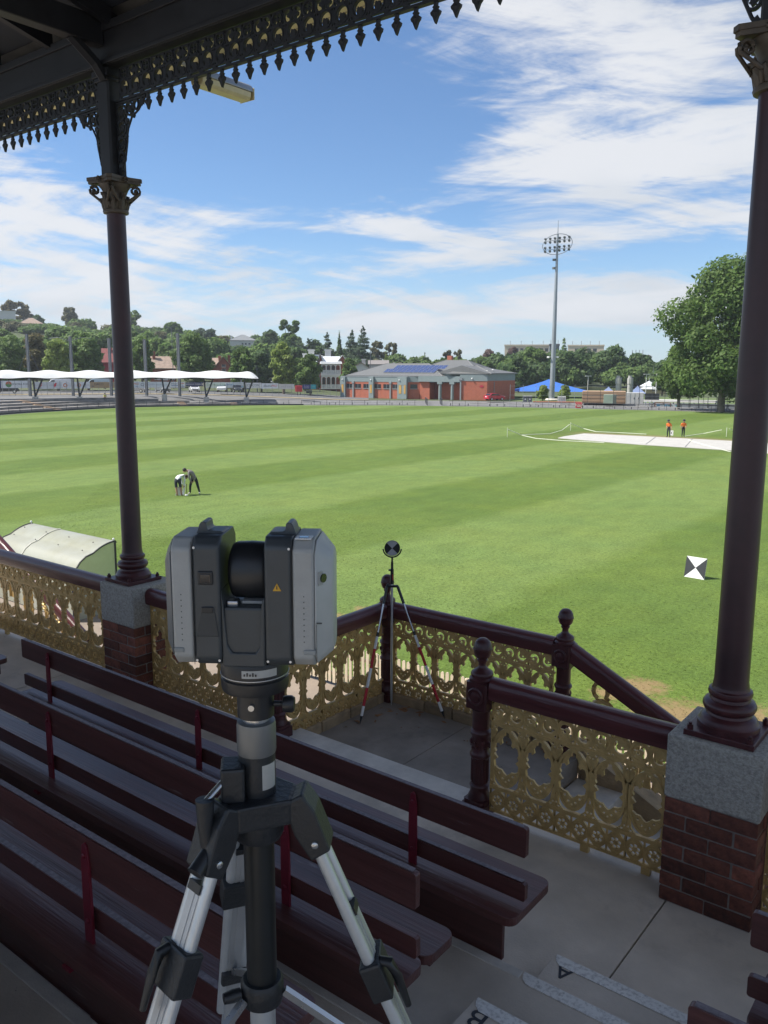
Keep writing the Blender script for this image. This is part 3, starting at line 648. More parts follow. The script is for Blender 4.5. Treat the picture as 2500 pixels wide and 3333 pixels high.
def frustum(name, xa, pa, xb, pb, mat):
    n = len(pa); V = [(xa,a,b) for a, b in pa]+[(xb,a,b) for a, b in pb]
    fs = [tuple(range(n)), tuple(range(2*n-1,n-1,-1))]+[(i,(i+1)%n,(i+1)%n+n,i+n) for i in range(n)]
    return MB().add(V, fs).build(name, mat, sc_, bevel=.003, seg=2, smooth=40)
slab('tower', -.072, -.034, yz(.052,0,.182,.012), 0, dark_p, .005)
slab('tower', .026, .064, yz(.052,0,.182,.012), 0, dark_p, .005)
slab('side_panel', -.101, -.0725, yz(.0525,.001,.180,.014), 0, grey_p)
slab('side_panel', .0645, .094, yz(.0525,.001,.180,.014), 0, grey_p)
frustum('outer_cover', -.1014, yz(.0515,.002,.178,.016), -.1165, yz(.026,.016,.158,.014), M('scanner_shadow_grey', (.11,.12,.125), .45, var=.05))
frustum('outer_cover', .0944, yz(.0515,.002,.178,.016), .1165, yz(.026,.016,.158,.014), light_p)
MB().prism([(-.034,.0),(.026,.0),(.026,.100),(.022,.094),(.018,.03),(.012,.020),(-.020,.020),(-.027,.032),(-.031,.088),(-.034,.11)], -.050, .050, 'xz').build('yoke', dark_p, sc_, bevel=.003, smooth=40)
MB().bx(-.0335,.0255,-.046,.046,.002,.084).build('yoke_web', dark_p, sc_, bevel=.004, seg=2)
MB().bx(-.010,.0255,-.030,.04,.0845,.089).build('deck_plate', grey_p, sc_, bevel=.0015)
m = MB().lathe([(.030,-.0),(.037,.003),(.0395,.008),(.0405,.028),(.0395,.048),(.037,.0525),(.030,.0535)], (-.0285,0,.127), 32, axis=(1,0,0)); m.build('mirror_head', black_p, sc_, smooth=50)
MB().bx(-.030,-.014,-.036,-.018,.078,.090).build('mirror_clamp', alu2, sc_, bevel=.002)
for x, s in ((-.054,1),(.046,-1)):
    pr = [(-.020*s,0),(.018*s,0),(.018*s,.012),(.015*s,.0145),(-.002*s,.0150),(-.0045*s,.018),(-.0055*s,.026),(-.008*s,.0275),(-.0125*s,.027),(-.0150*s,.024),(-.020*s,.010)]
    o = MB().prism(pr if s > 0 else pr[::-1], -.018, .018, 'xz').build('handle_prong', M('prong_plastic', (.055,.062,.066), .4), sc_, bevel=.002, seg=2, smooth=40); o.location = (x,0,.170)
MB().bx(-.064,-.043,-.0545,-.0505,.117,.136).build('camera_frame', black_p, sc_, bevel=.003); MB().bx(-.0605,-.0465,-.0556,-.0540,.1205,.1325).build('camera_window', glass_p, sc_, bevel=.001)
MB().prism([(-.059,.086),(-.043,.086),(-.037,.044),(-.069,.044)], -.0535, -.0515, 'xz').build('front_recess', M('recess_plastic', (.03,.034,.037), .5), sc_, bevel=.001)
MB().bx(-.060,-.044,-.0548,-.0530,.078,.086).build('sensor_hood', black_p, sc_, bevel=.002)
MB().prism([(.038,.110),(.0495,.110),(.0438,.1205)], -.0532, -.0518, 'xz').build('warning_triangle', yellow_m, sc_)
MB().prism([(.0430,.1125),(.0446,.1125),(.0442,.1175),(.0434,.1175)], -.0536, -.0531, 'xz').build('warning_mark', black_p, sc_)
for x0, x1 in ((-.100,-.086),(.079,.096)): MB().bx(x0,x1,-.0545,-.0515,.021,.028).build('grip_slot', M('slot_grey', (.22,.235,.235), .5), sc_, bevel=.002)
for i in range(9):
    for x in (-.088,.080): MB().bx(x-.0006,x+.0006,-.0531,-.0524,.038+.008*i,.0395+.008*i).build('vent', dark_p, sc_)
nv = Vector((.866,-.5,0)); pc = Vector((.1045,-.0395,.126))
m = MB().lathe([(.0062,0),(.0062,.002)], pc, 20, axis=nv); m.build('side_lens', glass_p, sc_)
MB().box(pc-nv*.0003, (.018,.0012,.019), math.atan2(.5,.0)*0+R(60)).build('lens_surround', grey_p, sc_)
MB().bx(.068,.090,-.046,-.024,.1802,.1812).build('top_window', white_m, sc_); MB().bx(.073,.085,-.041,-.029,.1813,.1818).build('top_window_glass', glass_p, sc_)
MB().bx(.0967,.0974,-.0534,-.0520,.004,.064).bx(.0967,.104,-.0500,-.0480,.064,.0655).build('door_seam', dark_p, sc_)
MB().lathe([(.030,-.052),(.047,-.046),(.0485,-.040),(.0485,-.028),(.046,-.026),(.046,-.023),(.0485,-.021),(.0485,-.004),(.047,0)], n=40).build('mount_ring', black_p, sc_, smooth=35)
MB().lathe([(.0492,-.0215),(.0492,-.0225)], n=40).build('ring_edge', alu, sc_)
MB().add([((.0489)*math.cos(a), .0489*math.sin(a), z) for a in np.linspace(R(-100),R(-40),10) for z in (-.017,-.006)], [(2*i,2*i+2,2*i+3,2*i+1) for i in range(9)]).build('ring_label', label_m, sc_)
for x_, z_ in ((-.0685,.010),(-.0375,.010),(.0295,.010),(.0605,.010),(-.0685,.168),(.0605,.168)): MB().lathe([(.0018,0),(.0018,.0006)], (x_,-.0521,z_), 8, axis=(0,-1,0)).build('case_screw', alu, sc_)
MB().bx(-.0722,-.0718,-.0527,-.0515,.004,.176).bx(.0640,.0644,-.0527,-.0515,.004,.176).build('panel_seam', black_p, sc_)
for k in range(5): MB().bx(-.0055+.004*k,-.0035+.004*k,-.0495,-.0486,-.0135,-.0085 if k%2 else -.0105).build('scale_mark', black_p, sc_)
tp = thing('survey_tripod', 'heavy aluminium elevating tripod with black centre column and crank', 'tripod', (TX, TY, TZ), R(47))
MB().lathe([(.0265,1.655),(.0265,1.690),(.030,1.6925)], n=28).build('adapter', black_p, tp, smooth=40)
MB().lathe([(.004,0),(.004,.012),(.011,.014),(.0125,.02),(.0125,.026),(.010,.030)], (.026,-.006,1.672), 14, axis=(1,-.2,0)).build('adapter_knob', black_p, tp, smooth=40)
MB().lathe([(.0045,0),(.0045,.004)], (-.006,-.0262,1.676), 10, axis=(-.2,-1,0)).build('adapter_screw', alu2, tp)
MB().lathe([(.0195,1.63),(.0195,1.656)], n=28).build('neck', alu2, tp, smooth=40)
MB().lathe([(.0278,1.598),(.0285,1.602),(.0285,1.640),(.0275,1.646),(.021,1.6475)], n=32).build('collar', M('grey_collar', (.17,.175,.175), .4, .5), tp, smooth=40)
MB().lathe([(.0268,1.535),(.0268,1.5985)], n=32).build('upper_sleeve', cast_m, tp, smooth=40)
MB().add([(.0271*math.cos(a), .0271*math.sin(a), z) for a in np.linspace(R(-75),R(-20),8) for z in (1.548,1.586)], [(2*i,2*i+2,2*i+3,2*i+1) for i in range(7)]).build('sleeve_label', label_m, tp)
hx = [(.062*math.cos(a+d), .062*math.sin(a+d)) for a in (R(-12),R(102),R(216)) for d in (-.42,.42)]
MB().prism(hx, 1.497, 1.536, 'xy').build('head_casting', cast_m, tp, bevel=.006, seg=3)
MB().lathe([(.034,1.465),(.038,1.475),(.038,1.4975)], n=28).build('head_skirt', cast_m, tp, smooth=40)
MB().bx(-.052,-.018,-.036,.012,1.535,1.588).build('gear_box', cast_m, tp, bevel=.004)
MB().cyl((-.048,-.026,1.567),(-.072,-.052,1.552),.0048,n=14).build('crank_shaft', alu2, tp, smooth=40)
MB().tube([(-.073,-.054,1.556),(-.0735,-.056,1.52),(-.070,-.055,1.478)], [.0135,.011,.0105], 14).build('crank_arm', cast_m, tp, smooth=60)
MB().cyl((-.068,-.058,1.482),(-.088,-.082,1.462),.0105,.0125,14).build('crank_grip', black_p, tp, smooth=40)
MB().lathe([(.0228,1.19),(.0228,1.466)], n=32).build('centre_column', M('column_black', (.012,.014,.015), .4), tp, smooth=40)
MB().lathe([(.0195,.55),(.0195,1.19)], n=28).build('lower_column', alu, tp, smooth=40)
MB().lathe([(.024,1.188),(.031,1.19),(.033,1.20),(.033,1.222),(.029,1.228),(.024,1.228)], n=28).build('spreader_collar', cast_m, tp, smooth=40)
MB().lathe([(.009,0),(.010,.012),(.008,.026)], (-.033,-.012,1.212), 12, axis=(-1,-.3,0)).build('spreader_knob', black_p, tp, smooth=40)
SP = R(22.5); LL = 1.50/math.cos(SP)
def leg_meshes():
    up = MB()
    for s in (-1,1): up.cyl((0,.0158*s,-.02),(0,.0158*s,-.62),.0092,n=16)
    hinge = MB().prism([(-.018,.032),(.014,.036),(.021,.005),(.019,-.060),(-.014,-.066),(-.022,-.02)], -.026, .026, 'xz')
    scr = MB().lathe([(.0052,0),(.0052,.003),(.003,.0042)], (.002,-.026,-.042), 12, axis=(0,-1,0))
    low = MB().bx(-.009,.009,-.0115,.0115,-LL-.10,-.24); low.bx(-.0102,.0102,-.003,.003,-LL-.10,-.2405)
    rib = MB().bx(-.012,.012,-.014,.014,-.245,-.232)
    cl = MB().prism([(-.0165,0),(.0165,0),(.0165,-.062),(-.0165,-.062)], -.031, .031, 'xz', off=(0,0,-.32))
    lev = MB().tube([(.014,-.012,-.328),(.027,-.012,-.334),(.030,-.012,-.36),(.027,-.012,-.412)], [.008,.0085,.0075,.005], 10)
    foot = MB().lathe([(.003,-LL),(.012,-LL+.05),(.016,-LL+.07)], n=14)
    return up.mesh('leg',40), hinge.mesh('hinge'), scr.mesh('screw',40), low.mesh('lower_section'), rib.mesh('end_stop'), cl.mesh('clamp'), lev.mesh('clamp_lever',50), foot.mesh('spike',40)
lm = leg_meshes()
for me, mt in zip(lm, (alu,cast_m,alu2,M('leg_flat_aluminium', (.48,.49,.50), .42, .6),black_p,cast_m,black_p,cast_m)): me.materials.append(mt)
for a, up_ in ((R(-12),.07),(R(102),.10),(R(216),.155)):
    lg = inst('leg', lm[0], tp, (.070*math.cos(a), .070*math.sin(a), 1.505), (0, -SP, a))
    for n, me in zip(('hinge','screw','lower_section','end_stop','clamp','clamp_lever','spike'), lm[1:]):
        o = inst(n, me, lg, (0,0,up_ if n in ('lower_section','end_stop','clamp','clamp_lever') else 0))
        if n == 'screw': inst(n, me, lg, sc=(1,-1,1))
        if n in ('hinge','clamp'): b = o.modifiers.new('bevel','BEVEL'); b.width = .004; b.segments = 2
    r1, z1 = .070+.43*math.sin(SP), 1.505-.43*math.cos(SP)-.12
    MB().tube([(.034*math.cos(a),.034*math.sin(a),1.208),((r1+.02)*math.cos(a),(r1+.02)*math.sin(a),1.505-(r1+.02-.07)/math.tan(SP)*1.0+.0)] if False else [(.034*math.cos(a),.034*math.sin(a),1.206),(.262*math.cos(a),.262*math.sin(a),1.045)], .0075, 4).build('spreader_arm', alu2, tp)
    q = MB().box((.262*math.cos(a),.262*math.sin(a),1.045), (.035,.045,.04), a, ry=-SP).build('spreader_joint', cast_m, tp, bevel=.005)
# ================================================================== target bipod on the landing
BX, BYY, BZ = -4.205, 5.50, LZ
bp = thing('target_bipod', 'red and white striped bipod holding round black and white survey target', 'survey target', (BX, BYY, BZ), YAW)
red_m = M('signal_red', (.50,.012,.025), .45, var=.12, scale=30); wht = M('pole_white', (.80,.80,.78), .45, var=.06, scale=30)
MB().cyl((0,0,.05),(0,0,1.16),.0105,n=14).lathe([(.002,0),(.009,.05)], n=12).build('centre_pole', alu, bp, smooth=40)
MB().cyl((0,0,1.085),(0,0,1.215),.0145,n=14).cyl((0,0,1.21),(0,0,1.275),.011,n=14).box((-.018,0,1.205),(.025,.012,.014)).build('pole_grip', black_p, bp, smooth=40)
MB().cyl((.006,-.0145,1.12),(.006,-.0145,1.17),.0035,n=6).build('grip_stripe', red_m, bp)
tz = 1.394
disc = MB().lathe([(.066,-.006),(.066,.006)], (0,0,tz), 40, axis=(0,1,0)).build('target_disc', black_p, bp, smooth=40)
for k in range(2):
    a0 = R(45+180*k); MB().prism([(0,tz)]+[(.0625*math.cos(a), tz+.0625*math.sin(a)) for a in np.linspace(a0, a0+PI/2, 12)], -.0085, -.0062, 'xz').build('target_quadrant', M('target_grey', (.34,.34,.35), .5, var=.03), disc)
MB().tube([(.077*math.cos(a),0,tz+.077*math.sin(a)) for a in np.linspace(R(185),R(355),18)], .0065, 8).cyl((0,0,1.27),(0,0,tz-.075),.008,n=10).build('target_fork', black_p, bp, smooth=50)
MB().bx(-.05,.05,-.012,.012,1.055,1.075).ball((-.035,0,1.078),.012,8).ball((.045,0,1.066),.012,8).build('leg_bracket', black_p, bp, bevel=.004)
q = Matrix.Rotation(-YAW,3,'Z')
for foot, hx_ in ((at_z(1171.5,2358,LZ),-.042),(at_z(1448,2341,LZ),.048)):
    e = q @ (foot-Vector((BX,BYY,BZ))); a = Vector((hx_,0,1.062)); L_ = (e-a); P = lambda t: a+L_*t
    lg = MB().cyl(P(0),P(.38),.008,n=12).build('leg', alu2, bp, smooth=40)
    MB().cyl(P(.0),P(.13),.0125,n=12).build('foam_grip', black_p, lg, smooth=40)
    MB().cyl(P(.34),P(.37),.012,n=12).build('leg_clamp', black_p, lg, smooth=40)
    for i, (t0, t1, mt) in enumerate(((.37,.46,wht),(.46,.60,red_m),(.60,.74,wht),(.74,.87,red_m),(.87,.94,wht))): MB().cyl(P(t0),P(t1),.012,n=12).build('striped_section', mt, lg, smooth=40)
    MB().cyl(P(.94),P(.975),.011,.006,12).cyl(P(.975),P(1),.005,.001,8).lathe([(.021,0),(.021,.003)], P(.94), 16, axis=L_).build('spike', cast_m, lg, smooth=40)
# leaf litter and droppings along the landing edge
lit = thing('leaf_litter', 'dry leaves and scraps lying along the landing kerb', 'leaves')
random.seed(11); lf = MB()
for i in range(34):
    if i < 12: x, y = random.uniform(-4.25,-4.05), random.uniform(4.9,5.5)
    elif i < 26: x, y = random.uniform(-4.2,-2.7), random.uniform(5.42,5.55)
    else: x, y = random.uniform(-4.1,-2.7), random.uniform(4.6,5.4)
    a = random.uniform(0,6.3); l = random.uniform(.02,.055) if i < 26 else random.uniform(.006,.015); w = l*.3
    c_, s_ = math.cos(a), math.sin(a); P = [(-l,0,.002),(0,w,.010),(l,0,.004),(0,-w,.002)]
    lf.add([(x+p*c_-q_*s_, y+p*s_+q_*c_, LZ+.002+r_) for p, q_, r_ in P], [(0,1,2,3)])
lf.build('leaves', M('dry_leaf', (.28,.15,.07), .8, var=.3, scale=3), lit); lit['kind'] = 'stuff'
# ================================================================== checkerboard target standing on the grass
a = at_z(2226.3,1876.2,0); b = at_z(2292.9,1887.6,0); ex = (b-a); w_ = ex.length
cbd = thing('checker_board', 'square black and white checker target board leaning on the grass at right', 'target board', a, math.atan2(ex.y,ex.x)-R(0))
hb = .70; ti = R(12)
bo = MB().bx(0,w_,-.008,.008,.0,hb).build('board', white_m, cbd); bo.rotation_euler = (-ti,0,0)
dk = M('target_black', (.035,.036,.04), .5, var=.05)
for tri in ([(0,.0),(w_/2,hb/2),(0,hb)], [(w_,0),(w_,hb),(w_/2,hb/2)]): MB().prism(tri, -.0105, -.0085, 'xz').build('black_triangle', dk, bo)
MB().tube([(w_/2,.14,.60),(w_/2,.36,.0)], .012, 6).build('prop', steel, cbd)
# ================================================================== picket fence, apron, dugout
picket_m = M('cream_picket_paint', (.60,.50,.36), .7, var=.12, scale=10, rnd=.1)
pk = MB().plate([[(-.037,.06),(.037,.06),(.037,.93)]+circ(0,.93,.037,8,a0=0,a1=PI,end=True)[1:-1]+[(-.037,.93)]], -.010, .010).mesh('picket'); pk.materials.append(picket_m)
fp = thing('picket_fence', 'low cream picket fence at the field edge below the landing', 'fence', (0, 13.1, 0))
for i in range(250): inst('picket', pk, fp, (-19.5+.118*i+random.uniform(-.004,.004), 0, random.uniform(-.012,.012)))
MB().bx(-19.6,10.1,.012,.05,.22,.29).bx(-19.6,10.1,.012,.05,.70,.77).build('fence_rails', picket_m, fp)
for i in range(14): MB().bx(-19.5+2.25*i-.045,-19.5+2.25*i+.045,.05,.14,-.2,.9).build('fence_post', picket_m, fp)
poly = M('frosted_polycarbonate', (.52,.52,.44), .35, col2=(.40,.38,.25), scale=1.1, edge=(.5,.75), trans=.35, alpha=.86)
poly2 = M('clear_side_sheet', (.55,.58,.46), .3, var=.1, scale=2, trans=.4, alpha=.55)
frame_m = M('dugout_frame', (.03,.03,.032), .5)
dg = thing('dugout_shelter', 'curved translucent team dugout shelter at the field edge on the left', 'shelter', (-24.45, 0, 0))
DL = 4.35; prof = [(13.55,2.03)]+[(13.55-.09*i, 2.03-.006*i*i*.6) for i in range(1,9)]+[(12.6,1.74),(12.42,1.62),(12.28,1.45),(12.19,1.24),(12.15,.9),(12.13,.05)]
def shell(x0, x1, name, mat, t=.012):
    m = MB(); n = len(prof); m.add([(x,y,z) for x in (x0,x1) for y, z in prof]+[(x,y,z-t) for x in (x0,x1) for y, z in prof], [(i,i+1,n+i+1,n+i) for i in range(n-1)]+[(2*n+i,2*n+i+1,3*n+i+1,3*n+i) for i in range(n-1)]); return m.build(name, mat, dg, smooth=60)
shell(0, DL*.36, 'roof_sheet', poly); shell(DL*.36, DL, 'roof_sheet', poly)
for x in (0, DL): MB().tube([(x,y,z) for y, z in prof], .026, 6).build('end_frame', frame_m, dg)
MB().tube([(DL*.36,y,z+.012) for y, z in prof], .020, 6).build('seam_strip', M('seam_white', (.62,.6,.5), .5), dg)
for x in (0, DL): MB().prism([(y, z-.02) for y, z in prof]+[(12.13,.05),(13.5,.05)], x-.004, x+.004, 'yz').build('end_sheet', poly2, dg); MB().bx(x-.022,x+.022,13.50,13.545,0,2.0).build('front_post', frame_m, dg)
MB().bx(-.02,DL+.02,13.52,13.57,1.98,2.02).build('front_beam', frame_m, dg)
for x in (0.02, DL-.02): MB().ball((x,13.5,2.09),.035,8).cyl((x,13.5,2.03),(x,13.5,2.09),.012,n=6).build('corner_bolt', white_m, dg)
for i in range(4):
    for y, z in ((13.1,2.0),(12.75,1.83)): MB().ball((.35+i*1.2,y,z+.012),.018,6).build('rivet', frame_m, dg)
MB().bx(.1,DL-.1,12.35,12.7,.40,.44).build('team_seat', white_m, dg)
# second stair rail seen past the left edge
s2 = copy_tree(sr); p0 = at_y(16, 1775, 5.6); s2.location = (p0.x-1.2, 5.60, p0.z+.4957*1.2-.86)
s2['label'] = 'maroon sloping stair handrail seen beyond the balustrade at the left edge'
# ================================================================== ground, field, apron
def grass_material():
    m = bpy.data.materials.new('striped_turf'); m.use_nodes = True; nt = m.node_tree; N = nt.nodes; L = nt.links; b = N['Principled BSDF']
    g = N.new('ShaderNodeNewGeometry'); sp = N.new('ShaderNodeSeparateXYZ'); L.new(g.outputs['Position'], sp.inputs[0])
    def mth(op, a, b_=None, c=None):
        n = N.new('ShaderNodeMath'); n.operation = op
        for i, q in enumerate((a, b_, c)):
            if q is None: continue
            if isinstance(q, (int, float)): n.inputs[i].default_value = q
            else: L.new(q, n.inputs[i])
        return n.outputs[0]
    def noise(scale, detail=4, sc=(1,1,1), rough=.6):
        mp = N.new('ShaderNodeMapping'); mp.inputs['Scale'].default_value = sc; L.new(g.outputs['Position'], mp.inputs[0])
        n = N.new('ShaderNodeTexNoise'); n.inputs['Scale'].default_value = scale; n.inputs['Detail'].default_value = detail; n.inputs['Roughness'].default_value = rough; L.new(mp.outputs[0], n.inputs[0]); return n.outputs[0]
    def mr(v, a, b_, c=0., d=1.):
        n = N.new('ShaderNodeMapRange'); L.new(v, n.inputs[0])
        for i, q in enumerate((a,b_,c,d)): n.inputs[i+1].default_value = q
        return n.outputs[0]
    def mix(f, c1, c2):
        n = N.new('ShaderNodeMix'); n.data_type = 'RGBA'; L.new(f, n.inputs[0])
        for i, q in ((6,c1),(7,c2)):
            if isinstance(q, tuple): n.inputs[i].default_value = (*q,1)
            else: L.new(q, n.inputs[i])
        return n.outputs[2]
    wob = mth('MULTIPLY', mth('SUBTRACT', noise(.35,3), .5), 1.6)
    s = mth('SINE', mth('MULTIPLY', mth('ADD', mth('ADD', sp.outputs[0], 4.0), wob), PI/8))     # mown in 8 m strips, up and down
    stripe = mr(s, -.22, .22)
    cross = mr(mth('SINE', mth('MULTIPLY', mth('ADD', sp.outputs[1], mth('MULTIPLY', wob, 1.5)), PI/11)), -.6, .6)
    stripe = mth('ADD', mth('MULTIPLY', stripe, .84), mth('MULTIPLY', cross, .16))
    col = mix(stripe, (.088,.139,.027), (.128,.187,.050))
    col = mix(mr(noise(.22,4), .40, .66), col, mix(stripe, (.105,.152,.027), (.147,.200,.050)))
    fine = noise(9, 6, (1,1,1), .75); tuft = noise(38, 3)
    v = N.new('ShaderNodeVectorMath'); v.operation = 'SCALE'; L.new(col, v.inputs[0]); L.new(mth('MULTIPLY', mr(fine, .28, .72, .58, 1.42), mr(tuft, .25, .75, .62, 1.38)), v.inputs['Scale']); col = v.outputs[0]
    mid = noise(1.1, 6, (1,.5,1), .7); v2 = N.new('ShaderNodeVectorMath'); v2.operation = 'SCALE'; L.new(col, v2.inputs[0]); L.new(mr(mid, .3, .7, .84, 1.16), v2.inputs['Scale']); col = v2.outputs[0]
    dry = None
    for u, vv, r in ((2210,2330,2.4),(2080,2235,1.6),(2330,2420,2.6),(1190,1985,1.0),(1100,2010,1.0),(2420,2330,2.0),(1980,2260,1.0),(1870,2300,.9)):
        p = at_z(u, vv, 0); d = N.new('ShaderNodeVectorMath'); d.operation = 'DISTANCE'; L.new(g.outputs['Position'], d.inputs[0]); d.inputs[1].default_value = p
        q = mr(d.outputs['Value'], r, 0); dry = q if dry is None else mth('MAXIMUM', dry, q)
    dryf = mr(mth('ADD', mth('MULTIPLY', dry, .8), mth('MULTIPLY', noise(3.5, 8, rough=.8), 1.1)), .98, 1.22)
    col = mix(mth('MULTIPLY', dryf, .85), col, (.26,.175,.09))
    p1, p2 = at_z(1901,1412.5,0), at_z(2500,1444,0); nl = Vector((-(p2-p1).y,(p2-p1).x,0)).normalized(); nl = nl if nl.y > 0 else -nl     # dry worn strip behind the pitch cover
    dl = mth('SUBTRACT', mth('ADD', mth('MULTIPLY', sp.outputs[0], nl.x), mth('MULTIPLY', sp.outputs[1], nl.y)), p1.x*nl.x+p1.y*nl.y)
    dl = mth('ADD', dl, mth('MULTIPLY', mth('SUBTRACT', noise(.4,5), .5), 3.0))
    wk = mth('MULTIPLY', mth('MULTIPLY', mr(dl, -12, -1.0), mr(dl, 5.0, 2.2)), mr(sp.outputs[0], -43, -38))
    col = mix(mth('MULTIPLY', wk, .30), col, (.17,.155,.06))
    wk2 = mth('MULTIPLY', mth('MULTIPLY', mr(dl, -1.5, 0), mr(dl, 3.2, 1.6)), mr(sp.outputs[0], -41, -37)); col = mix(mth('MULTIPLY', wk2, .8), col, (.235,.185,.105))
    L.new(col, b.inputs['Base Color']); b.inputs['Roughness'].default_value = .8; b.inputs['Specular IOR Level'].default_value = .15
    bm_ = N.new('ShaderNodeBump'); bm_.inputs['Strength'].default_value = .55; bm_.inputs['Distance'].default_value = .03; L.new(noise(26,5), bm_.inputs['Height']); L.new(bm_.outputs[0], b.inputs['Normal'])
    return m
turf = grass_material()
asph = M('asphalt', (.155,.152,.150), .9, var=.18, scale=.35, bump=.1, bscale=20)
bpts = [(-118.7,62),(-124.1,78),(-125.7,90),(-121,101.7),(-113.9,113),(-96,127.6),(-72.2,137.3),(-39.8,143.2),(-12,142),(16,132),(38,112),(46,84),(42,52),(30,28),(12,15.2),(-6,13.3),(-26,14.6),(-52,19.5),(-80,29),(-103,44)]
def catmull(P, k=8):
    out = []; n = len(P)
    for i in range(n):
        p0, p1, p2, p3 = (Vector(P[(i+j-1)%n]) for j in range(4))
        for t in range(k):
            t /= k; out.append(.5*((2*p1)+(p2-p0)*t+(2*p0-5*p1+4*p2-p3)*t*t+(3*p1-p0-3*p2+p3)*t**3))
    return out
BND = catmull(bpts)
def bnd_off(d):
    n = len(BND); o = []
    for i in range(n):
        t = (BND[(i+1)%n]-BND[i-1]).normalized(); o.append(BND[i]+Vector((-t.y, t.x))*d)
    return o
_c = sum((p for p in BND), Vector((0,0)))/len(BND)
SGN = 1 if (bnd_off(1)[0]-_c).length > (BND[0]-_c).length else -1
structure(MB().add([(_c.x,_c.y,0)]+[(p.x,p.y,0) for p in BND], [(0,i+1,(i+1)%len(BND)+1) for i in range(len(BND))]).build('playing_field', turf))
# short tufts standing up out of the near turf
_r = np.random.default_rng(2); nt_ = 110000; gy = 13.25+26*(1-np.sqrt(1-_r.random(nt_))); gx = _r.uniform(-1, .25, nt_)*(12+gy*1.1); gh = _r.uniform(.006,.020,nt_); ga = _r.uniform(0,PI,nt_); gw = _r.uniform(.008,.022,nt_); lx, ly = _r.normal(0,.045,(2,nt_))
gv = np.empty((nt_,3,3),np.float32); gv[:,0] = np.stack([gx-gw*np.cos(ga),gy-gw*np.sin(ga),np.full(nt_,-.002)],1); gv[:,1] = np.stack([gx+gw*np.cos(ga),gy+gw*np.sin(ga),np.full(nt_,-.002)],1); gv[:,2] = np.stack([gx+lx,gy+ly,gh],1)
gm = bpy.data.meshes.new('grass_tufts'); gm.vertices.add(3*nt_); gm.vertices.foreach_set('co', gv.ravel()); gm.loops.add(3*nt_); gm.loops.foreach_set('vertex_index', np.arange(3*nt_,dtype=np.int32)); gm.polygons.add(nt_); gm.polygons.foreach_set('loop_start', np.arange(0,3*nt_,3,dtype=np.int32)); gm.update(calc_edges=True)
go = link('grass_tufts', gm, turf); tag(go, 'short grass tufts on the near part of the field', 'grass'); go['kind'] = 'stuff'
# terrain beyond the field, laid out by bearing and distance
def sstep(a, b, x): t = max(0, min(1, (x-a)/(b-a))); return t*t*(3-2*t)
def lerp_tab(tab, x):
    for (a, p), (b, q) in zip(tab[:-1], tab[1:]):
        if x <= b: return p+(q-p)*max(0, (x-a))/(b-a)
    return tab[-1][1]
PLAT = [(-900,1.5),(450,1.5),(700,1.2),(900,.7),(1050,.35),(1200,.2),(4000,.1)]
D0 = [(-900,146),(0,148.5),(260,160.5),(450,168),(700,171),(1000,172),(2000,170),(4000,170)]
HILL = [(-900,27),(0,25),(250,22),(450,19.5),(650,16.5),(900,12),(1100,8.5),(1300,7),(1600,6),(2500,5),(4000,5)]
def terrain_z(u, D):
    z = PLATz = lerp_tab(PLAT, u)*sstep(lerp_tab(D0,u)-3, lerp_tab(D0,u)+2, D)
    z += .008*max(0, min(D, 230)-165)*(1 if u < 1100 else .4)
    return z+(lerp_tab(HILL,u))*sstep(215, 470, D)
def uz(u, D): p = at_d(u, 1200, D); return Vector((p.x, p.y, terrain_z(u, D)))
UU = list(range(-900, 3700, 50)); DD = [128,134,138,142,144,146,148,150,152,154,156,158,160,162,164,166,168,170,172,174,176,180,190,200,215,230,250,275,300,330,360,400,440,480,560,700,1000,1600,3000]
V = [uz(u, D)-Vector((0,0,.035)) for u in UU for D in DD]; nD = len(DD)
terr = M('dry_hillside', (.10,.11,.045), .95, col2=(.045,.07,.022), scale=.03, edge=(.4,.6))
tfs = [(i*nD+j,(i+1)*nD+j,(i+1)*nD+j+1,i*nD+j+1) for i in range(len(UU)-1) for j in range(nD-1)]
tm = MB(); tm.add(V, tfs); tm.m = [0 if DD[f[0]%nD] < 178 else (1 if UU[f[0]//nD] < 1500 or DD[f[0]%nD] > 200 else 2) for f in tfs]
structure(tm.build('terrain', [asph, terr, M('park_lawn', (.10,.14,.04), .95, var=.2, scale=.2)], smooth=60))
structure(MB().add([(-400,-300,-.06),(400,-300,-.06),(400,170,-.06),(-400,170,-.06)], [(0,1,2,3)]).build('outer_ground', asph))
structure(MB().add([(-30,4.37,.012),(12,4.37,.012),(12,13.06,.012),(-30,13.06,.012)], [(0,1,2,3)]).build('concrete_apron', M('apron_concrete', (.23,.185,.145), .9, var=.15, scale=1.2)))
# road behind the banners
rd = MB(); us = list(range(-300,1250,50))
rd.add([uz(u,D)+Vector((0,0,.02)) for u in us for D in (183,187,198,203)], [(i*4+j,(i+1)*4+j,(i+1)*4+j+1,i*4+j+1) for i in range(len(us)-1) for j in range(3)])
structure(rd.build('road', M('road_asphalt', (.12,.12,.122), .9, var=.1, scale=.5)))
vg = MB(); vg.add([uz(u,D)+Vector((0,0,.03)) for u in us for D in (178.5,182.8)], [(i*2,(i+1)*2,(i+1)*2+1,i*2+1) for i in range(len(us)-1)])
structure(vg.build('verge', M('dry_verge', (.27,.22,.13), .95, var=.25, scale=.6)))
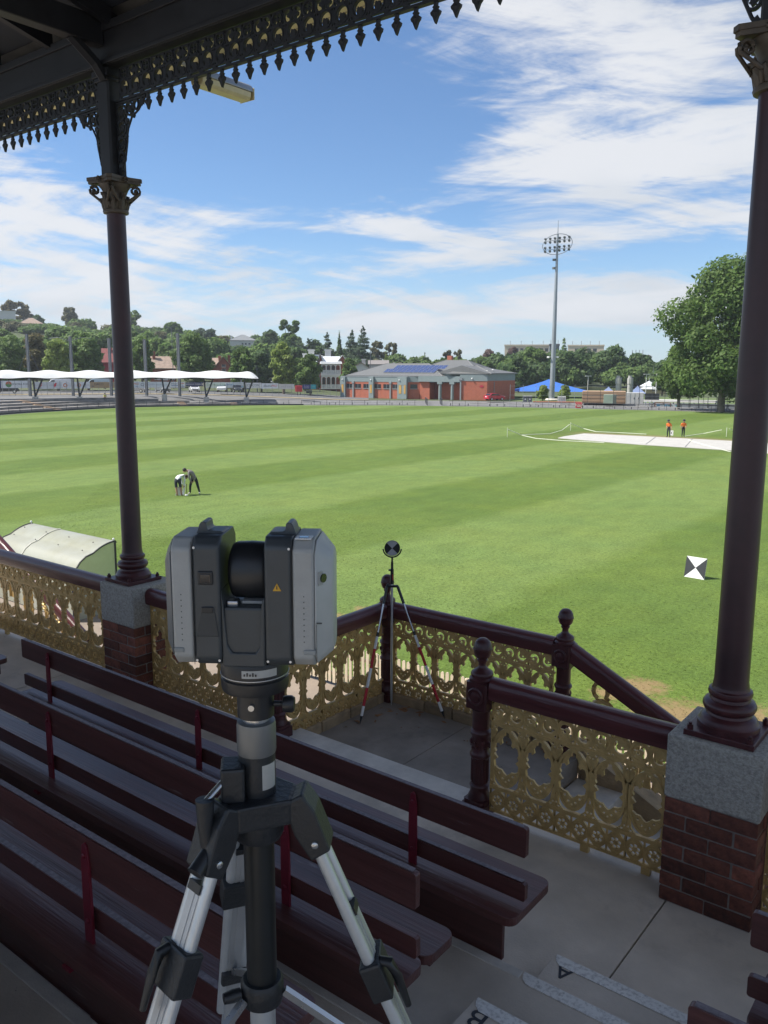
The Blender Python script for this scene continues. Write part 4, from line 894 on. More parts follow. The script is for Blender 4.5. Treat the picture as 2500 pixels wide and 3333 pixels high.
# concrete terraces round the left bank
old_conc = M('old_terrace_concrete', (.33,.305,.275), .9, col2=(.13,.122,.115), scale=.55, edge=(.42,.58), bump=.2)
def bearing_u(p): d = Vector((p.x,p.y,0)); w = Vector((_r0.dot(d), d.dot(Vector((-math.sin(YAW),math.cos(YAW),0))), 0)); return 1250+FPX/math.cos(PITCH)*w.x/max(1e-3,w.y)*1.0 if w.y > 0 else 9e9
n = len(BND); front = [i for i in range(n) if BND[i].length > 110 and bearing_u(BND[i]) < 2700]
ter = thing('concrete_terraces', 'weathered concrete spectator terraces curving round the left of the field', 'terrace')
lims = [770, 660, 570, 470]
for k in range(4):
    o0, o1 = bnd_off(SGN*(3.0+2.3*k)), bnd_off(SGN*(3.0+2.3*(k+1))); idx = [i for i in front if -900 < bearing_u(BND[i]) < lims[k]]
    if idx[0] > 0 and idx[-1] == n-1: pass
    z1 = .36*(k+1); m = MB()
    idx = sorted(idx, key=lambda i: bearing_u(BND[i]))
    V = []
    for i in idx: V += [(o0[i].x,o0[i].y,-.05),(o0[i].x,o0[i].y,z1),(o1[i].x,o1[i].y,z1+.02),(o1[i].x,o1[i].y,-.05)]
    fs = [(4*a+j,4*a+4+j,4*a+5+j,4*a+1+j) for a in range(len(idx)-1) for j in range(3)]+[(0,1,2,3),tuple(4*(len(idx)-1)+j for j in range(4))]
    m.add(V, fs).build('terrace_step', old_conc, ter)
kb = MB(); o0, o1 = bnd_off(SGN*.9), bnd_off(SGN*1.15); idx = sorted([i for i in front if bearing_u(BND[i]) < 1000], key=lambda i: bearing_u(BND[i])); V = []
for i in idx: V += [(o0[i].x,o0[i].y,-.05),(o0[i].x,o0[i].y,.22),(o1[i].x,o1[i].y,.22)]
kb.add(V, [(3*a+j,3*a+3+j,3*a+4+j,3*a+1+j) for a in range(len(idx)-1) for j in range(2)]).build('kerb', M('dark_kerb', (.06,.06,.06), .9), ter)
tan_step = M('worn_tan_steps', (.36,.25,.16), .9, var=.2, scale=1)
o = bnd_off(SGN*3.0)
for ku, kn in ((18,4),(205,4),(590,2),(758,1)):
    i = min(front, key=lambda i: abs(bearing_u(BND[i])-ku)); nrm = (bnd_off(SGN*4)[i]-bnd_off(SGN*3)[i]).normalized()
    fl = MB()
    for k in range(kn):
        p = o[i]+nrm*(2.3*k-.35); fl.box((p.x,p.y,.36*k+.09),(1.3,.7,.18),math.atan2(nrm.y,nrm.x)-PI/2)
        p = o[i]+nrm*(2.3*k+.95); fl.box((p.x,p.y,.36*(k+1)+.005),(1.3,1.9,.03),math.atan2(nrm.y,nrm.x)-PI/2)
    fl.build('tan_steps', tan_step, ter)
# boundary fence: posts and rails
fen = thing('boundary_fence', 'low dark post and rail fence around the far side of the field', 'fence')
fm = M('fence_dark_steel', (.045,.045,.05), .55, var=.1)
pme = MB().lathe([(.036,-.1),(.036,.98)], n=6).mesh('post'); pme.materials.append(fm)
ob = bnd_off(SGN*1.5); seq = sorted(front, key=lambda i: bearing_u(BND[i])); path = [ob[i] for i in seq]
acc = 0.; k = 0; posts = []
for a, b in zip(path[:-1], path[1:]):
    L_ = (b-a).length; t = (2.4-acc)
    while t <= L_: posts.append(a+(b-a)*(t/L_)); t += 2.4
    acc = (acc+L_)%2.4
gate = (1375, 1435)
for p in posts:
    if gate[0] < bearing_u(p) < gate[1]: continue
    inst('post', pme, fen, (p.x,p.y,0)); 
segs = [[]]
for p in path:
    if gate[0] < bearing_u(p) < gate[1]:
        if segs[-1]: segs.append([])
    else: segs[-1].append(p)
for sg in segs:
    if len(sg) > 1:
        for z, r in ((.95,.032),(.5,.014),(.06,.025)): MB().tube([(p.x,p.y,z) for p in sg], r, 5).build('rail', fm, fen)
gt = thing('field_gate', 'dark open gates in the boundary fence in front of the brick pavilion', 'gate')
for u0, D1 in ((1392,168),(1440,166)):
    a = at_d(u0-8, 1300, D1+4); b = at_d(u0, 1300, 160.3)
    for z in (.2,.7,1.25): MB().tube([(a.x,a.y,z),(b.x,b.y,z)], .035, 5).build('gate_rail', fm, gt)
    for t in np.linspace(0,1,9): p = a.lerp(b, float(t)); MB().cyl((p.x,p.y,0),(p.x,p.y,1.28),.025,n=5).build('gate_bar', fm, gt)
# long white plank seats along the fence
SEATS = ['below the last V strut of the canopy','below the ElectricPRO banner','below the dark planter and teal banner','at the left corner of the brick pavilion','before the second grey pillar of the pavilion','before the third grey pillar of the pavilion','just right of the open field gates','in front of the red hatchback','in front of the pair of grey bins','below the floodlight tower base','below the left half of the tan block wall','below the white steel container','below the cyan mural panels','below the trunk of the huge plane tree']
pl = M('plank_white', (.55,.54,.52), .7, var=.1); os_ = bnd_off(SGN*3.4)
for j, (u0, u1) in enumerate(((780,835),(870,925),(1005,1075),(1085,1150),(1190,1262),(1270,1330),(1462,1530),(1590,1650),(1700,1760),(1800,1850),(1895,1976),(2000,2122),(2145,2265),(2296,2390))):
    a = min(range(n), key=lambda i: abs(bearing_u(os_[i])-u0) if i in front else 9e9); 
    pa, pb = at_d(u0,1310,os_[a].length), None
    def on(u):
        c = sorted(front, key=lambda i: abs(bearing_u(os_[i])-u))[:2]; p, q = os_[c[0]], os_[c[1]]; up_, uq = bearing_u(p), bearing_u(q); t = (u-up_)/(uq-up_) if abs(uq-up_) > 1e-3 else 0; return p+(q-p)*t
    pa, pb = on(u0), on(u1); dv = pb-pa; rz = math.atan2(dv.y, dv.x)
    t = thing('plank_seat', 'long white plank seat '+SEATS[j], 'seat', (pa.x,pa.y,0), rz, 'white plank seats along the boundary')
    MB().bx(0,dv.length,-.16,.16,.40,.46).build('plank', pl, t)
    for q in (.3, dv.length/2, dv.length-.3): MB().bx(q-.05,q+.05,-.12,.12,0,.40).build('leg', fm, t)
# ================================================================== pitch cover and roped-off square
cv = [at_z(u,v,0) for u, v in ((1816,1427),(1835,1422),(1901,1412.5),(2080,1421),(2375,1436.6),(2500,1444),(2800,1462),(2800,1496),(2500,1477),(2375,1467),(2090,1449),(1860,1431))]
cover_m = M('pitch_cover_sheet', (.50,.48,.44), .6, col2=(.40,.385,.355), scale=.9, edge=(.45,.7), bump=.4, bscale=2)
pcv = tag(MB().prism([(p.x,p.y) for p in cv], .012, .06, 'xy').build('pitch_cover', cover_m), 'long off-white cover sheet laid over the cricket pitch', 'pitch cover')
for t in (.42,.62): 
    a = cv[2].lerp(cv[5],t); b = cv[11].lerp(cv[8],t); MB().tube([(a.x,a.y,.065),(b.x,b.y,.065)], .03, 4).build('sheet_seam', M('seam_grey',(.2,.2,.2),.8), pcv)
ropem = M('white_rope', (.62,.64,.52), .7, var=.1)
rp = thing('square_rope', 'sagging white rope on stakes roping off the pitch square', 'rope')
def rope(P, name='rope'):
    pts = []
    for (u, v, z), (u2, v2, z2) in zip(P[:-1], P[1:]):
        a, b = at_z(u,v,z), at_z(u2,v2,z2)
        for i in range(7): t = i/7; q = a.lerp(b,t); pts.append((q.x,q.y,q.z))
    MB().tube(pts, .035, 5).build(name, ropem, rp)
rope([(1652,1397,.7),(1700,1417,.05),(1745,1427,.04),(1830,1434,.04),(1990,1442,.04)]); rope([(1700,1415,.04),(1790,1412,.05),(1830,1400,.25),(1858,1378,.9)]); rope([(1858,1378,.9),(1900,1395,.25),(1940,1405,.06),(2010,1408,.05),(2120,1414,.04)])
rope([(2230,1420,.05),(2290,1411,.1),(2360,1397,.9)]); rope([(2374,1396,.9),(2420,1412,.1),(2500,1436,.04)]); rope([(2240,1432,.075),(2290,1447,.075),(2376,1470,.04),(2500,1474,.04)])
for u, v in ((1652,1397),(1858,1378),(2366,1396)): p = at_z(u,v,.8); MB().cyl((p.x,p.y,0),(p.x,p.y,.95),.03,n=6).build('stake', ropem, rp)
# ================================================================== wavy shade canopy
cm = M('white_membrane', (.72,.72,.70), .55, var=.03, scale=.3); dm = M('dark_steel', (.035,.038,.042), .5)
can = thing('shade_canopy', 'long wavy white membrane canopy on dark V struts above the terraces', 'canopy')
vb = [(-160,1292),(-22,1292),(115,1292),(259,1292),(398,1292),(535,1284),(671,1293),(802,1294)]
def canD(u): return 158+max(0,u)*.0155
us = np.linspace(-220, 841, 150); rows = 7; V = []
for u in us:
    u = float(u); D = canD(u); t = ((u-25)/134.5)%1; wave = .5+.5*math.cos(2*PI*t)
    endf = 1 if u < 800 else max(0, 1-((u-800)/41)**2)
    p = at_d(u, 1200, D); dr = Vector((p.x,p.y,0)).normalized(); px_ = D/FPX
    zt = 6.8+(1200-(1213-6*wave))*px_; ze = 6.8+(1200-(1229.5+1.5*math.cos(2*PI*t)))*px_
    zt = ze+(zt-ze)*endf
    for r in range(rows):
        s = r/(rows-1)*2-1; q = p+dr*(s*2.6); z = ze+(zt-ze)*(1-abs(s)**1.7); V.append((q.x,q.y,z))
MB().add(V, [(i*rows+j,(i+1)*rows+j,(i+1)*rows+j+1,i*rows+j+1) for i in range(len(us)-1) for j in range(rows-1)]).build('membrane', cm, can, smooth=60)
for (u, v) in vb:
    D = canD(u); g = at_d(u, v, D); z0 = terrain_z(u, D)
    for du in (-8,26):
        e = at_d(u+du, 1226, D+.2); MB().cyl((g.x,g.y,g.z if g.z > z0 else z0),(e.x,e.y,e.z),.15,n=8).build('strut', dm, can)
    MB().cyl((g.x,g.y,z0-.3),(g.x,g.y,max(g.z,z0)+.05),.5,n=16).build('footing', concrete2, can)
a, b = at_d(-220,1229,canD(-220)), at_d(835,1229,canD(835)); MB().tube([tuple(at_d(float(u),1230.5,canD(float(u))-2.2)) for u in np.linspace(-220,835,40)], .10, 6).build('edge_beam', dm, can)
# tall steel poles behind the canopy
pm = M('weathered_pole', (.13,.14,.155), .6, .3, var=.2)
for j, (ut, vt) in enumerate(((86,1087),(227.6,1094.5),(354,1100.5),(470,1105),(578,1085))):
    top = at_d(ut, vt, 172); u0 = bearing_u(top)
    t = thing('steel_pole', 'tall weathered steel pole behind the canopy, %s from the left' % ['first','second','third','fourth','fifth'][j], 'pole', (top.x,top.y,1.3), group='tall steel poles behind the canopy')
    MB().box((-.19,0,(top.z-1.3)/2),(.20,.32,top.z-1.3)).box((.19,0,(top.z-1.3)/2),(.20,.32,top.z-1.3)).build('pole_channel', pm, t)
    MB().box((0,0,3),(.5,.36,.12)).box((0,0,7),(.5,.36,.12)).build('batten', pm, t)
    if j == 1:
        for sg in (-1,1): MB().tube([(0,0,top.z-2.2),(sg*2.2*.79,sg*2.2*.6,top.z-1.5),(sg*4*.79,sg*4*.6,top.z-1.7)], .05, 5).build('lamp_arm', pm, t)
    if j == 0:
        for sg in (-1,1): MB().tube([(0,0,top.z-3.5),(sg*2.2*.79,sg*2.2*.6,4.2)], .03, 4).build('stay', pm, t)
# ================================================================== advertising banners on the street fence
def banD(u): return 174+max(0,u)*.013
bf = thing('street_fence', 'wire street fence carrying the advertising banners', 'fence')
for u in range(-60, 1115, 21): p = uz(u, banD(u)); MB().cyl((p.x,p.y,p.z),(p.x,p.y,at_d(u,1241+max(0,u-560)*.022,banD(u)).z+.05),.035,n=5).build('post', M('wire_post', (.2,.2,.2), .6), bf)
bn_i = 0
def banner(u0, u1, v0, v1, col, label, words=(), shapes=()):
    v0 += 0; D_a, D_b = banD(u0), banD(u1); a, b = at_d(u0,v1,D_a), at_d(u1,v1,D_b); h_ = (v1-v0)*D_a/FPX; dv = b-a; rz = math.atan2(dv.y,dv.x); W = math.hypot(dv.x,dv.y)
    t = thing('advertising_banner', label, 'banner', a, rz, 'advertising banners on the street fence')
    MB().bx(0,W,-.03,.03,0,h_).build('sheet', M('banner_%.2f_%.2f_%.2f' % col, col, .7, var=.04, scale=.8), t)
    for s, fx, fz, size, c, sx, sh in words: text('lettering', s, size*h_, M('letter_%.2f_%.2f_%.2f' % c, c, .7, var=.03), t, (fx*W,-.036,fz*h_), (PI/2,0,0), sx=sx, shear=sh)
    for fx, fz, r, c, kind in shapes:
        mt = M('letter_%.2f_%.2f_%.2f' % c, c, .7, var=.03)
        if kind == 'ring': MB().plate([circ(fx*W,fz*h_,r*h_,18), circ(fx*W,fz*h_,r*h_*.6,18)], -.045, -.032).build('logo', mt, t)
        elif kind == 'disc': MB().plate([circ(fx*W,fz*h_,r*h_,18)], -.045, -.032).build('logo', mt, t)
        elif kind == 'half': MB().plate([circ(fx*W,fz*h_,r*h_,12,a0=PI,a1=2*PI,end=True)], -.048, -.046).build('logo', mt, t)
        elif kind == 'bird': MB().plate([[(fx*W-.12,fz*h_-.45),(fx*W+.05,fz*h_-.2),(fx*W+.3,fz*h_+.05),(fx*W+.12,fz*h_+.08),(fx*W+.35,fz*h_+.42),(fx*W+.05,fz*h_+.45),(fx*W-.2,fz*h_+.2),(fx*W-.25,fz*h_-.05)]], -.045, -.032).build('logo', mt, t)
        elif kind == 'bar': MB().bx(fx*W-r*W,fx*W+r*W,-.045,-.032,fz*h_-.05*h_,fz*h_+.05*h_).build('printed_bar', mt, t)
K = (.02,.02,.025); WH = (.62,.64,.66); BLU = (.05,.12,.30); ORG = (.55,.16,.05); PALE = (.40,.38,.40); RED = (.55,.03,.05)
banner(-60,4,1242,1263.5,(.03,.035,.12),'navy banner cut by the left edge of the picture')
banner(4,104,1242,1263.5,WH,'white banner reading SONORA FOODS with round red and green logo', (('SONORA FOODS',.66,.52,.36,K,1.12,0),), ((.245,.52,.40,(.45,.14,.08),'disc'),(.245,.52,.40,(.10,.26,.09),'half'),(.25,.52,.17,(.6,.58,.4),'disc')))
banner(112,204,1245,1266,(.55,.57,.59),'white banner with spaced lettering and red bird logo', (('K A R L',.13,.52,.2,PALE,1,0),('P R O H L',.36,.52,.2,PALE,1,0),('K A R L',.62,.52,.2,(.2,.2,.22),1,0),('P R O H L',.86,.52,.2,(.2,.2,.22),1,0)), ((.22,.5,.3,RED,'bird'),(.74,.5,.3,RED,'bird')))
banner(205,293,1245,1265,WH,'white banner with two orange ring logos and pale lettering', (('GOLDFIELDS',.30,.5,.26,PALE,1,0),('GOLDFIELDS',.82,.5,.26,PALE,1,0)), ((.09,.5,.3,ORG,'ring'),(.59,.5,.3,ORG,'ring')))
banner(294,428,1245,1263,(.33,.24,.14),'tan timber-look banner reading DACO in black', (('DACO',.21,.62,.52,K,1,0),), ((.06,.3,.03,K,'bar'),(.62,.25,.25,(.42,.25,.1),'bar'),(.6,.7,.18,(.26,.24,.2),'bar')))
banner(429,455,1243,1262,(.52,.58,.62),'pale blue banner with orange PRO lettering beside the column', (('PRO',.6,.6,.45,ORG,1,0),('trade',.6,.2,.2,BLU,1,0)))
banner(455,545,1244,1262,(.52,.58,.62),'pale blue banner with black G and grey-blue words', (('G',.09,.5,.72,K,1.1,0),('ALTERN',.40,.55,.36,(.2,.28,.4),1,0),('NATION',.72,.5,.36,(.2,.28,.4),1,0)))
banner(545,603,1244,1262,(.56,.60,.63),'pale banner with dark blue Inkes lettering', (('Inkes',.38,.68,.45,(.05,.1,.2),1.1,0),), ((.42,.35,.2,BLU,'bar'),(.86,.75,.09,ORG,'bar'),(.88,.25,.09,BLU,'bar')))
banner(604,669,1245,1257.5,(.025,.04,.11),'navy banner reading BENDIGO FUNERALS in white', (('BENDIGO FUNERALS',.46,.5,.46,(.6,.6,.62),1.05,0),), ((.93,.5,.45,(.5,.47,.4),'disc'),))
banner(670,733,1245,1263,(.52,.60,.56),'mint banner with GEAR TIR printed twice in green', (('GEAR TIR',.26,.55,.40,(.2,.33,.17),1,0),('GEAR TIR',.76,.55,.40,(.2,.33,.17),1,0)))
banner(734,793,1245,1262.5,(.56,.62,.65),'pale banner with blue Benara lettering and cyan bars', (('Benara',.25,.6,.46,(.06,.2,.42),1,0),), ((.77,.7,.2,PALE,'bar'),(.77,.45,.2,PALE,'bar'),(.78,.2,.2,(.1,.4,.55),'bar')))
banner(796,850,1246.5,1263.5,WH,'white banner reading CIMCON in dark letters', (('CIMCON',.52,.52,.6,(.06,.09,.12),.95,0),))
banner(851,905,1248,1265,(.62,.66,.70),'white banner reading ElectricPRO in black and red', (('Electric',.37,.5,.56,K,.9,.3),('PRO',.76,.5,.56,RED,1.0,.3)))
banner(906,958,1250.5,1266.5,(.55,.54,.52),'white banner with worn faded grey lettering', (('HR.P.ZAR',.5,.5,.5,PALE,1,0),))
banner(985,1011,1252,1266,(.03,.05,.16),'navy banner with pale Bendigo lettering beside the red box', (('Bendigo',.5,.65,.36,(.5,.45,.62),1,0),), ((.5,.25,.3,PALE,'bar'),))
banner(1012,1029,1252,1266,(.04,.30,.33),'small teal banner at the right end of the banner row', (('more',.5,.5,.3,(.4,.6,.6),1,0),))
def box_thing(name, label, cat, u0, u1, v0, v1, D, depth, mat, bev=.04, extra=None, D2=None):
    a, b = at_d(u0,v1,D), at_d(u1,v1,D2 or D); dv = b-a; W = math.hypot(dv.x,dv.y); h_ = (v1-v0)*D/FPX
    t = thing(name, label, cat, a, math.atan2(dv.y,dv.x))
    MB().bx(0,W,0,depth,0,h_).build('body', mat, t, bevel=bev)
    if extra: extra(t, W, h_, depth)
    return t
redbox = M('red_box_paint', (.50,.03,.045), .5, var=.06)
def rb(t,W,h,d): 
    MB().bx(W*.25,W*.33,d*.4,d*.5,-.7,0).bx(W*.7,W*.78,d*.4,d*.5,-.7,0).build('leg', dm, t); MB().bx(W*.02,W*.24,-.02,-.001,.1,h-.05).build('bright_panel', M('bright_red',(.7,.06,.06),.5), t)
box_thing('red_box', 'red box on short legs between the banners and the tree', 'box', 961, 984, 1256, 1275, 172, 1.2, redbox, extra=rb)
def skip_x(t,W,h,d): text('lettering','SOLD',.5,white_m,t,(W*.5,-.02,h*.62),(PI/2,0,0)); MB().bx(W*.2,W*.8,-.02,-.002,h*.3,h*.4).build('printed_bar', white_m, t); MB().bx(W*.85,W*.97,-.03,-.002,.05,.25).build('corner_patch', white_m, t)
box_thing('red_sign_box', 'small red sign box with white writing at the fence left of tan wall', 'sign', 1873, 1895, 1312, 1328, 152, .8, redbox, extra=skip_x)
box_thing('planter_box', 'dark planter box beneath the street tree beside the red box', 'planter', 996, 1016, 1270, 1280, 171, 1.2, M('planter_dark', (.07,.075,.065), .8))
# ================================================================== brick pavilion
brickw = M('pavilion_brick', (.42,.13,.078), .85, var=.10, scale=1.5)
clad = M('grey_green_cladding', (.23,.28,.28), .6, var=.05, scale=1)
ironr = M('grey_roof_iron', (.155,.157,.155), .55, .2, var=.07, scale=.6, stretch=(8,.3,1))
glassd = M('dark_window_glass', (.02,.022,.026), .12, var=.1, coat=.3)
goldp = M('amber_panel', (.55,.33,.09), .5)
pipe_m = M('downpipe_grey', (.26,.28,.29), .5)
solar_m = M('solar_cells', (.035,.055,.16), .22, var=.2, scale=1.5, coat=.4)
solar_f = M('solar_frame', (.55,.57,.6), .4, .5)
pv = thing('brick_pavilion', 'low red brick pavilion with grey hipped roofs and solar panels', 'building')
class Fr:
    """a wall frame: x runs from A to B along the ground, y away behind the wall, z up"""
    def __init__(s, A, B, z): s.A = Vector((A.x,A.y,z)); d = B-A; s.W = math.hypot(d.x,d.y); s.rz = math.atan2(d.y,d.x)
    def put(s, mb, name, mat, parent, bevel=0, smooth=None):
        o = mb.build(name, mat, parent, bevel=bevel, smooth=smooth); o.location = s.A-parent.location if parent.rotation_euler.z == 0 else s.A; o.rotation_euler = (0,0,s.rz); return o
    def x(s, u, D=None):           # where the line of sight of column u meets the wall
        d = ray(u,1250); ex = Vector((math.cos(s.rz),math.sin(s.rz))); A = Vector((s.A.x,s.A.y)); den = d.x*ex.y-d.y*ex.x
        t = (A.x*ex.y-A.y*ex.x)/den; P = Vector((d.x*t,d.y*t)); return (P-A).dot(ex)
    def z(s, u, v):
        xx = s.x(u); P = s.A+Vector((math.cos(s.rz)*xx,math.sin(s.rz)*xx,0)); D = math.hypot(P.x,P.y); return at_d(u,v,D).z-s.A.z
def hip(fr, x0, x1, y0, y1, z0, z1, inset, name='roof', parent=None, ov=.5, yr=None, mat=None):
    ym = (y0+y1)/2 if yr is None else yr
    V = [(x0-ov,y0-ov,z0),(x1+ov,y0-ov,z0),(x1+ov,y1+ov,z0),(x0-ov,y1+ov,z0),(x0+inset,ym,z1),(x1-inset,ym,z1),(x0-ov,y0-ov,z0-.18),(x1+ov,y0-ov,z0-.18),(x1+ov,y1+ov,z0-.18),(x0-ov,y1+ov,z0-.18)]
    m = MB().add(V, [(0,1,5,4),(1,2,5),(2,3,4,5),(3,0,4),(0,1,7,6),(1,2,8,7),(2,3,9,8),(3,0,6,9),(6,7,8,9)])
    o = fr.put(m, name, mat or ironr, parent)
    c = MB()
    for a, b in ((0,4),(1,5),(2,5),(3,4),(4,5)): c.tube([V[a],V[b]], .09, 4)
    oo = c.build('ridge_capping', M('ridge_light', (.24,.24,.235), .5), o); return o
zb = .28
P0, P1, P1b, P2, P3, P4 = (at_d(u,1300,D) for u, D in ((1112,196),(1327,187),(1363,186.5),(1497,182.5),(1585,181),(1675,193)))
f1 = Fr(P0, P1, zb); W1 = f1.W
f1.put(MB().bx(0,W1,0,14,0,3.65), 'wall', brickw, pv); f1.put(MB().bx(-.05,W1+.05,-.06,14,3.652,4.75), 'parapet', clad, pv); f1.put(MB().bx(-.1,W1+.1,-.12,.2,4.752,4.90), 'parapet_cap', pipe_m, pv)
for k, (u0, u1) in enumerate(((1112,1127),(1204,1219),(1297,1327))):
    a, b = f1.x(u0), f1.x(u1); p = f1.put(MB().bx(a,b,-.55,-.061 if False else .1,0,4.80), 'pillar', clad, pv)
    c = (a+b)/2
    MB().bx(c-.26 if k < 2 else a+.45,c+.26 if k < 2 else a+1.05,-.60,-.551,1.15,3.0).build('amber_panel', goldp, p)
    MB().bx(a-.02,b+.02,-.58,.1,3.05,3.14).build('pillar_band', pipe_m, p)
    if k == 2: MB().bx(b-.62,b-.2,-.60,-.551,1.15,3.0).build('amber_panel', goldp, p)
for u0, u1 in ((1128.5,1148),(1156,1175),(1183,1202.5),(1220,1240),(1248,1269),(1278,1296)):
    a, b = f1.x(u0), f1.x(u1); w = f1.put(MB().bx(a,b,-.03,.05,2.25,3.15), 'window', glassd, pv); MB().bx(a-.05,b+.05,-.10,-.031,2.08,2.22).build('sill', clad, w); MB().bx((a+b)/2-.03,(a+b)/2+.03,-.045,-.031,2.25,3.15).build('mullion', pipe_m, w)
for u in (1150.5,1271.5): a = f1.x(u); f1.put(MB().bx(a-.16,a+.16,-.22,-.01,0,3.5).bx(a-.3,a+.3,-.30,-.01,3.3,3.75), 'downpipe', pipe_m, pv)
for u in (1119,1211,1304): a = f1.x(u); f1.put(MB().ball((a,-.62,4.1),.16,8), 'wall_lamp', white_m, pv)
f2 = Fr(P1, P1b, zb); f2.put(MB().bx(0,f2.W,.6,14,0,3.7), 'wall', brickw, pv); f2.put(MB().bx(0,f2.W+.1,.5,14,3.702,4.85), 'parapet', clad, pv)
a, b = f2.x(1334), f2.x(1356.5); w = f2.put(MB().bx(a,b,.56,.65,2.3,3.2), 'window', glassd, pv); MB().bx(a-.05,b+.05,.50,.56,2.12,2.27).build('sill', clad, w)
f3 = Fr(P1b, P2, zb); W3 = f3.W
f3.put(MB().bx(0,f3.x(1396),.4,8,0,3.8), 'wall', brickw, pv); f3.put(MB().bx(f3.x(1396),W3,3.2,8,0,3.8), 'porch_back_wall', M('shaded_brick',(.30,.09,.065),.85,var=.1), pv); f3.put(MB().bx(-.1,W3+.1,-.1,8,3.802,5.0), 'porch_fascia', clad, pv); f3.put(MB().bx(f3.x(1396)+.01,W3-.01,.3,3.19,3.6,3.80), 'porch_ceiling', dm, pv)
for u in (1431,1471): a = f3.x(u); f3.put(MB().cyl((a,.3,0),(a,.3,3.5),.34,n=14).bx(a-.55,a+.55,-.1,.7,3.3,3.79), 'porch_column', clad, pv)
f3.put(MB().bx(f3.x(1436),f3.x(1444),3.1,3.19,0,2.6), 'porch_door', clad, pv); f3.put(MB().bx(f3.x(1478),f3.x(1494),2.6,2.66,0,3.0), 'roller_gate', M('grille_grey',(.16,.18,.2),.5), pv)
f4 = Fr(P2, P3, zb); f4.put(MB().bx(0,f4.W,0,14,0,4.05), 'wall', brickw, pv); f4.put(MB().bx(-.05,f4.W,-.06,14,4.052,5.45), 'cladding', clad, pv)
a = f4.x(1500); f4.put(MB().bx(a-.15,a+.15,-.2,-.01,0,4.3).bx(a-.4,a+.4,-.3,-.01,4.2,4.7), 'downpipe', pipe_m, pv)
a = f4.x(1568); f4.put(MB().plate([circ(a,2.95,.42,14,.26)], -.05, -.01), 'wall_sign', M('sign_red',(.42,.03,.06),.5), pv); a = f4.x(1537); f4.put(MB().ball((a,-.2,4.55),.18,8), 'wall_lamp', white_m, pv)
f5 = Fr(P3, P4, zb); _nb = Vector((-(P4-P3).y,(P4-P3).x,0)).normalized(); bk = [P4+_nb*12, P3+_nb*12]
q5 = [(p.x,p.y) for p in (P3,P4,*bk)]
MB().prism(q5, zb-1.2, zb+4.1, 'xy').build('wall', brickw, pv); MB().prism(q5, zb+4.102, zb+5.55, 'xy').build('cladding', clad, pv)
a = f5.x(1608); f5.put(MB().bx(a-.05,a+.05,-.12,-.01,0,3.9), 'expansion_joint', pipe_m, pv)
r1 = hip(f1, 1.2, f1.x(1425), 1.5, 14, 5.05, 7.75, 6.3, parent=pv, ov=.6)
hip(f3, -6.5, 13, 4, 22, 5.1, 8.55, 7.0, parent=pv)
hip(f4, -3, f4.W+.4, .3, 13, 5.62, 7.35, 4.5, parent=pv, ov=.4)
c5 = [Vector((x_,y_,zb+5.72)) for x_, y_ in q5]; cc5 = sum(c5, Vector())/4; c5 = [cc5+(p-cc5)*1.06 for p in c5]; rg = [(c5[0]+c5[3])/2*.55+(c5[1]+c5[2])/2*.45+Vector((0,0,1.55)), (c5[0]+c5[3])/2+Vector((0,0,1.6))]
MB().add(c5+rg+[p-Vector((0,0,.18)) for p in c5], [(0,1,4,5),(1,2,4),(2,3,5,4),(3,0,5),(0,1,7,6),(1,2,8,7),(2,3,9,8),(3,0,6,9),(6,7,8,9)]).build('roof', ironr, pv)
# solar panels lying on the front slope of the left roof
V1, V2 = Vector((1.2-.6,.9,5.05)), Vector((1.2+6.3,7.75,7.75)); slope = math.atan2(7.75-5.05, 7.75-.9)
sx0, sx1 = f1.x(1222)+.6, f1.x(1392)+.4
me = MB().bx(.03,.97,0,1,0,.05).mesh('solar_panel'); me.materials.append(solar_m)
frm = MB().bx(0,1,-.03,1.03,-.02,.03).mesh('solar_frame'); frm.materials.append(solar_f)
nx = 12; pw_ = (sx1-sx0)/nx
for j in range(2):
    for i in range(nx):
        sh = (i-nx/2)*0
        o = inst('solar_panel', me, r1, (sx0+i*pw_+j*1.5, 2.4+j*2.16*math.cos(slope), 5.05+(2.4-.9)*math.tan(slope)+j*2.16*math.sin(slope)+.12), (slope,0,0), (pw_*.96,2.1,1)); o2 = inst('panel_frame', frm, o)
for k, (u, v) in enumerate(((1480,1207),(1500,1211),(1494,1206))):
    a = f3.x(u)-.2; f3.put(MB().bx(a-.5,a+.5,4.2,5.0,5.2,6.1), 'air_conditioner', M('ac_white',(.5,.5,.48),.6), pv)
for fr, x_, y_, z_ in ((f4,3,4,6.3),(f4,6,4.5,6.4),(f3,2,6,6.0),(f4,5,3,6.2)): fr.put(MB().ball((x_,y_,z_),.3,8,sc=(1,1,.5)), 'roof_vent', M('vent_white',(.6,.6,.58),.5), pv)
f3.put(MB().bx(.5,1.6,14,15,7.8,9.6), 'chimney', brickw, pv)
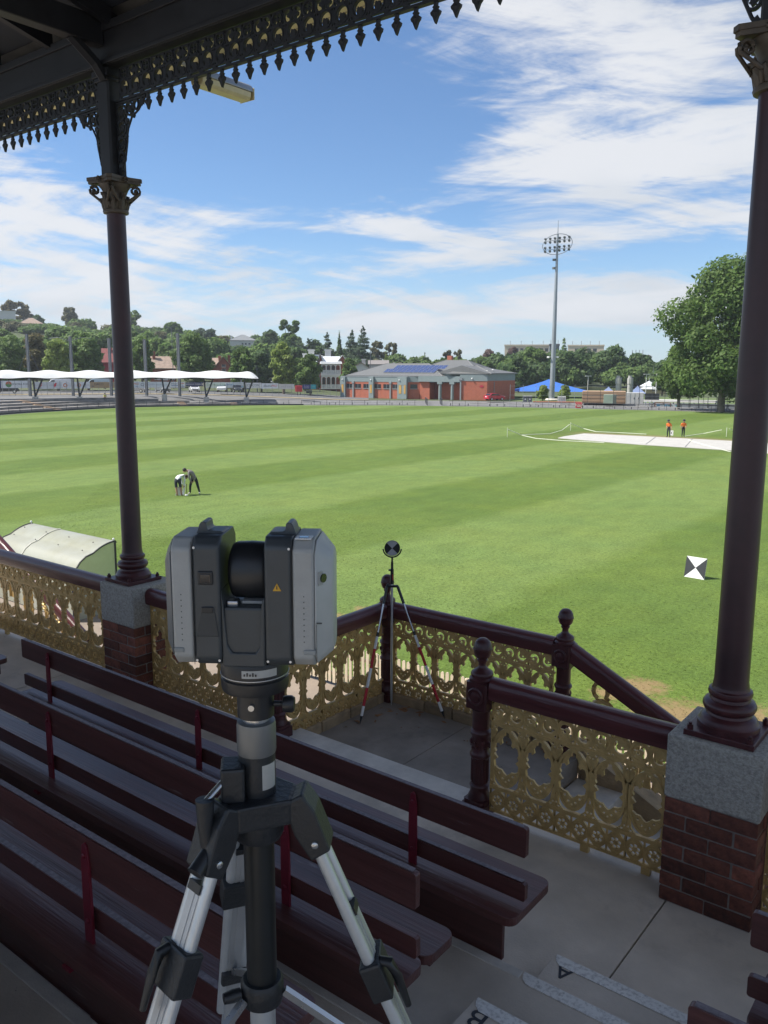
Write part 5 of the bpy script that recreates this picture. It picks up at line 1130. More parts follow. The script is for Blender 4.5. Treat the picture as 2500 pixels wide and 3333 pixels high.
# ================================================================== white verandah house and other houses
wroof = M('white_iron_roof', (.62,.64,.65), .5, var=.05, scale=.5); rend = M('white_render', (.62,.61,.58), .7, var=.05); hbrick = M('house_brick', (.26,.085,.055), .85, var=.15, scale=1); tile_t = M('tan_tiles', (.30,.22,.17), .8, var=.2, scale=1.5)
def house(name, label, u0, u1, D, zt, zr, mat_w, mat_r, depth=9, kind='hip', chim=(), wins=(), v_base=None, ov=.4, hinge=3.0, D2=None, group=None, chim_m=None):
    A, B = at_d(u0,1250,D), at_d(u1,1250,D2 or D); z = terrain_z((u0+u1)/2, D)-.3; fr = Fr(A, B, z); fr.A.z = z
    t = thing(name, label, 'house'); W = fr.W; zt -= z; zr -= z
    fr.put(MB().bx(0,W,0,depth,0,zt), 'wall', mat_w, t)
    if kind == 'hip': hip(fr, 0, W, 0, depth, zt+.05, zr, min(hinge, W*.45), parent=t, ov=ov, mat=mat_r)
    elif kind == 'front':      # gable end towards us
        V = [(-ov,-ov,zt-.1),(W/2,-ov,zr),(W+ov,-ov,zt-.1),(-ov,depth,zt-.1),(W/2,depth,zr),(W+ov,depth,zt-.1)]; V += [(x,y,q-.2) for x, y, q in V]
        fr.put(MB().prism([(0,zt),(W,zt),(W/2,zr-.25)], .0, .3, 'xz'), 'gable', mat_w, t)
        fr.put(MB().add(V, [(0,1,4,3),(1,2,5,4),(6,7,10,9),(7,8,11,10),(0,1,7,6),(1,2,8,7),(0,3,9,6),(2,5,11,8)]), 'roof', mat_r, t)
    else:
        V = [(-ov,-ov,zt-.1),(W+ov,-ov,zt-.1),(W+ov,depth/2,zr),(-ov,depth/2,zr),(W+ov,depth+ov,zt-.1),(-ov,depth+ov,zt-.1)]; V += [(x,y,q-.2) for x, y, q in V]
        fr.put(MB().add(V, [(0,1,2,3),(3,2,4,5),(6,7,8,9),(9,8,10,11),(0,1,7,6),(1,2,8,7),(2,4,10,8),(0,3,9,6),(3,5,11,9)]), 'roof', mat_r, t)
        for x_ in (.0, W): fr.put(MB().prism([(0,zt),(depth,zt),(depth/2,zr-.2)], x_-.02 if x_ else 0, x_+.02 if x_ else .04, 'yz'), 'gable', mat_w, t)
    for u, v0, v1, wpx in chim:
        x_ = fr.x(u); w_ = wpx*D/FPX; z1 = at_d(u,v0,D).z-z; z0_ = at_d(u,v1,D).z-z-1.5
        c = fr.put(MB().bx(x_-w_/2,x_+w_/2,depth*.35,depth*.35+w_,z0_,z1), 'chimney', chim_m or mat_w, t); MB().bx(x_-w_*.65,x_+w_*.65,depth*.35-w_*.15,depth*.35+w_*1.15,z1-.35,z1-.05).build('chimney_cap', chim_m or mat_w, c)
    for uu0, uu1, v0, v1 in wins:
        a, b = fr.x(uu0), fr.x(uu1); z1, z0_ = at_d(uu0,v0,D).z-z, at_d(uu0,v1,D).z-z
        w = fr.put(MB().bx(a,b,-.04,.02,z0_,z1), 'window', glassd, t); MB().bx(a-.08,b+.08,-.09,-.041,z0_-.12,z0_).bx(a-.05,a,-.07,-.041,z0_,z1).bx(b,b+.05,-.07,-.041,z0_,z1).build('frame', rend, w)
    return t, fr
def zz(v, D): return 6.8+(1200-v)*D/FPX
hs, fr = house('verandah_house', 'white two-storey house with iron lace verandahs and white chimneys', 960, 1100, 236, zz(1180,236), zz(1155,236), hbrick, wroof, 12, 'hip', ((992,1149,1158,12),(1014,1136,1160,19),(1069,1136,1162,19)), ((985,993,1236,1250),(1000,1008,1236,1250),(965,973,1195,1210),(985,993,1195,1210)), hinge=5, chim_m=rend)
D = 232; Lx = [fr.x(u) for u in (1047,1062,1077,1092,1107)]; zo = fr.A.z
for lev, (v0, v1) in enumerate(((1186,1204),(1224,1250))):
    z1, z0_ = zz(v0,D)-zo, zz(v1,D)-zo
    for x_ in Lx: fr.put(MB().bx(x_-.13,x_+.13,-2.6,-2.35,z0_-1.0,z1), 'verandah_column', rend, hs)
    for a, b in zip(Lx[:-1], Lx[1:]): fr.put(MB().plate([[(a,z1+.1),(b,z1+.1),(b,z1-.9)]+[( (a+b)/2+(b-a)/2*math.cos(t)*.92, z1-.95+.75*math.sin(t)) for t in np.linspace(0,PI,9)]+[(a,z1-.9)]], -2.55, -2.40), 'verandah_arch', rend, hs)
    fr.put(MB().bx(Lx[0]-.2,Lx[-1]+.2,-2.7,0,z1+.1,z1+.5), 'verandah_beam', rend, hs)
    fr.put(MB().bx(Lx[0],Lx[-1],-2.55,-2.45,z0_-1.0,z0_), 'lace_railing', M('lace_white',(.5,.5,.5),.7,var=.3,scale=3), hs); fr.put(MB().bx(Lx[0]-.2,Lx[-1]+.2,-2.6,0,z0_-1.25,z0_-1.01), 'verandah_floor', rend, hs)
    for a, b in zip(Lx[:-1], Lx[1:]): fr.put(MB().bx(a+.3,b-.3,-.06,.01,z0_-.8,z1-.5), 'window', glassd, hs)
xa, xb = Lx[0]-.5, Lx[-1]+.5; zt = zz(1184,D)-zo; zr_ = zz(1160,D)-zo
fr.put(MB().add([(xa,-3,zt),(xb,-3,zt),(xb-.5,1.5,zr_),(xa+.8,1.5,zr_)], [(0,1,2,3)]), 'verandah_roof', wroof, hs)
for u0, u1, vt, vb_ in ((1090,1140,1156,1190),(1034,1052,1152,1178)):
    a, b = fr.x(u0), fr.x(u1); z1, z0_ = zz(vt,D)-zo, zz(vb_,D)-zo; c = (a+b)/2
    fr.put(MB().prism([(a+.3,z0_),(b-.3,z0_),(c,z1-.3)], -1.2, -1.0, 'xz').bx(a+.4,b-.4,-1.2,4,z0_-7.6,z0_), 'gable_wing', hbrick, hs)
    fr.put(MB().add([(a-.3,-1.6,z0_-.1),(c,-1.6,z1),(b+.3,-1.6,z0_-.1),(a-.3,6,z0_-.1),(c,6,z1),(b+.3,6,z0_-.1)], [(0,1,4,3),(1,2,5,4)]), 'gable_roof', wroof, hs); fr.put(MB().tube([(a-.2,-1.62,z0_-.1),(c,-1.62,z1-.05),(b+.2,-1.62,z0_-.1)], .16, 4), 'bargeboard', rend, hs)
house('brick_gable_house', 'red brick house with steep ornate gable and orange finial above canopy', 708, 750, 225, zz(1190,225), zz(1162,225), hbrick, tile_t, 10, 'front', ((717,1158,1166,8),(748,1156,1166,7)), ((724,736,1186,1194),(724,736,1200,1214)))
house('tiled_roof_house', 'tan tiled house roof beside the ornate brick gable', 688, 715, 226, zz(1188,226), zz(1167,226), hbrick, tile_t, 9, 'side')
house('long_tiled_house', 'long tan tiled roof with brick chimney behind the canopy right of column', 490, 575, 222, zz(1199,222), zz(1163,222), hbrick, tile_t, 9, 'side', ((504,1143,1170,9),), tuple((u,u+8,1212,1235) for u in (505,525,545,562)))
house('red_brick_hall', 'dark red brick building with crimson wall left of the column', 340, 392, 225, zz(1182,225), zz(1140,225), M('crimson_wall',(.30,.035,.05),.8,var=.1), M('dark_red_tile',(.20,.06,.055),.8,var=.2), 9, 'side', ((364,1130,1150,9),))
house('hilltop_white_house', 'white flat modern house on the hilltop at far left', -30, 66, 470, zz(1038,470), zz(1036,470), rend, wroof, 10, 'hip', (), ((5,20,1044,1054),(35,50,1044,1054)))
house('hilltop_tan_house', 'tan roofed hillside house with white gable left of column', 78, 150, 440, zz(1072,440), zz(1054,440), rend, tile_t, 10, 'hip', (), ((90,98,1074,1082),), hinge=4)
house('hillside_shed', 'white gabled shed below the tan roofed hillside house', 60, 88, 425, zz(1080,425), zz(1071,425), rend, wroof, 8, 'front')
house('hillside_villa', 'cream house with pale flat roof showing between trees above the banners', 140, 192, 330, zz(1129,330), zz(1122,330), M('cream_render',(.52,.48,.36),.8), M('pale_flat_roof',(.55,.56,.52),.6), 9, 'hip', (), ((158,163,1134,1143),(166,171,1134,1143)), hinge=1)
house('grey_roof_house', 'grey roofed two-storey house high among trees at the hill crest', 752, 836, 400, zz(1113,400), zz(1095,400), rend, M('slate_roof',(.20,.21,.22),.7,var=.1), 10, 'hip', ((757,1092,1100,6),), ((790,796,1116,1122),(800,806,1116,1122),(812,818,1116,1122)), hinge=6)
house('cottage', 'small tan tiled cottage with stout chimney left of pavilion roof', 1150, 1200, 228, zz(1196,228), zz(1178,228), rend, tile_t, 9, 'front', ((1184,1168,1180,12),), ((1178,1188,1204,1212),))
house('grey_cottage', 'grey roofed low house behind the pavilion solar panels', 1202, 1262, 240, zz(1184,240), zz(1172,240), rend, M('brown_grey_roof',(.22,.20,.19),.8), 9, 'side', ((1283,1180,1190,6),))
house('park_pavilion', 'cream park kiosk with white hipped roof and small cupola beside big tree', 2088, 2166, 235, zz(1258,235), zz(1240,235), M('cream_wall',(.45,.36,.22),.8), wroof, 8, 'hip', (), ((2125,2140,1262,1272),), hinge=2.5)
cu = thing('kiosk_cupola', 'small white pyramid cupola roof on the cream park kiosk', 'roof'); p = at_d(2113,1249,238); MB().lathe([(2.7,0),(.2,1.35),(.06,1.5),(.06,2.1)], (p.x,p.y,zz(1250,238)), 4).build('cupola_roof', wroof, cu)
# ================================================================== hospital blocks beyond the trees
def block(label, u0, u1, D, vt, mat, floors, cols, v1=1200, dark=False):
    A, B = at_d(u0,1200,D), at_d(u1,1200,D); fr = Fr(A,B,0); t = thing('office_block', label, 'building'); H_ = zz(vt,D); W = fr.W
    fr.put(MB().bx(0,W,0,18,0,H_), 'wall', mat, t); fr.put(MB().bx(-.3,W+.3,-.3,18,H_+.005,H_+.8), 'roof_edge', mat, t)
    for f in range(floors):
        for c in range(cols):
            if (c*7+f*3)%5 == 0: continue
            x_ = W*(c+.18)/cols; z1 = H_-1.4-f*3.6; w = fr.put(MB().bx(x_,x_+W/cols*.62,-.06,.02,z1-1.9,z1), 'window', glassd if not dark else M('void_light',(.5,.52,.54),.6), t)
    for k in range(4): x_ = W*(.12+.25*k); fr.put(MB().cyl((x_,6,H_+.8),(x_,6,H_+3.2),.18,n=5), 'roof_mast', pipe_m, t)
tanb = M('tan_panels', (.58,.48,.36), .8, var=.08, scale=.2)
block('long tan office block rising behind the trees left of the floodlight tower', 1641, 1785, 520, 1127, tanb, 4, 9)
block('dark glazed block section immediately beside the floodlight tower', 1786, 1818, 518, 1125, M('dark_panels',(.08,.08,.09),.5), 3, 2)
block('tan office block rising behind the trees right of the floodlight tower', 1846, 1963, 521, 1128, M('tan_panels_light',(.60,.50,.38),.8,var=.08,scale=.2), 4, 6)
block('small dark unfinished block far behind the trees near big plane tree', 2050, 2096, 420, 1160, M('dark_brown_frame',(.10,.085,.08),.8), 3, 4, dark=True)
# ================================================================== floodlight tower
lt = thing('floodlight_tower', 'tall grey floodlight tower with oval head beside blue shade sails', 'floodlight', at_z(1796,1304,.1)); LB = lt.location.copy(); DT = math.hypot(LB.x,LB.y)
galv = M('tower_galvanised', (.33,.36,.38), .5, .45, var=.08, scale=.5); zt_ = zz(850,DT); zc_ = zz(822,DT)
MB().lathe([(.95,0),(.95,.35),(.58,.5),(.56,3),(.42,18),(.24,zt_)], n=18).build('mast', galv, lt, smooth=40)
MB().lathe([(1.5,-.2),(1.5,.25),(1.2,.45)], n=16).build('footing', concrete2, lt)
MB().lathe([(.24,zt_-.01),(.20,zc_+2.0),(.09,zc_+2.05),(.05,zz(752,DT))], n=10).build('lightning_spike', galv, lt)
hd = Vector((.80,.60,0)); rr = math.atan2(-(_c.y-LB.y)*0+.6,.8); 
ringo = MB().tube([(3.12*math.cos(a)*hd.x+.35*math.sin(a)*hd.y, 3.12*math.cos(a)*hd.y-.35*math.sin(a)*hd.x, zc_+2.05*math.sin(a)+.35*math.cos(a)) for a in np.linspace(0,2*PI,40)[:-1]], .07, 6, closed=True).build('head_ring', galv, lt, smooth=60)
lampm = M('lamp_housing', (.16,.17,.17), .5, .4)
lm_me = MB().lathe([(.12,-.16),(.24,-.12),(.30,.05),(.30,.12),(.26,.12)], n=10, axis=(-.3,-.8,-.5)).mesh('floodlight'); lm_me.materials.append(lampm)
for s in (.85,-.95):
    MB().tube([tuple(hd*x_+Vector((0,0,zc_+s+x_*.10))) for x_ in (-2.85,0,2.85)], .055, 5).build('crossbar', galv, lt)
    for i in range(6):
        for q in (.36,-.36): x_ = -2.5+i; inst('floodlight', lm_me, lt, tuple(hd*x_+Vector((.1,-.25,zc_+s+x_*.10+q))))
for zq in (zz(893,DT), zz(868,DT)): MB().box((-.5,-.3,zq),(.5,.5,.45)).build('service_box', lampm, lt)
for sg in (-1,1): MB().box((sg*.95*hd.x,sg*.95*hd.y-.2,zz(1163,DT)),(.5,.5,.35)).build('small_lamp', white_m, lt); MB().tube([(0,0,zz(1163,DT)),(sg*.95*hd.x,sg*.95*hd.y,zz(1163,DT))], .06, 5).build('lamp_bracket', galv, lt)
# ================================================================== right-hand clutter: sails, tanks, cabinets, fences
blue = M('blue_shade_cloth', (.035,.14,.50), .65, var=.06, scale=.4); lav = M('lavender_cloth', (.20,.26,.44), .7, var=.06)
def sail(label, uc, vt, hw, ve, D, mat, legs=True, flat=.62):
    c = at_d(uc, vt, D); t = thing('shade_sail', label, 'shade sail', (c.x,c.y,0), YAW-math.atan((uc-1250)/FPX)*1); w = hw*D/FPX; zt = c.z; ze = zz(ve,D); m = MB(); n_ = 12; V = []
    for r in range(7):
        s = r/6
        for k in range(4*n_//4*1*4):
            a = 2*PI*k/(4*n_//4*4); e = max(abs(math.cos(a)),abs(math.sin(a))); V.append((w*s*math.cos(a)/e, w*.6*s*math.sin(a)/e, zt-(zt-ze)*(s**.82)))
    K_ = 4*n_//4*4; m.add(V, [(r*K_+k,r*K_+(k+1)%K_,(r+1)*K_+(k+1)%K_,(r+1)*K_+k) for r in range(6) for k in range(K_)]).build('cloth', mat, t, smooth=25)
    for sx in (-1,1):
        for sy in (-1,1): MB().cyl((sx*w*.95,sy*w*.56,0),(sx*w*.95,sy*w*.56,ze),.07,n=6).build('pole', galv, t)
    return t
sail('large bright blue shade sail behind the floodlight tower', 1787, 1234, 124, 1267, 205, blue)
sail('pale lavender shade sail left of the two concrete vents', 1981, 1258, 27, 1274, 200, lav); sail('pale lavender shade sail right of the two concrete vents', 2076, 1255, 26, 1272, 200, lav)
vent_m = M('vent_concrete', (.42,.41,.39), .8, var=.12, scale=1.5)
for j, u in enumerate((2009.5,2047.5)):
    p = at_d(u,1300,192); k_ = 192/FPX; t = thing('exhaust_vent', ['left','right'][j]+' concrete exhaust vent standing behind the tan wall', 'vent', (p.x,p.y,0)); z_ = lambda v: zz(v,192)
    MB().lathe([(7*k_,0),(7*k_,z_(1243))], n=16).build('shaft', vent_m, t, smooth=40); MB().lathe([(8.5*k_,z_(1243.5)),(8.7*k_,z_(1242)),(8.7*k_,z_(1226)),(8.0*k_,z_(1225))], n=8).build('hood', vent_m, t); MB().lathe([(5.6*k_,z_(1226)),(5.6*k_,z_(1218))], n=12).build('stack', vent_m, t); MB().cyl((9*k_*.79,9*k_*.6,z_(1275)),(9*k_*.79,9*k_*.6,z_(1224)),.12,n=6).build('pipe', galv, t)
tanw = M('tan_block_wall', (.38,.25,.155), .85, var=.1, scale=.8)
def ribs(t,W,h,d):
    for i in range(3): MB().bx(0,W,-.04,-.002,h*(.3*i+.12),h*(.3*i+.15)).build('course_line', M('tan_dark',(.26,.17,.11),.9), t)
box_thing('block_wall', 'tan block wall enclosure below the exhaust vents', 'wall', 1894, 2036, 1275, 1312, 168, 6, tanw, extra=ribs)
def doors(t,W,h,d):
    for i in range(1,4): MB().bx(W*i/4-.03,W*i/4+.03,-.03,-.002,.1,h-.1).build('door_seam', pipe_m, t)
    for i in (.45,.7): MB().bx(W*i,W*i+.12,-.05,-.002,h*.45,h*.6).build('handle', dm, t)
box_thing('white_container', 'dirty white steel container right of the tan block wall', 'container', 2036, 2094, 1280, 1316, 164, 2.4, M('container_white',(.52,.52,.50),.6,col2=(.36,.35,.34),scale=.9,edge=(.5,.75)), extra=doors)
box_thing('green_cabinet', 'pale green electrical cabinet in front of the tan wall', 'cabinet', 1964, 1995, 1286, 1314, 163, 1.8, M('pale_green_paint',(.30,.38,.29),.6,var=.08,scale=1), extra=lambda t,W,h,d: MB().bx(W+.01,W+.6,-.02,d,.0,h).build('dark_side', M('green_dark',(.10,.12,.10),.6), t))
for j, u in enumerate((1703,1718)): box_thing('grey_bin', ['left','right'][j]+' dark grey bin of the pair beside the pavilion end', 'bin', u, u+13.5, 1291, 1308, 168, .9, M('bin_grey',(.10,.11,.13),.6), extra=lambda t,W,h,d: (MB().bx(-.03,W+.03,-.05,d+.03,h,h+.12).build('lid', M('bin_lid',(.42,.42,.40),.6), t), MB().plate([circ(W*.5,h*.5,.12,10)], -.03, -.002).build('sticker', white_m, t)))
box_thing('white_cabinet', 'small white cabinet right of the floodlight tower base', 'cabinet', 1815, 1842, 1291, 1307, 170, 1.2, M('cab_white',(.5,.5,.48),.6), extra=doors)
box_thing('low_red_wall', 'long low red brick kerb wall beneath the blue shade sail', 'wall', 1735, 1893, 1306, 1310, 167, .5, brickw)
shl = thing('open_shelter', 'long open shelter with white flat roof beneath big plane tree', 'shelter'); A, B = at_d(2094,1290,172), at_d(2330,1290,170); fr = Fr(A,B,0)
fr.put(MB().bx(0,fr.W,0,4,zz(1297,172),zz(1291,172)), 'flat_roof', rend, shl)
for k in range(8): fr.put(MB().bx(fr.W*k/7-.08 if k else 0,fr.W*k/7+.08,.1,.26,0,zz(1297,172)), 'post', dm, shl)
mural = thing('mural_panels', 'bright cyan and white painted panels under the open shelter roof', 'mural'); fr = Fr(at_d(2138,1300,166), at_d(2212,1300,166), 0)
for k in range(6):
    c_ = [(.16,.42,.60),(.55,.60,.62),(.20,.46,.62),(.12,.40,.52),(.5,.55,.56),(.10,.45,.50)][k]; fr.put(MB().bx(fr.W*k/6+.03,fr.W*(k+1)/6-.03,0,.1,.1,zz(1303+(k%2)*2,166)), 'panel', M('mural_%d' % k, c_, .7, var=.3, scale=1.2), mural)
fr.put(MB().bx(-.4,fr.W*.62,-.15,-.02,zz(1301,166),zz(1298,166)).bx(-.4,-.2,-.15,-.02,0,zz(1301,166)).bx(fr.W*.6,fr.W*.62+.05,-.15,-.02,0,zz(1301,166)), 'frame', M('rust_frame',(.16,.07,.045),.8), mural)
tabs = thing('picnic_tables', 'white and blue picnic tables in shade left of the mural', 'table'); fr = Fr(at_d(2096,1300,168), at_d(2138,1300,168), 0)
for k in range(3): fr.put(MB().bx(fr.W*k/3+.1,fr.W*(k+1)/3-.2,0,.8,.72,.80).bx(fr.W*k/3+.3,fr.W*k/3+.4,.3,.5,0,.72).bx(fr.W*(k+1)/3-.5,fr.W*(k+1)/3-.4,.3,.5,0,.72), 'table', M('table_bluewhite',(.45,.55,.62),.6), tabs); fr.put(MB().bx(fr.W*k/3+.15,fr.W*k/3+1.2,.5,.6,1.2,2.4), 'backboard', dm, tabs)
cor = thing('corrugated_fence', 'grey corrugated iron fence behind the trunk of the plane tree', 'fence'); fr = Fr(at_d(2214,1300,165), at_d(2400,1300,163), 0)
fr.put(MB().bx(0,fr.W,0,.08,0,zz(1300,165)), 'sheeting', M('zinc_sheet',(.22,.24,.26),.5,.4,var=.15,scale=3,stretch=(8,1,.3)), cor)
for z0_ in (.55,1.25): fr.put(MB().bx(0,fr.W,-.06,-.002,z0_,z0_+.1), 'rail', dm, cor)
for k in range(7): fr.put(MB().bx(fr.W*k/6-.05 if k else 0,fr.W*k/6+.05,-.12,-.062,0,2.0), 'post', dm, cor)
# tall wire fence and light poles
wf = thing('tall_wire_fence', 'tall wire fence with thin posts behind the boundary on the right', 'fence'); path = []
for k, u in enumerate(range(1660, 2420, 42)):
    p = at_d(u,1300,158+.002*(u-1660)); h_ = zz(1247,159); path.append((p.x,p.y)); MB().cyl((p.x,p.y,0),(p.x,p.y,h_),.035,n=5).build('post', galv if u < 1890 else fm, wf)
for z_ in (zz(1252,159), zz(1280,159)): MB().tube([(x_,y_,z_) for x_, y_ in path], .022, 4).build('wire', galv, wf)
for j, (u, v0, D) in enumerate(((1915,1224,195),(2105,1218,215),(2138,1216,222),(2128,1195,260),(558,1064,215),(836,1190,205),(1206,1137,235),(1040,1150,225))):
    p = at_d(u,v0,D); zg = terrain_z(u,D)-.1; t = thing('light_pole', ['thin white light pole right of the blue shade sail','light pole with twin heads behind the park kiosk','plain pale pole right of the park kiosk','tall thin green pole in front of distant trees','street light pole rising above the tiled roof by fifth steel pole','street pole at the right tip of canopy','wooden power pole left of the pavilion roof','thin street pole before the white verandah house'][j], 'pole', (p.x,p.y,zg))
    MB().lathe([(.11,0),(.07,p.z-zg)], n=8).build('shaft', rend if j < 3 else pm, t)
    if j < 2: MB().box((0,0,p.z-zg),(1.3,.4,.16),YAW).build('lamp_head', rend, t)
    if j in (4,5): MB().tube([(0,0,p.z-zg-.3),(-1.2,-.8,p.z-zg+.1)], .05, 5).build('lamp_arm', pm, t)
    if j in (6,7): MB().box((0,0,p.z-zg-.8),(2.0,.12,.12),YAW).build('cross_arm', pm, t)
# ================================================================== vehicles
def car(label, u, v, D, rz, col, kind='hatch', s=1., cat='car', z=None):
    p = at_d(u,v,D); t = thing('parked_'+('van' if kind == 'van' else 'car'), label, cat, (p.x,p.y,p.z if z is None else z), rz, 'vehicles parked beyond the field')
    L_ = 4.3*s; pm_ = M('car_paint_%.2f_%.2f_%.2f' % col, col, .25, .1, var=.03, coat=.6); w = .86*s
    if kind == 'hatch': side = [(-2.1,.32),(-2.12,.75),(-2.0,.98),(-1.75,1.02),(-1.35,1.42),(-.3,1.50),(.35,1.44),(1.05,1.02),(1.85,.90),(2.12,.72),(2.15,.35)]; gl = [(-1.62,1.02),(-1.28,1.36),(-.3,1.43),(.3,1.38),(.88,1.02)]
    elif kind == 'suv': side = [(-2.15,.35),(-2.18,.95),(-2.1,1.1),(-1.95,1.62),(-.2,1.70),(.4,1.64),(1.0,1.12),(1.9,1.02),(2.15,.8),(2.17,.38)]; gl = [(-1.95,1.12),(-1.82,1.55),(-.2,1.62),(.36,1.56),(.84,1.12)]
    else: side = [(-2.5,.35),(-2.52,2.0),(-2.4,2.15),(.9,2.15),(1.5,1.95),(2.2,1.25),(2.7,1.05),(2.75,.4)]; gl = [(.75,1.25),(.75,1.9),(1.35,1.85),(1.95,1.28)]
    sd = [(a*s,b*s) for a, b in side]; body = MB().prism(sd, -w, w, 'xz').build('body', pm_, t, bevel=.09*s, seg=3, smooth=40)
    for sg in (-1,1): MB().prism([(a*s,b*s) for a, b in gl], sg*w-.004 if sg > 0 else -w-.012, sg*w+.012 if sg > 0 else -w+.004, 'xz').build('side_window', glassd, body)
    fx = [q for q in side if q[0] > 0 and q[1] > .95]; a, b = fx[-2] if kind != 'van' else (1.5,1.95), fx[-1] if kind != 'van' else (2.2,1.25)
    if kind == 'hatch': a, b = (.35,1.44),(1.05,1.02)
    if kind == 'suv': a, b = (.4,1.64),(1.0,1.12)
    def pane(a, b, name):
        n_ = Vector((b[1]-a[1],0,-(b[0]-a[0]))).normalized(); n_ = -n_ if n_.z < 0 else n_; V = []
        for (x_, z_), f in ((a,.08),(b,.06)):
            for y_ in (-w*.82,w*.82): q = Vector((x_*s,y_,z_*s))+n_*.012; V.append(q)
        q = [V[0].lerp(V[2],.08),V[1].lerp(V[3],.08),V[3].lerp(V[1],.06),V[2].lerp(V[0],.06)]; MB().add(q, [(0,1,2,3)]).build(name, glassd, body)
    pane(a, b, 'windscreen')
    if kind == 'hatch': pane((-1.35,1.42),(-1.75,1.02),'rear_window')
    if kind == 'suv': pane((-1.95,1.62),(-2.1,1.1),'rear_window')
    xm = 2.1*s if kind != 'van' else 2.7*s
    for sg in (-1,1):
        MB().box((xm-.02,sg*w*.72,.74*s),(.14,.34*s,.16*s)).build('headlight', white_m, t); MB().box((-xm-.01 if kind != 'van' else -2.5*s,sg*w*.8,.88*s),(.1,.22*s,.22*s)).build('tail_light', M('tail_red',(.4,.01,.01),.3), t)
        for x_ in (-1.3*s,1.32*s) if kind != 'van' else (-1.5*s,1.75*s):
            wh = MB().lathe([(.24*s,-.11*s),(.32*s,-.08*s),(.32*s,.08*s),(.24*s,.11*s)], (x_,sg*(w-.08),.32*s), 18, axis=(0,1,0)).build('wheel', M('tyre',(.015,.015,.015),.8), t, smooth=40); MB().lathe([(.19*s,-.01),(.19*s,.01)], (x_,sg*(w+.035),.32*s), 12, axis=(0,1,0)).build('rim', alu, wh)
    MB().box((xm+.02,0,.52*s),(.06,w*1.2,.2*s)).build('grille', dm, t); MB().box((-xm-.03 if kind != 'van' else -2.53*s,0,.78*s),(.04,.5*s,.14*s)).build('number_plate', white_m, t)
    return t
def face(u, a): return math.atan2(-ray(u,1250).y, -ray(u,1250).x)+a        # a = 0: nose towards the camera
car('red hatchback parked against the brick pavilion wall', 1609, 1303.5, 174, face(1609, R(180-52)), (.45,.012,.03), 'hatch', 1.0)
car('white sedan seen front-on below the navy banner', 632.5, 1276.5, 184.5, face(632, R(8)), (.62,.63,.64), 'hatch', 1.05)
car('white four-wheel drive seen front-on below the mint banner', 724, 1275.5, 184.5, face(724, R(-5)), (.62,.63,.64), 'suv', 1.1)
car('dark grey car seen front-on below the Benara banner', 770, 1277, 184.5, face(770, R(12)), (.04,.045,.05), 'suv', 1.0)
car('silver car with bright headlight behind a V strut', 530, 1276, 184.5, face(530, R(20)), (.18,.20,.22), 'hatch', 1.1)
car('dark car at the far left below the first white banner', 22, 1280, 183, face(22, R(88)), (.02,.02,.022), 'hatch', 1.1)
car('white van behind the bird logo banner', 190, 1266, 195, face(190, R(-82)), (.62,.63,.65), 'van', 1.0, 'van')
car('pale blue van behind the tan banner left of column', 318, 1265, 197, face(318, R(-85)), (.36,.46,.52), 'van', 1.0, 'van')
car('white hatchback parked beyond the ElectricPRO banner', 897, 1256.5, 214, face(897, R(-85)), (.66,.66,.66), 'hatch', 1.1)
car('dark blue car parked under trees past the canopy tip', 838, 1252, 222, face(838, R(-85)), (.03,.04,.06), 'hatch', 1.05)
car('grey car parked behind the column at street', 446, 1277, 184.5, face(446, R(60)), (.25,.26,.27), 'hatch', 1.1)
for j, (u, v, w_) in enumerate(((517,1228,9),(537,1229,18),(786,1240,7))): 
    a = at_d(u,v+9,205); t = thing('street_sign', ['small white sign above the Inkes banner','wide white street sign behind a V strut','small white street sign near the canopy tip'][j], 'sign', (a.x,a.y,a.z-2), face(u,PI/2)); W = w_*205/FPX; MB().bx(-W/2,W/2,-.03,.03,2,2+13*205/FPX).build('panel', rend, t); MB().cyl((0,.05,-1),(0,.05,2.3),.05,n=6).build('post', pm, t)
# ================================================================== trees
bark = M('bark', (.13,.10,.075), .9, var=.25, scale=3, bump=.5, bscale=12); bark_pale = M('plane_bark', (.25,.22,.17), .85, col2=(.14,.12,.085), scale=2, edge=(.45,.6))
def leaf_mat(name, c1, c2, trans=.5):
    c1 = tuple(q*1.6 for q in c1); c2 = tuple(q*1.6 for q in c2)
    m = bpy.data.materials.new(name); m.use_nodes = True; nt = m.node_tree; N = nt.nodes; L = nt.links; b = N['Principled BSDF']
    g = N.new('ShaderNodeNewGeometry'); mx = N.new('ShaderNodeMix'); mx.data_type = 'RGBA'; L.new(g.outputs['Random Per Island'], mx.inputs[0]); mx.inputs[6].default_value = (*c1,1); mx.inputs[7].default_value = (*c2,1)
    n = N.new('ShaderNodeTexNoise'); n.inputs['Scale'].default_value = .5; tc = N.new('ShaderNodeTexCoord'); L.new(tc.outputs['Object'], n.inputs[0])
    mr = N.new('ShaderNodeMapRange'); mr.inputs[1].default_value = .3; mr.inputs[2].default_value = .7; mr.inputs[3].default_value = .68; mr.inputs[4].default_value = 1.32; L.new(n.outputs[0], mr.inputs[0])
    v = N.new('ShaderNodeVectorMath'); v.operation = 'SCALE'; L.new(mx.outputs[2], v.inputs[0]); L.new(mr.outputs[0], v.inputs['Scale']); L.new(v.outputs[0], b.inputs['Base Color'])
    b.inputs['Roughness'].default_value = .6; b.inputs['Specular IOR Level'].default_value = .25
    tr = N.new('ShaderNodeBsdfTranslucent'); L.new(v.outputs[0], tr.inputs[0]); ms = N.new('ShaderNodeMixShader'); ms.inputs[0].default_value = trans
    L.new(b.outputs[0], ms.inputs[1]); L.new(tr.outputs[0], ms.inputs[2]); L.new(ms.outputs[0], N['Material Output'].inputs[0]); MATS[name] = m; return m
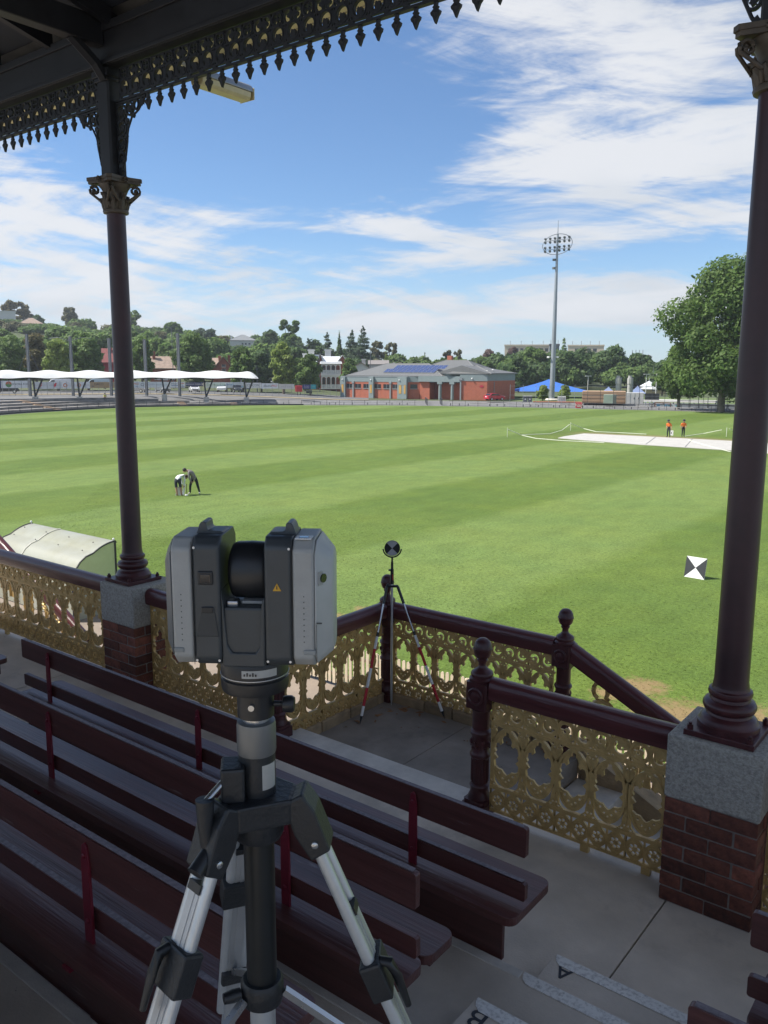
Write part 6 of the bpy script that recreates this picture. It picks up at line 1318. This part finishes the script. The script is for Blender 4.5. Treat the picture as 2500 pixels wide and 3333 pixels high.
LV = {'plane': leaf_mat('plane_leaves', (.048,.090,.022), (.098,.145,.038)), 'mid': leaf_mat('mid_green_leaves', (.060,.105,.030), (.115,.165,.050)), 'dark': leaf_mat('dark_green_leaves', (.040,.075,.028), (.080,.120,.042)),
      'gum': leaf_mat('gum_leaves', (.075,.082,.042), (.130,.122,.068)), 'conifer': leaf_mat('conifer_needles', (.034,.058,.034), (.070,.098,.052), .2), 'copper': leaf_mat('copper_leaves', (.085,.055,.050), (.14,.10,.085)), 'lime': leaf_mat('lime_leaves', (.105,.150,.032), (.19,.235,.065)), 'brown': leaf_mat('olive_brown_leaves', (.080,.078,.034), (.135,.115,.055))}
rng = np.random.default_rng(5)
def leaf_cloud(centres, radii, n_per, size, flat=1.0, shell=.55):
    """leaf-sized quads spread through lumpy ellipsoids; returns verts, faces"""
    P = []; Nn = []
    for c, r, n in zip(centres, radii, n_per):
        d = rng.normal(size=(n,3)); d /= np.linalg.norm(d,axis=1)[:,None]; t = (shell+(1-shell)*rng.random(n)**.6)*(1+rng.normal(0,.07,n))
        P.append(np.array(c)+d*t[:,None]*np.array(r)); Nn.append(d)
    P = np.concatenate(P); Nn = np.concatenate(Nn); n = len(P)
    o = rng.normal(size=(n,3))*.55+Nn*1.0+np.array([-.15,-.08,.35]); o /= np.linalg.norm(o,axis=1)[:,None]
    a = np.cross(o, rng.normal(size=(n,3))); a /= np.linalg.norm(a,axis=1)[:,None]; b = np.cross(o,a)
    s = (size*(.6+.8*rng.random(n)))[:,None]; b = b*flat
    V = np.stack([P-a*s, P+b*s*.62+a*s*.1, P+a*s*1.05, P-b*s*.62+a*s*.1], 1).reshape(-1,3)
    return V, n
def fast_mesh(name, V, n, mat):
    me = bpy.data.meshes.new(name); me.vertices.add(4*n); me.vertices.foreach_set('co', V.astype(np.float32).ravel()); me.loops.add(4*n); me.loops.foreach_set('vertex_index', np.arange(4*n,dtype=np.int32)); me.polygons.add(n); me.polygons.foreach_set('loop_start', np.arange(0,4*n,4,dtype=np.int32)); me.update(calc_edges=True); me.materials.append(mat); return me
def crown_shape(kind, W, H_, seed):
    r = np.random.default_rng(seed); cs, rs = [], []
    if kind == 'conifer':
        nl = int(max(7, H_/1.1))
        for i in range(nl):
            t = i/(nl-1); z = H_*(.12+.86*t); w = 1.3*W*(1-t)**.75*(.7+.55*r.random())+W*.06
            for k in range(5 if t < .75 else 3): a = r.random()*6.3; cs.append((w*.55*math.cos(a),w*.55*math.sin(a),z+r.normal(0,.15))); rs.append((w*.55,w*.55,H_/nl*.34))
    elif kind == 'cypress':
        for i in range(7): t = i/6; w = W*(.55+.5*math.sin(PI*min(1,t*.8+.2)))*(1-t**3*.8); cs.append((0,0,H_*(.1+.85*t))); rs.append((w,w,H_*.11))
    elif kind == 'gum':
        for i in range(26): a = r.random()*6.3; t = r.random(); cs.append((W*.74*math.cos(a)*r.random()**.5,W*.74*math.sin(a)*r.random()**.5,H_*(.38+.58*t))); q = W*(.15+.14*r.random()); rs.append((q,q,q*.7))
    else:
        lo = {'low':.16,'skirt':.11}.get(kind,.28)
        nl_ = 26 if kind == 'skirt' else 16
        for i in range(nl_):
            a = i*2.4+r.random(); t = ((i+.5)/nl_); z = H_*(lo+.06+(.90-lo)*t); prof = math.sin(PI*((.24 if kind == 'skirt' else .16)+(.72 if kind == 'skirt' else .80)*t))**.75; rad = W*prof*(.35+.45*r.random()); q = W*(.27+.17*r.random())
            cs.append((rad*math.cos(a),rad*math.sin(a),z)); rs.append((q,q,q*(.62+.25*r.random())))
        cs.append((0,0,H_*.55)); rs.append((W*.62,W*.62,H_*.30))
    return cs, rs
_protos = {}
def tree_proto(kind, leaf, W, H_, leaves, size, seed):
    cs, rs = crown_shape(kind, W, H_, seed); vol = np.array([a*b*c for a, b, c in rs])**.67; n_per = np.maximum(6,(leaves*vol/vol.sum())).astype(int)
    V, n = leaf_cloud(cs, rs, n_per, size, .55 if kind in ('conifer','cypress') else 1., .35 if kind in ('conifer','cypress') else .5)
    crown = fast_mesh('crown', V, n, LV[leaf])
    t = MB(); th = H_*(.30 if kind not in ('gum',) else .45); r0 = max(.12, H_*.022)
    lean = rng.normal(0,.25,2)
    t.tube([(0,0,-.6),(0,0,th*.5),(lean[0]*.3,lean[1]*.3,th),(lean[0],lean[1],H_*.72)], [r0*1.35,r0,r0*.85,r0*.25], 8)
    for c, r in list(zip(cs, rs))[::2]:
        if kind in ('conifer','cypress'): break
        z0 = th*(.75+.4*rng.random()); m_ = (c[0]*.45,c[1]*.45,(z0+c[2])/2+.1*H_*rng.random()*.3); t.tube([(0,0,z0),m_,(c[0]*.9,c[1]*.9,c[2]+r[2]*.2)], [r0*.5,r0*.32,r0*.1], 5)
    return crown, t.mesh('trunk', 60)
def tree(label, u, vt, hw, D, kind='round', leaf='mid', leaves=2600, size=None, seed=None, zb=None, group='trees beyond the field', barkm=None, name=None):
    p = at_d(u, 1200, D); zg = terrain_z(u, D)-.1 if zb is None else zb; H_ = zz(vt,D)-zg; W = hw*D/FPX; seed = seed if seed is not None else int(u*13+vt)
    size = size or max(.22, D*.0019)
    cr, tr = tree_proto(kind, leaf, W, H_, leaves, size, seed)
    t = thing(name or {'conifer':'conifer_tree','cypress':'cypress_tree','gum':'gum_tree'}.get(kind,'leafy_tree'), label, 'tree', (p.x,p.y,zg), rng.random()*6.28, group)
    link('crown', cr, None, t); link('trunk', tr, barkm or bark, t); return t
# the big plane tree on the right
tree('huge spreading plane tree with pale trunk at the right, half behind column', 2356, 893, 190, 151, 'skirt', 'plane', 34000, .30, 4, 0., barkm=bark_pale, name='plane_tree', group='field-side trees')
tree('smaller plane tree tucked under the left side of the huge plane tree', 2215, 1125, 62, 158, 'low', 'plane', 6000, .26, 9, 0., barkm=bark_pale, name='plane_tree', group='field-side trees')
tree('plane tree standing behind the right-hand column', 2560, 930, 130, 160, 'low', 'plane', 6000, .34, 19, 0., barkm=bark_pale, name='plane_tree', group='field-side trees')
# street trees behind the banners
ST = [('broad dark street tree at the left edge behind the canopy',30,1108,62,205,'low','mid',4200),('olive-brown leafy tree behind the first steel pole',118,1104,46,212,'low','brown',3600),('bright plane tree just left of the second steel pole',186,1116,44,200,'low','lime',3600),('dense green tree between second and third steel poles',284,1099,56,203,'low','mid',4600),
 ('bright leafy tree immediately right of the left column',462,1107,44,203,'low','plane',3600),('round green tree right of the fifth steel pole',630,1098,64,204,'low','mid',4600),('leafy green tree right of ornate brick gable',790,1135,46,206,'low','plane',3600),('dark green tree behind the canopy tip',850,1150,48,210,'low','dark',3200),('big bright plane tree with forked trunk beyond ElectricPRO banner',922,1118,46,200,'low','lime',4200),
 ('green street tree above the red box',1010,1156,44,196,'low','mid',3600),('round green tree between white house and pavilion roof',1140,1170,36,214,'low','mid',2800),('green tree behind the white house left wing',968,1168,30,224,'low','plane',2000)]
for a in ST: tree(a[0], a[1], a[2], a[3], a[4], a[5], a[6], a[7], group='street trees behind the banners')
SK = [('tall layered pine, highest of the conifers behind white house',1181,1066,36,300,'conifer','conifer',5200),('spreading cedar left of the tall layered pine',1146,1080,34,310,'conifer','conifer',4600),('dark pencil cypress left of the cedars',1105,1090,12,290,'cypress','dark',2600),('broad conifer behind the white house chimney',1065,1088,30,300,'conifer','conifer',4000),('big dark airy tree standing highest left of the conifers',938,1050,40,330,'gum','mid',6000),
 ('brown gum tree on the skyline right of the conifers',1230,1113,27,330,'gum','gum',2200),('brown gum tree left of the pavilion ridge',1272,1118,25,335,'gum','gum',2000),('tall thin pencil pine left of the pavilion roof',1257,1146,6,260,'cypress','lime',700),('gum tree on the hilltop at far left above white house',42,1010,28,500,'gum','brown',2200),('second hilltop gum tree right of the first',88,1011,27,505,'gum','brown',2200),
 ('rounded hilltop tree left of the column',238,1024,24,480,'round','gum',2200),('low bushy hilltop tree beside the tan house',132,1048,18,490,'round','dark',1400),('spreading hilltop tree crossed by the left column',425,1028,42,460,'gum','mid',2600),('rounded tree on the crest above fifth steel pole',572,1064,34,420,'round','mid',3000),('dark flat topped pine on the crest left of grey roofed house',672,1082,44,430,'gum','conifer',2600),
 ('dark tree on the crest right of the grey roofed house',880,1085,38,380,'round','dark',3000),('pale green gum tree over the pavilion ridge',1455,1140,14,330,'gum','gum',1200),('slender gum tree over the pavilion ridge right of first',1490,1138,15,330,'gum','gum',1200),('copper leaved tree right of the pavilion ridge',1590,1142,34,320,'round','copper',2400),('large copper leaved tree beside the tan office block',1668,1132,24,330,'round','copper',2200),
 ('slender poplar in front of the tan office block',1833,1106,18,330,'conifer','mid',2000),('small brown tree on the right skyline near big plane tree',2111,1156,9,380,'round','copper',700),('dark narrow tree left of the copper tree',1382,1152,8,300,'cypress','dark',600)]
for a in SK: tree(a[0], a[1], a[2], a[3], a[4], a[5], a[6], a[7], group='skyline trees')
RT = [('dense green tree left of the floodlight mast base',1740,1136,58,270,'low','mid',4600),('dense green tree just right of the floodlight mast',1850,1150,60,265,'low','dark',4600),('leafy dark tree behind the two concrete vents',1985,1140,66,280,'low','dark',4600),('bushy tree right of the two concrete vents',2085,1158,52,285,'low','dark',3600),('pale bushy tree between kiosk and big plane tree',2160,1195,30,225,'low','plane',2200),
 ('small bright shrub in front of the blue sail left of mast',1770,1252,20,185,'low','lime',1500),('small bright shrub in front of the blue sail right of mast',1842,1252,22,185,'low','lime',1500),('low bushy tree behind the pavilion right end',1690,1165,40,240,'low','dark',3200),('small green tree right of the kiosk roof',2185,1210,18,230,'low','mid',1200),('distant green tree far right beyond plane tree',2200,1170,40,330,'low','dark',2400)]
for a in RT: tree(a[0], a[1], a[2], a[3], a[4], a[5], a[6], a[7], group='trees on the right side')
# the wooded hillside and the far belt of trees read as one mass
def wood(name, label, spots, leaf, per, size):
    Vs = []; N_ = 0
    for u, D, vt, hw in spots:
        p = at_d(u,1200,D); zg = terrain_z(u,D); zt = zz(vt,D); H_ = max(3.,zt-zg); W = hw*D/FPX; cs = []; rs = []
        for k in range(6): a = rng.random()*6.28; q = W*(.40+.25*rng.random()); cs.append((p.x+W*.55*math.cos(a)*rng.random(),p.y+W*.55*math.sin(a)*rng.random(),zg+H_*(.35+.5*rng.random()))); rs.append((q,q,min(q*.8,H_*.35)))
        cs.append((p.x,p.y,zg+H_*.62)); rs.append((W*.6,W*.6,H_*.38))
        V, n = leaf_cloud(cs, rs, [per//7]*7, size, 1., .6); Vs.append(V); N_ += n
    o = link(name, fast_mesh(name, np.concatenate(Vs), N_, LV[leaf]), None); tag(o, label, 'woodland'); o['kind'] = 'stuff'; return o
r = np.random.default_rng(21)
SKY = [(-200,1066),(0,1074),(60,1088),(140,1086),(170,1068),(260,1060),(330,1065),(400,1068),(500,1075),(600,1082),(700,1098),(800,1108),(900,1092),(960,1098),(1040,1118),(1100,1128),(1200,1150),(1300,1158),(1400,1160),(1500,1160),(1600,1165),(1700,1150),(1800,1150),(1900,1152),(2000,1156),(2100,1180),(2200,1182),(2350,1185),(2600,1180)]
def spots(u0, u1, n, D0_, D1_, dv, hw):
    S = []
    for i in range(n):
        u = u0+(u1-u0)*(i+r.random())/n; D = D0_+(D1_-D0_)*r.random(); f = (D-D0_)/(D1_-D0_+1e-6); S.append((u, D, lerp_tab(SKY,u)+dv*(1-f)+r.normal(0,4), hw*(.7+.6*r.random())))
    return S
wood('hillside_woodland', 'mixed mid green woodland covering the hillside', spots(-150,960,80,300,470,58,46)+spots(-150,1000,46,248,300,86,46), 'mid', 1900, .75)
wood('hillside_dark_woodland', 'darker bushy woodland patches on the hillside', spots(-150,1000,44,280,480,52,40)+spots(900,1350,22,255,330,40,36), 'dark', 1700, .72)
wood('hillside_olive_scrub', 'olive brown scrub scattered on the hillside', spots(-100,800,24,260,460,62,30)+spots(1180,1600,14,270,340,26,28), 'gum', 1200, .65)
wood('far_tree_belt', 'continuous dark belt of trees behind the right side of the ground', spots(1540,2650,46,290,400,10,56)+spots(1600,2500,30,260,290,34,52), 'dark', 2300, .72)
wood('far_green_belt', 'lighter green trees within the belt behind the sails', spots(1640,2450,22,252,300,42,44)+spots(1250,1700,16,260,320,14,32), 'mid', 1700, .65)
# ================================================================== people
skin_m = M('skin', (.40,.22,.15), .55, var=.06); hair_m = M('dark_hair', (.02,.015,.012), .6)
def person(label, loc, rz, J, bones, mats, heads, group=None, hat=None, hair=None, hands=True):
    """J: joint -> (pos, radius); bones: (a, b, material index). One continuous skinned body; hat and hair are its children."""
    names = list(J); me = bpy.data.meshes.new('body_cage'); me.from_pydata([J[k][0] for k in names], [(names.index(a),names.index(b)) for a, b, _ in bones], [])
    o = bpy.data.objects.new('body_cage', me); C.objects.link(o); sk = o.modifiers.new('skin','SKIN'); sk.use_smooth_shade = True; sk.branch_smoothing = .3
    for k, v in zip(names, me.skin_vertices[0].data): v.radius = J[k][1] if isinstance(J[k][1], tuple) else (J[k][1],J[k][1]); v.use_root = (k == 'pelvis')
    ss = o.modifiers.new('sub','SUBSURF'); ss.levels = 2; ss.render_levels = 2
    bpy.context.view_layer.update(); dg_ = bpy.context.evaluated_depsgraph_get(); nm = bpy.data.meshes.new_from_object(o.evaluated_get(dg_)); bpy.data.objects.remove(o)
    nm.materials.clear()
    for m in mats: nm.materials.append(m)
    segs = [(Vector(J[a][0]),Vector(J[b][0]),m) for a, b, m in bones]
    for pl in nm.polygons:
        c = pl.center; best = 9e9
        for a, b, m in segs:
            d = b-a; t = max(0,min(1,(c-a).dot(d)/max(1e-9,d.length_squared))); q = (c-(a+d*t)).length
            if q < best: best = q; pl.material_index = m
        pl.use_smooth = True
    bm = bmesh.new(); bm.from_mesh(nm)
    mb = MB()
    for hname, face_dir in heads:                     # skull, nose, ears, brow and fingers grown onto the same mesh
        h = Vector(J[hname][0]); f = Vector(face_dir).normalized(); s = f.cross(Vector((0,0,1))); s = s.normalized() if s.length > .1 else Vector((1,0,0)); u_ = s.cross(f)
        mb.ball(h, .098, 14, 0, (.92,.92,1.12)); mb.ball(h+f*.10-u_*.01, .018, 6); mb.ball(h+s*.088, .024, 6); mb.ball(h-s*.088, .024, 6); mb.ball(h+f*.088-u_*.055, .022, 6, sc=(1.1,1.1,.5))
        for sg in (-1,1): mb.ball(h+f*.088+s*(.034*sg)+u_*.02, .013, 6)
    if hands:
        for w, e in (('handL','elbL'),('handR','elbR')):
            if w not in J: continue
            h = Vector(J[w][0]); d = (h-Vector(J[e][0])).normalized(); s = d.cross(Vector((0,1,0))); s = s.normalized() if s.length > .1 else Vector((1,0,0)); n_ = s.cross(d)
            for k in range(4): b = h+d*.02+s*((k-1.5)*.019); l = (.070,.082,.078,.060)[k]; mb.tube([b, b+d*l*.55+n_*.006, b+d*l+n_*.024], [.009,.0085,.006], 6)
            mb.tube([h+s*.03-d*.02, h+s*.055+d*.02, h+s*.05+d*.05], [.010,.009,.007], 6)
    if mb.v:
        tm_ = mb.mesh('tmp', 60); nb = len(bm.faces); bm.from_mesh(tm_); bm.faces.ensure_lookup_table()
        for fc in bm.faces[nb:]: fc.material_index = 0; fc.smooth = True
    bm.to_mesh(nm); bm.free()
    p = bpy.data.objects.new('person', nm); C.objects.link(p); p.location = loc; p.rotation_euler = (0,0,rz); tag(p, label, 'person', group)
    for hname, face_dir in heads:
        h = Vector(J[hname][0]); f = Vector(face_dir).normalized(); up = Vector((0,0,1)) if abs(f.z) < .8 else Vector((0,-1,0)); s = f.cross(up).normalized(); u_ = s.cross(f)
        if hair: 
            m = MB(); m.ball(h-f*.018+u_*.03, .108, 14, 0, (1,1,1.05)); q = m.build('hair', hair, p, smooth=60)
        if hat:
            m = MB(); m.lathe([(.155,0),(.150,.012),(.112,.016),(.108,.06),(.09,.10),(.04,.115)], h+u_*.045, 18, axis=u_); m.build('hat', hat, p, smooth=40)
    return p
def stand(hx=.09, lean=0., head_f=(0,-1,-.4), armL=None, armR=None, step=.05):
    J = {'pelvis':((0,0,.93),(.15,.12)),'waist':((0,-lean*.3,1.10),(.145,.115)),'chest':((0,-lean*.7,1.33),(.175,.125)),'neck0':((0,-lean,1.46),(.10,.08)),'neck':((0,-lean*1.15,1.54),(.055,.055)),'head':((0,-lean*1.35-.02,1.66),(.075,.085)),
     'hipL':((-hx,0,.90),(.10,.10)),'kneeL':((-hx-.01,-.03-step,.50),(.068,.072)),'ankL':((-hx-.02,.02-step,.09),(.048,.05)),'toeL':((-hx-.04,-.15-step,.035),(.045,.035)),'hipR':((hx,0,.90),(.10,.10)),'kneeR':((hx+.01,-.03+step,.50),(.068,.072)),'ankR':((hx+.02,.03+step,.09),(.048,.05)),'toeR':((hx+.04,-.14+step,.035),(.045,.035)),
     'shL':((-.19,-lean,1.40),(.072,.07)),'elbL':(armL[0] if armL else (-.27,.02,1.13),(.052,.052)),'handL':(armL[1] if armL else (-.26,-.10,.88),(.040,.034)),'shR':((.19,-lean,1.40),(.072,.07)),'elbR':(armR[0] if armR else (.27,.02,1.13),(.052,.052)),'handR':(armR[1] if armR else (.26,-.10,.88),(.040,.034))}
    return J
BON = [('pelvis','waist',2),('waist','chest',1),('chest','neck0',1),('neck0','neck',0),('neck','head',0),('pelvis','hipL',2),('hipL','kneeL',2),('kneeL','ankL',2),('ankL','toeL',3),('pelvis','hipR',2),('hipR','kneeR',2),('kneeR','ankR',2),('ankR','toeR',3),('chest','shL',1),('shL','elbL',1),('elbL','handL',4),('chest','shR',1),('shR','elbR',1),('elbR','handR',4)]
orange = M('hi_vis_orange', (.75,.16,.02), .6, var=.06); navy = M('navy_trousers', (.018,.022,.032), .8, var=.1); boot = M('dark_boots', (.02,.02,.02), .7); hatm = M('navy_hat', (.03,.035,.045), .8)
def toward(u): return face(u, PI/2)
p = at_z(2176, 1423, 0)
person('person in orange shirt and navy trousers holding a white board, left of two', at_z(2176,1423,0), toward(2176)+R(-25), stand(lean=.10, armR=((.27,.0,1.12),(.27,-.10,.86)), armL=((-.26,-.02,1.14),(-.20,-.16,.95))), BON, [skin_m,orange,navy,boot,skin_m], [('head',(-.2,-1,-.7))], 'groundsmen in orange beside the pitch', hat=hatm)
person('person in orange shirt and dark trousers standing, right of two', at_z(2223,1422,0), toward(2223)+R(15), stand(lean=.04, armR=((.25,-.06,1.12),(.14,-.20,.95)), armL=((-.26,.0,1.12),(-.25,-.06,.88)), step=.02), BON, [skin_m,orange,navy,boot,skin_m], [('head',(0,-1,-.5))], 'groundsmen in orange beside the pitch', hat=hatm)
h_ = at_z(2186,1421,0); cb2 = thing('white_placard', 'white rectangular board carried by the left person in orange', 'board', (h_.x-.02,h_.y-.05,.12), toward(2186)+R(-10)); MB().bx(-.19,.19,-.015,.015,0,.52).build('panel', white_m, cb2); MB().plate([circ(0,.26,.05,8,.09)], -.02, -.0155).build('grip_hole', dk, cb2)
# two people bending over a board on the near grass; the frame below faces -Y (towards the camera) before turning
grey_sh = M('grey_jacket', (.22,.195,.18), .8, var=.1); white_sh = M('white_long_sleeve', (.72,.74,.72), .7, var=.04); shoe = M('pale_shoes', (.50,.46,.42), .6)
sh_x = M('charcoal_shorts', (.03,.034,.045), .8, var=.1)
# right person: legs apart, torso bent to the left, head low
J = {'pelvis':((.06,0,.90),(.15,.13)),'waist':((.01,-.03,1.08),(.15,.125)),'chest':((-.16,-.08,1.25),(.17,.15)),'neck0':((-.27,-.10,1.32),(.10,.09)),'neck':((-.33,-.11,1.33),(.06,.06)),'head':((-.43,-.13,1.34),(.08,.085)),
 'hipL':((-.04,0,.87),(.10,.10)),'kneeL':((-.16,-.06,.48),(.07,.074)),'ankL':((-.18,.0,.09),(.05,.05)),'toeL':((-.30,-.06,.035),(.046,.036)),'hipR':((.15,0,.87),(.10,.10)),'kneeR':((.24,-.04,.48),(.07,.074)),'ankR':((.33,.05,.09),(.05,.05)),'toeR':((.31,-.10,.035),(.046,.036)),
 'shL':((-.22,-.24,1.22),(.075,.072)),'elbL':((-.20,-.30,.95),(.054,.054)),'handL':((-.10,-.30,.72),(.040,.034)),'shR':((-.10,.06,1.30),(.075,.072)),'elbR':((.12,-.12,1.02),(.054,.054)),'handR':((.04,-.18,.78),(.040,.034))}
q = at_z(630,1609,0)
person('person in grey jacket and dark trousers bending over, right of the pair', q, toward(630), J, [(a,b,(1 if m == 4 else m)) for a, b, m in BON], [skin_m,grey_sh,navy,shoe,skin_m], [('head',(-.75,-.35,-.65))], 'pair bending over a board on the grass', hair=hair_m)
# left person: seen from behind, bent forward to the right over the board
J = {'pelvis':((-.06,.0,.86),(.16,.14)),'waist':((.02,.12,1.00),(.15,.125)),'chest':((.16,.28,1.08),(.175,.14)),'neck0':((.27,.36,1.06),(.10,.09)),'neck':((.33,.39,1.02),(.06,.06)),'head':((.40,.42,.96),(.08,.085)),
 'hipL':((-.16,0,.82),(.11,.11)),'kneeL':((-.13,.02,.46),(.070,.074)),'ankL':((-.10,-.02,.09),(.045,.047)),'toeL':((-.10,.11,.035),(.045,.036)),'hipR':((.05,0,.82),(.11,.11)),'kneeR':((.10,.0,.46),(.070,.074)),'ankR':((.13,-.04,.09),(.045,.047)),'toeR':((.15,.09,.035),(.045,.036)),
 'shL':((.06,.40,1.05),(.075,.072)),'elbL':((.16,.46,.80),(.054,.054)),'handL':((.20,.40,.56),(.040,.034)),'shR':((.28,.20,1.08),(.075,.072)),'elbR':((.33,.20,.80),(.054,.054)),'handR':((.27,.18,.52),(.040,.034))}
q = at_z(583,1614,0)
BON2 = [(a,b,(1 if (a,b) == ('pelvis','waist') else m)) for a, b, m in BON]
person('barefoot person in white top and dark shorts bending over, left of the pair', q, toward(583), J, [(a,b,(1 if m == 4 else (0 if (a,b) in (('kneeL','ankL'),('kneeR','ankR'),('ankL','toeL'),('ankR','toeR')) else m))) for a, b, m in BON2], [skin_m,white_sh,sh_x,skin_m,skin_m], [('head',(.55,.35,-.75))], 'pair bending over a board on the grass', hair=M('brown_hair',(.06,.035,.022),.6))
tb = thing('folded_target', 'white folded target board held on the grass by the bending pair', 'board', at_z(592,1613,0), toward(592)); w2 = .42
MB().prism([(-.36,0),(-.16,.50),(-.02,.50),(.06,0)], .10, .115, 'xz').build('board_panel', white_m, tb); MB().prism([(-.02,0),(.12,.52),(.24,.62),(.12,.0)], .16, .175, 'xz').build('board_panel', white_m, tb); MB().cyl((.26,.14,0),(.26,.16,.62),.018,n=8).build('stake', M('stake_olive',(.12,.09,.02),.7), tb); MB().lathe([(.10,0),(.08,.05)], (.24,.06,0), 10).build('stake_base', white_m, tb)
# seated spectator on the terrace
q = at_d(342, 1297, 153.5); zs = q.z
J = {'pelvis':((0,0,.12),(.16,.14)),'waist':((0,.0,.28),(.15,.12)),'chest':((0,-.03,.50),(.18,.13)),'neck0':((0,-.04,.63),(.10,.08)),'neck':((0,-.05,.70),(.055,.055)),'head':((0,-.08,.82),(.075,.085)),'hipL':((-.1,-.06,.12),(.10,.10)),'kneeL':((-.15,-.46,.16),(.07,.07)),'ankL':((-.14,-.50,-.26),(.05,.05)),'toeL':((-.15,-.64,-.32),(.045,.036)),'hipR':((.1,-.06,.12),(.10,.10)),'kneeR':((.15,-.46,.16),(.07,.07)),'ankR':((.14,-.50,-.26),(.05,.05)),'toeR':((.15,-.64,-.32),(.045,.036)),
 'shL':((-.19,-.04,.57),(.07,.07)),'elbL':((-.26,-.16,.34),(.05,.05)),'handL':((-.12,-.36,.26),(.04,.034)),'shR':((.19,-.04,.57),(.07,.07)),'elbR':((.26,-.16,.34),(.05,.05)),'handR':((.12,-.36,.26),(.04,.034))}
person('person in yellow top and dark trousers sitting on the terrace', (q.x,q.y,zs), toward(342), J, BON, [skin_m,M('yellow_top',(.42,.42,.10),.7),navy,boot,skin_m], [('head',(0,-1,-.2))], hat=hatm)
# ================================================================== lettering becomes plain mesh
bpy.context.view_layer.update(); dgf = bpy.context.evaluated_depsgraph_get()
for o in [o for o in bpy.data.objects if o.type == 'FONT']:
    me = bpy.data.meshes.new_from_object(o.evaluated_get(dgf)); n2 = bpy.data.objects.new(o.name.split('.')[0], me); C.objects.link(n2); n2.parent = o.parent; n2.location = o.location; n2.rotation_euler = o.rotation_euler; n2.scale = o.scale
    bpy.data.objects.remove(o)

# ================================================================== thin summer haze over the ground
hzm = bpy.data.materials.new('haze'); hzm.use_nodes = True; _n = hzm.node_tree.nodes; _n.clear()
_o = _n.new('ShaderNodeOutputMaterial'); _v = _n.new('ShaderNodeVolumePrincipled'); _v.inputs['Color'].default_value = (.86,.93,1,1); _v.inputs['Density'].default_value = .00024; _v.inputs['Anisotropy'].default_value = .3
hzm.node_tree.links.new(_v.outputs[0], _o.inputs['Volume'])
hzo = MB().bx(-1200,900,-150,1500,-2.5,75).build('haze', hzm); hzo['kind'] = 'stuff'; hzo['label'] = 'thin pale haze over the whole ground'; hzo['category'] = 'haze'
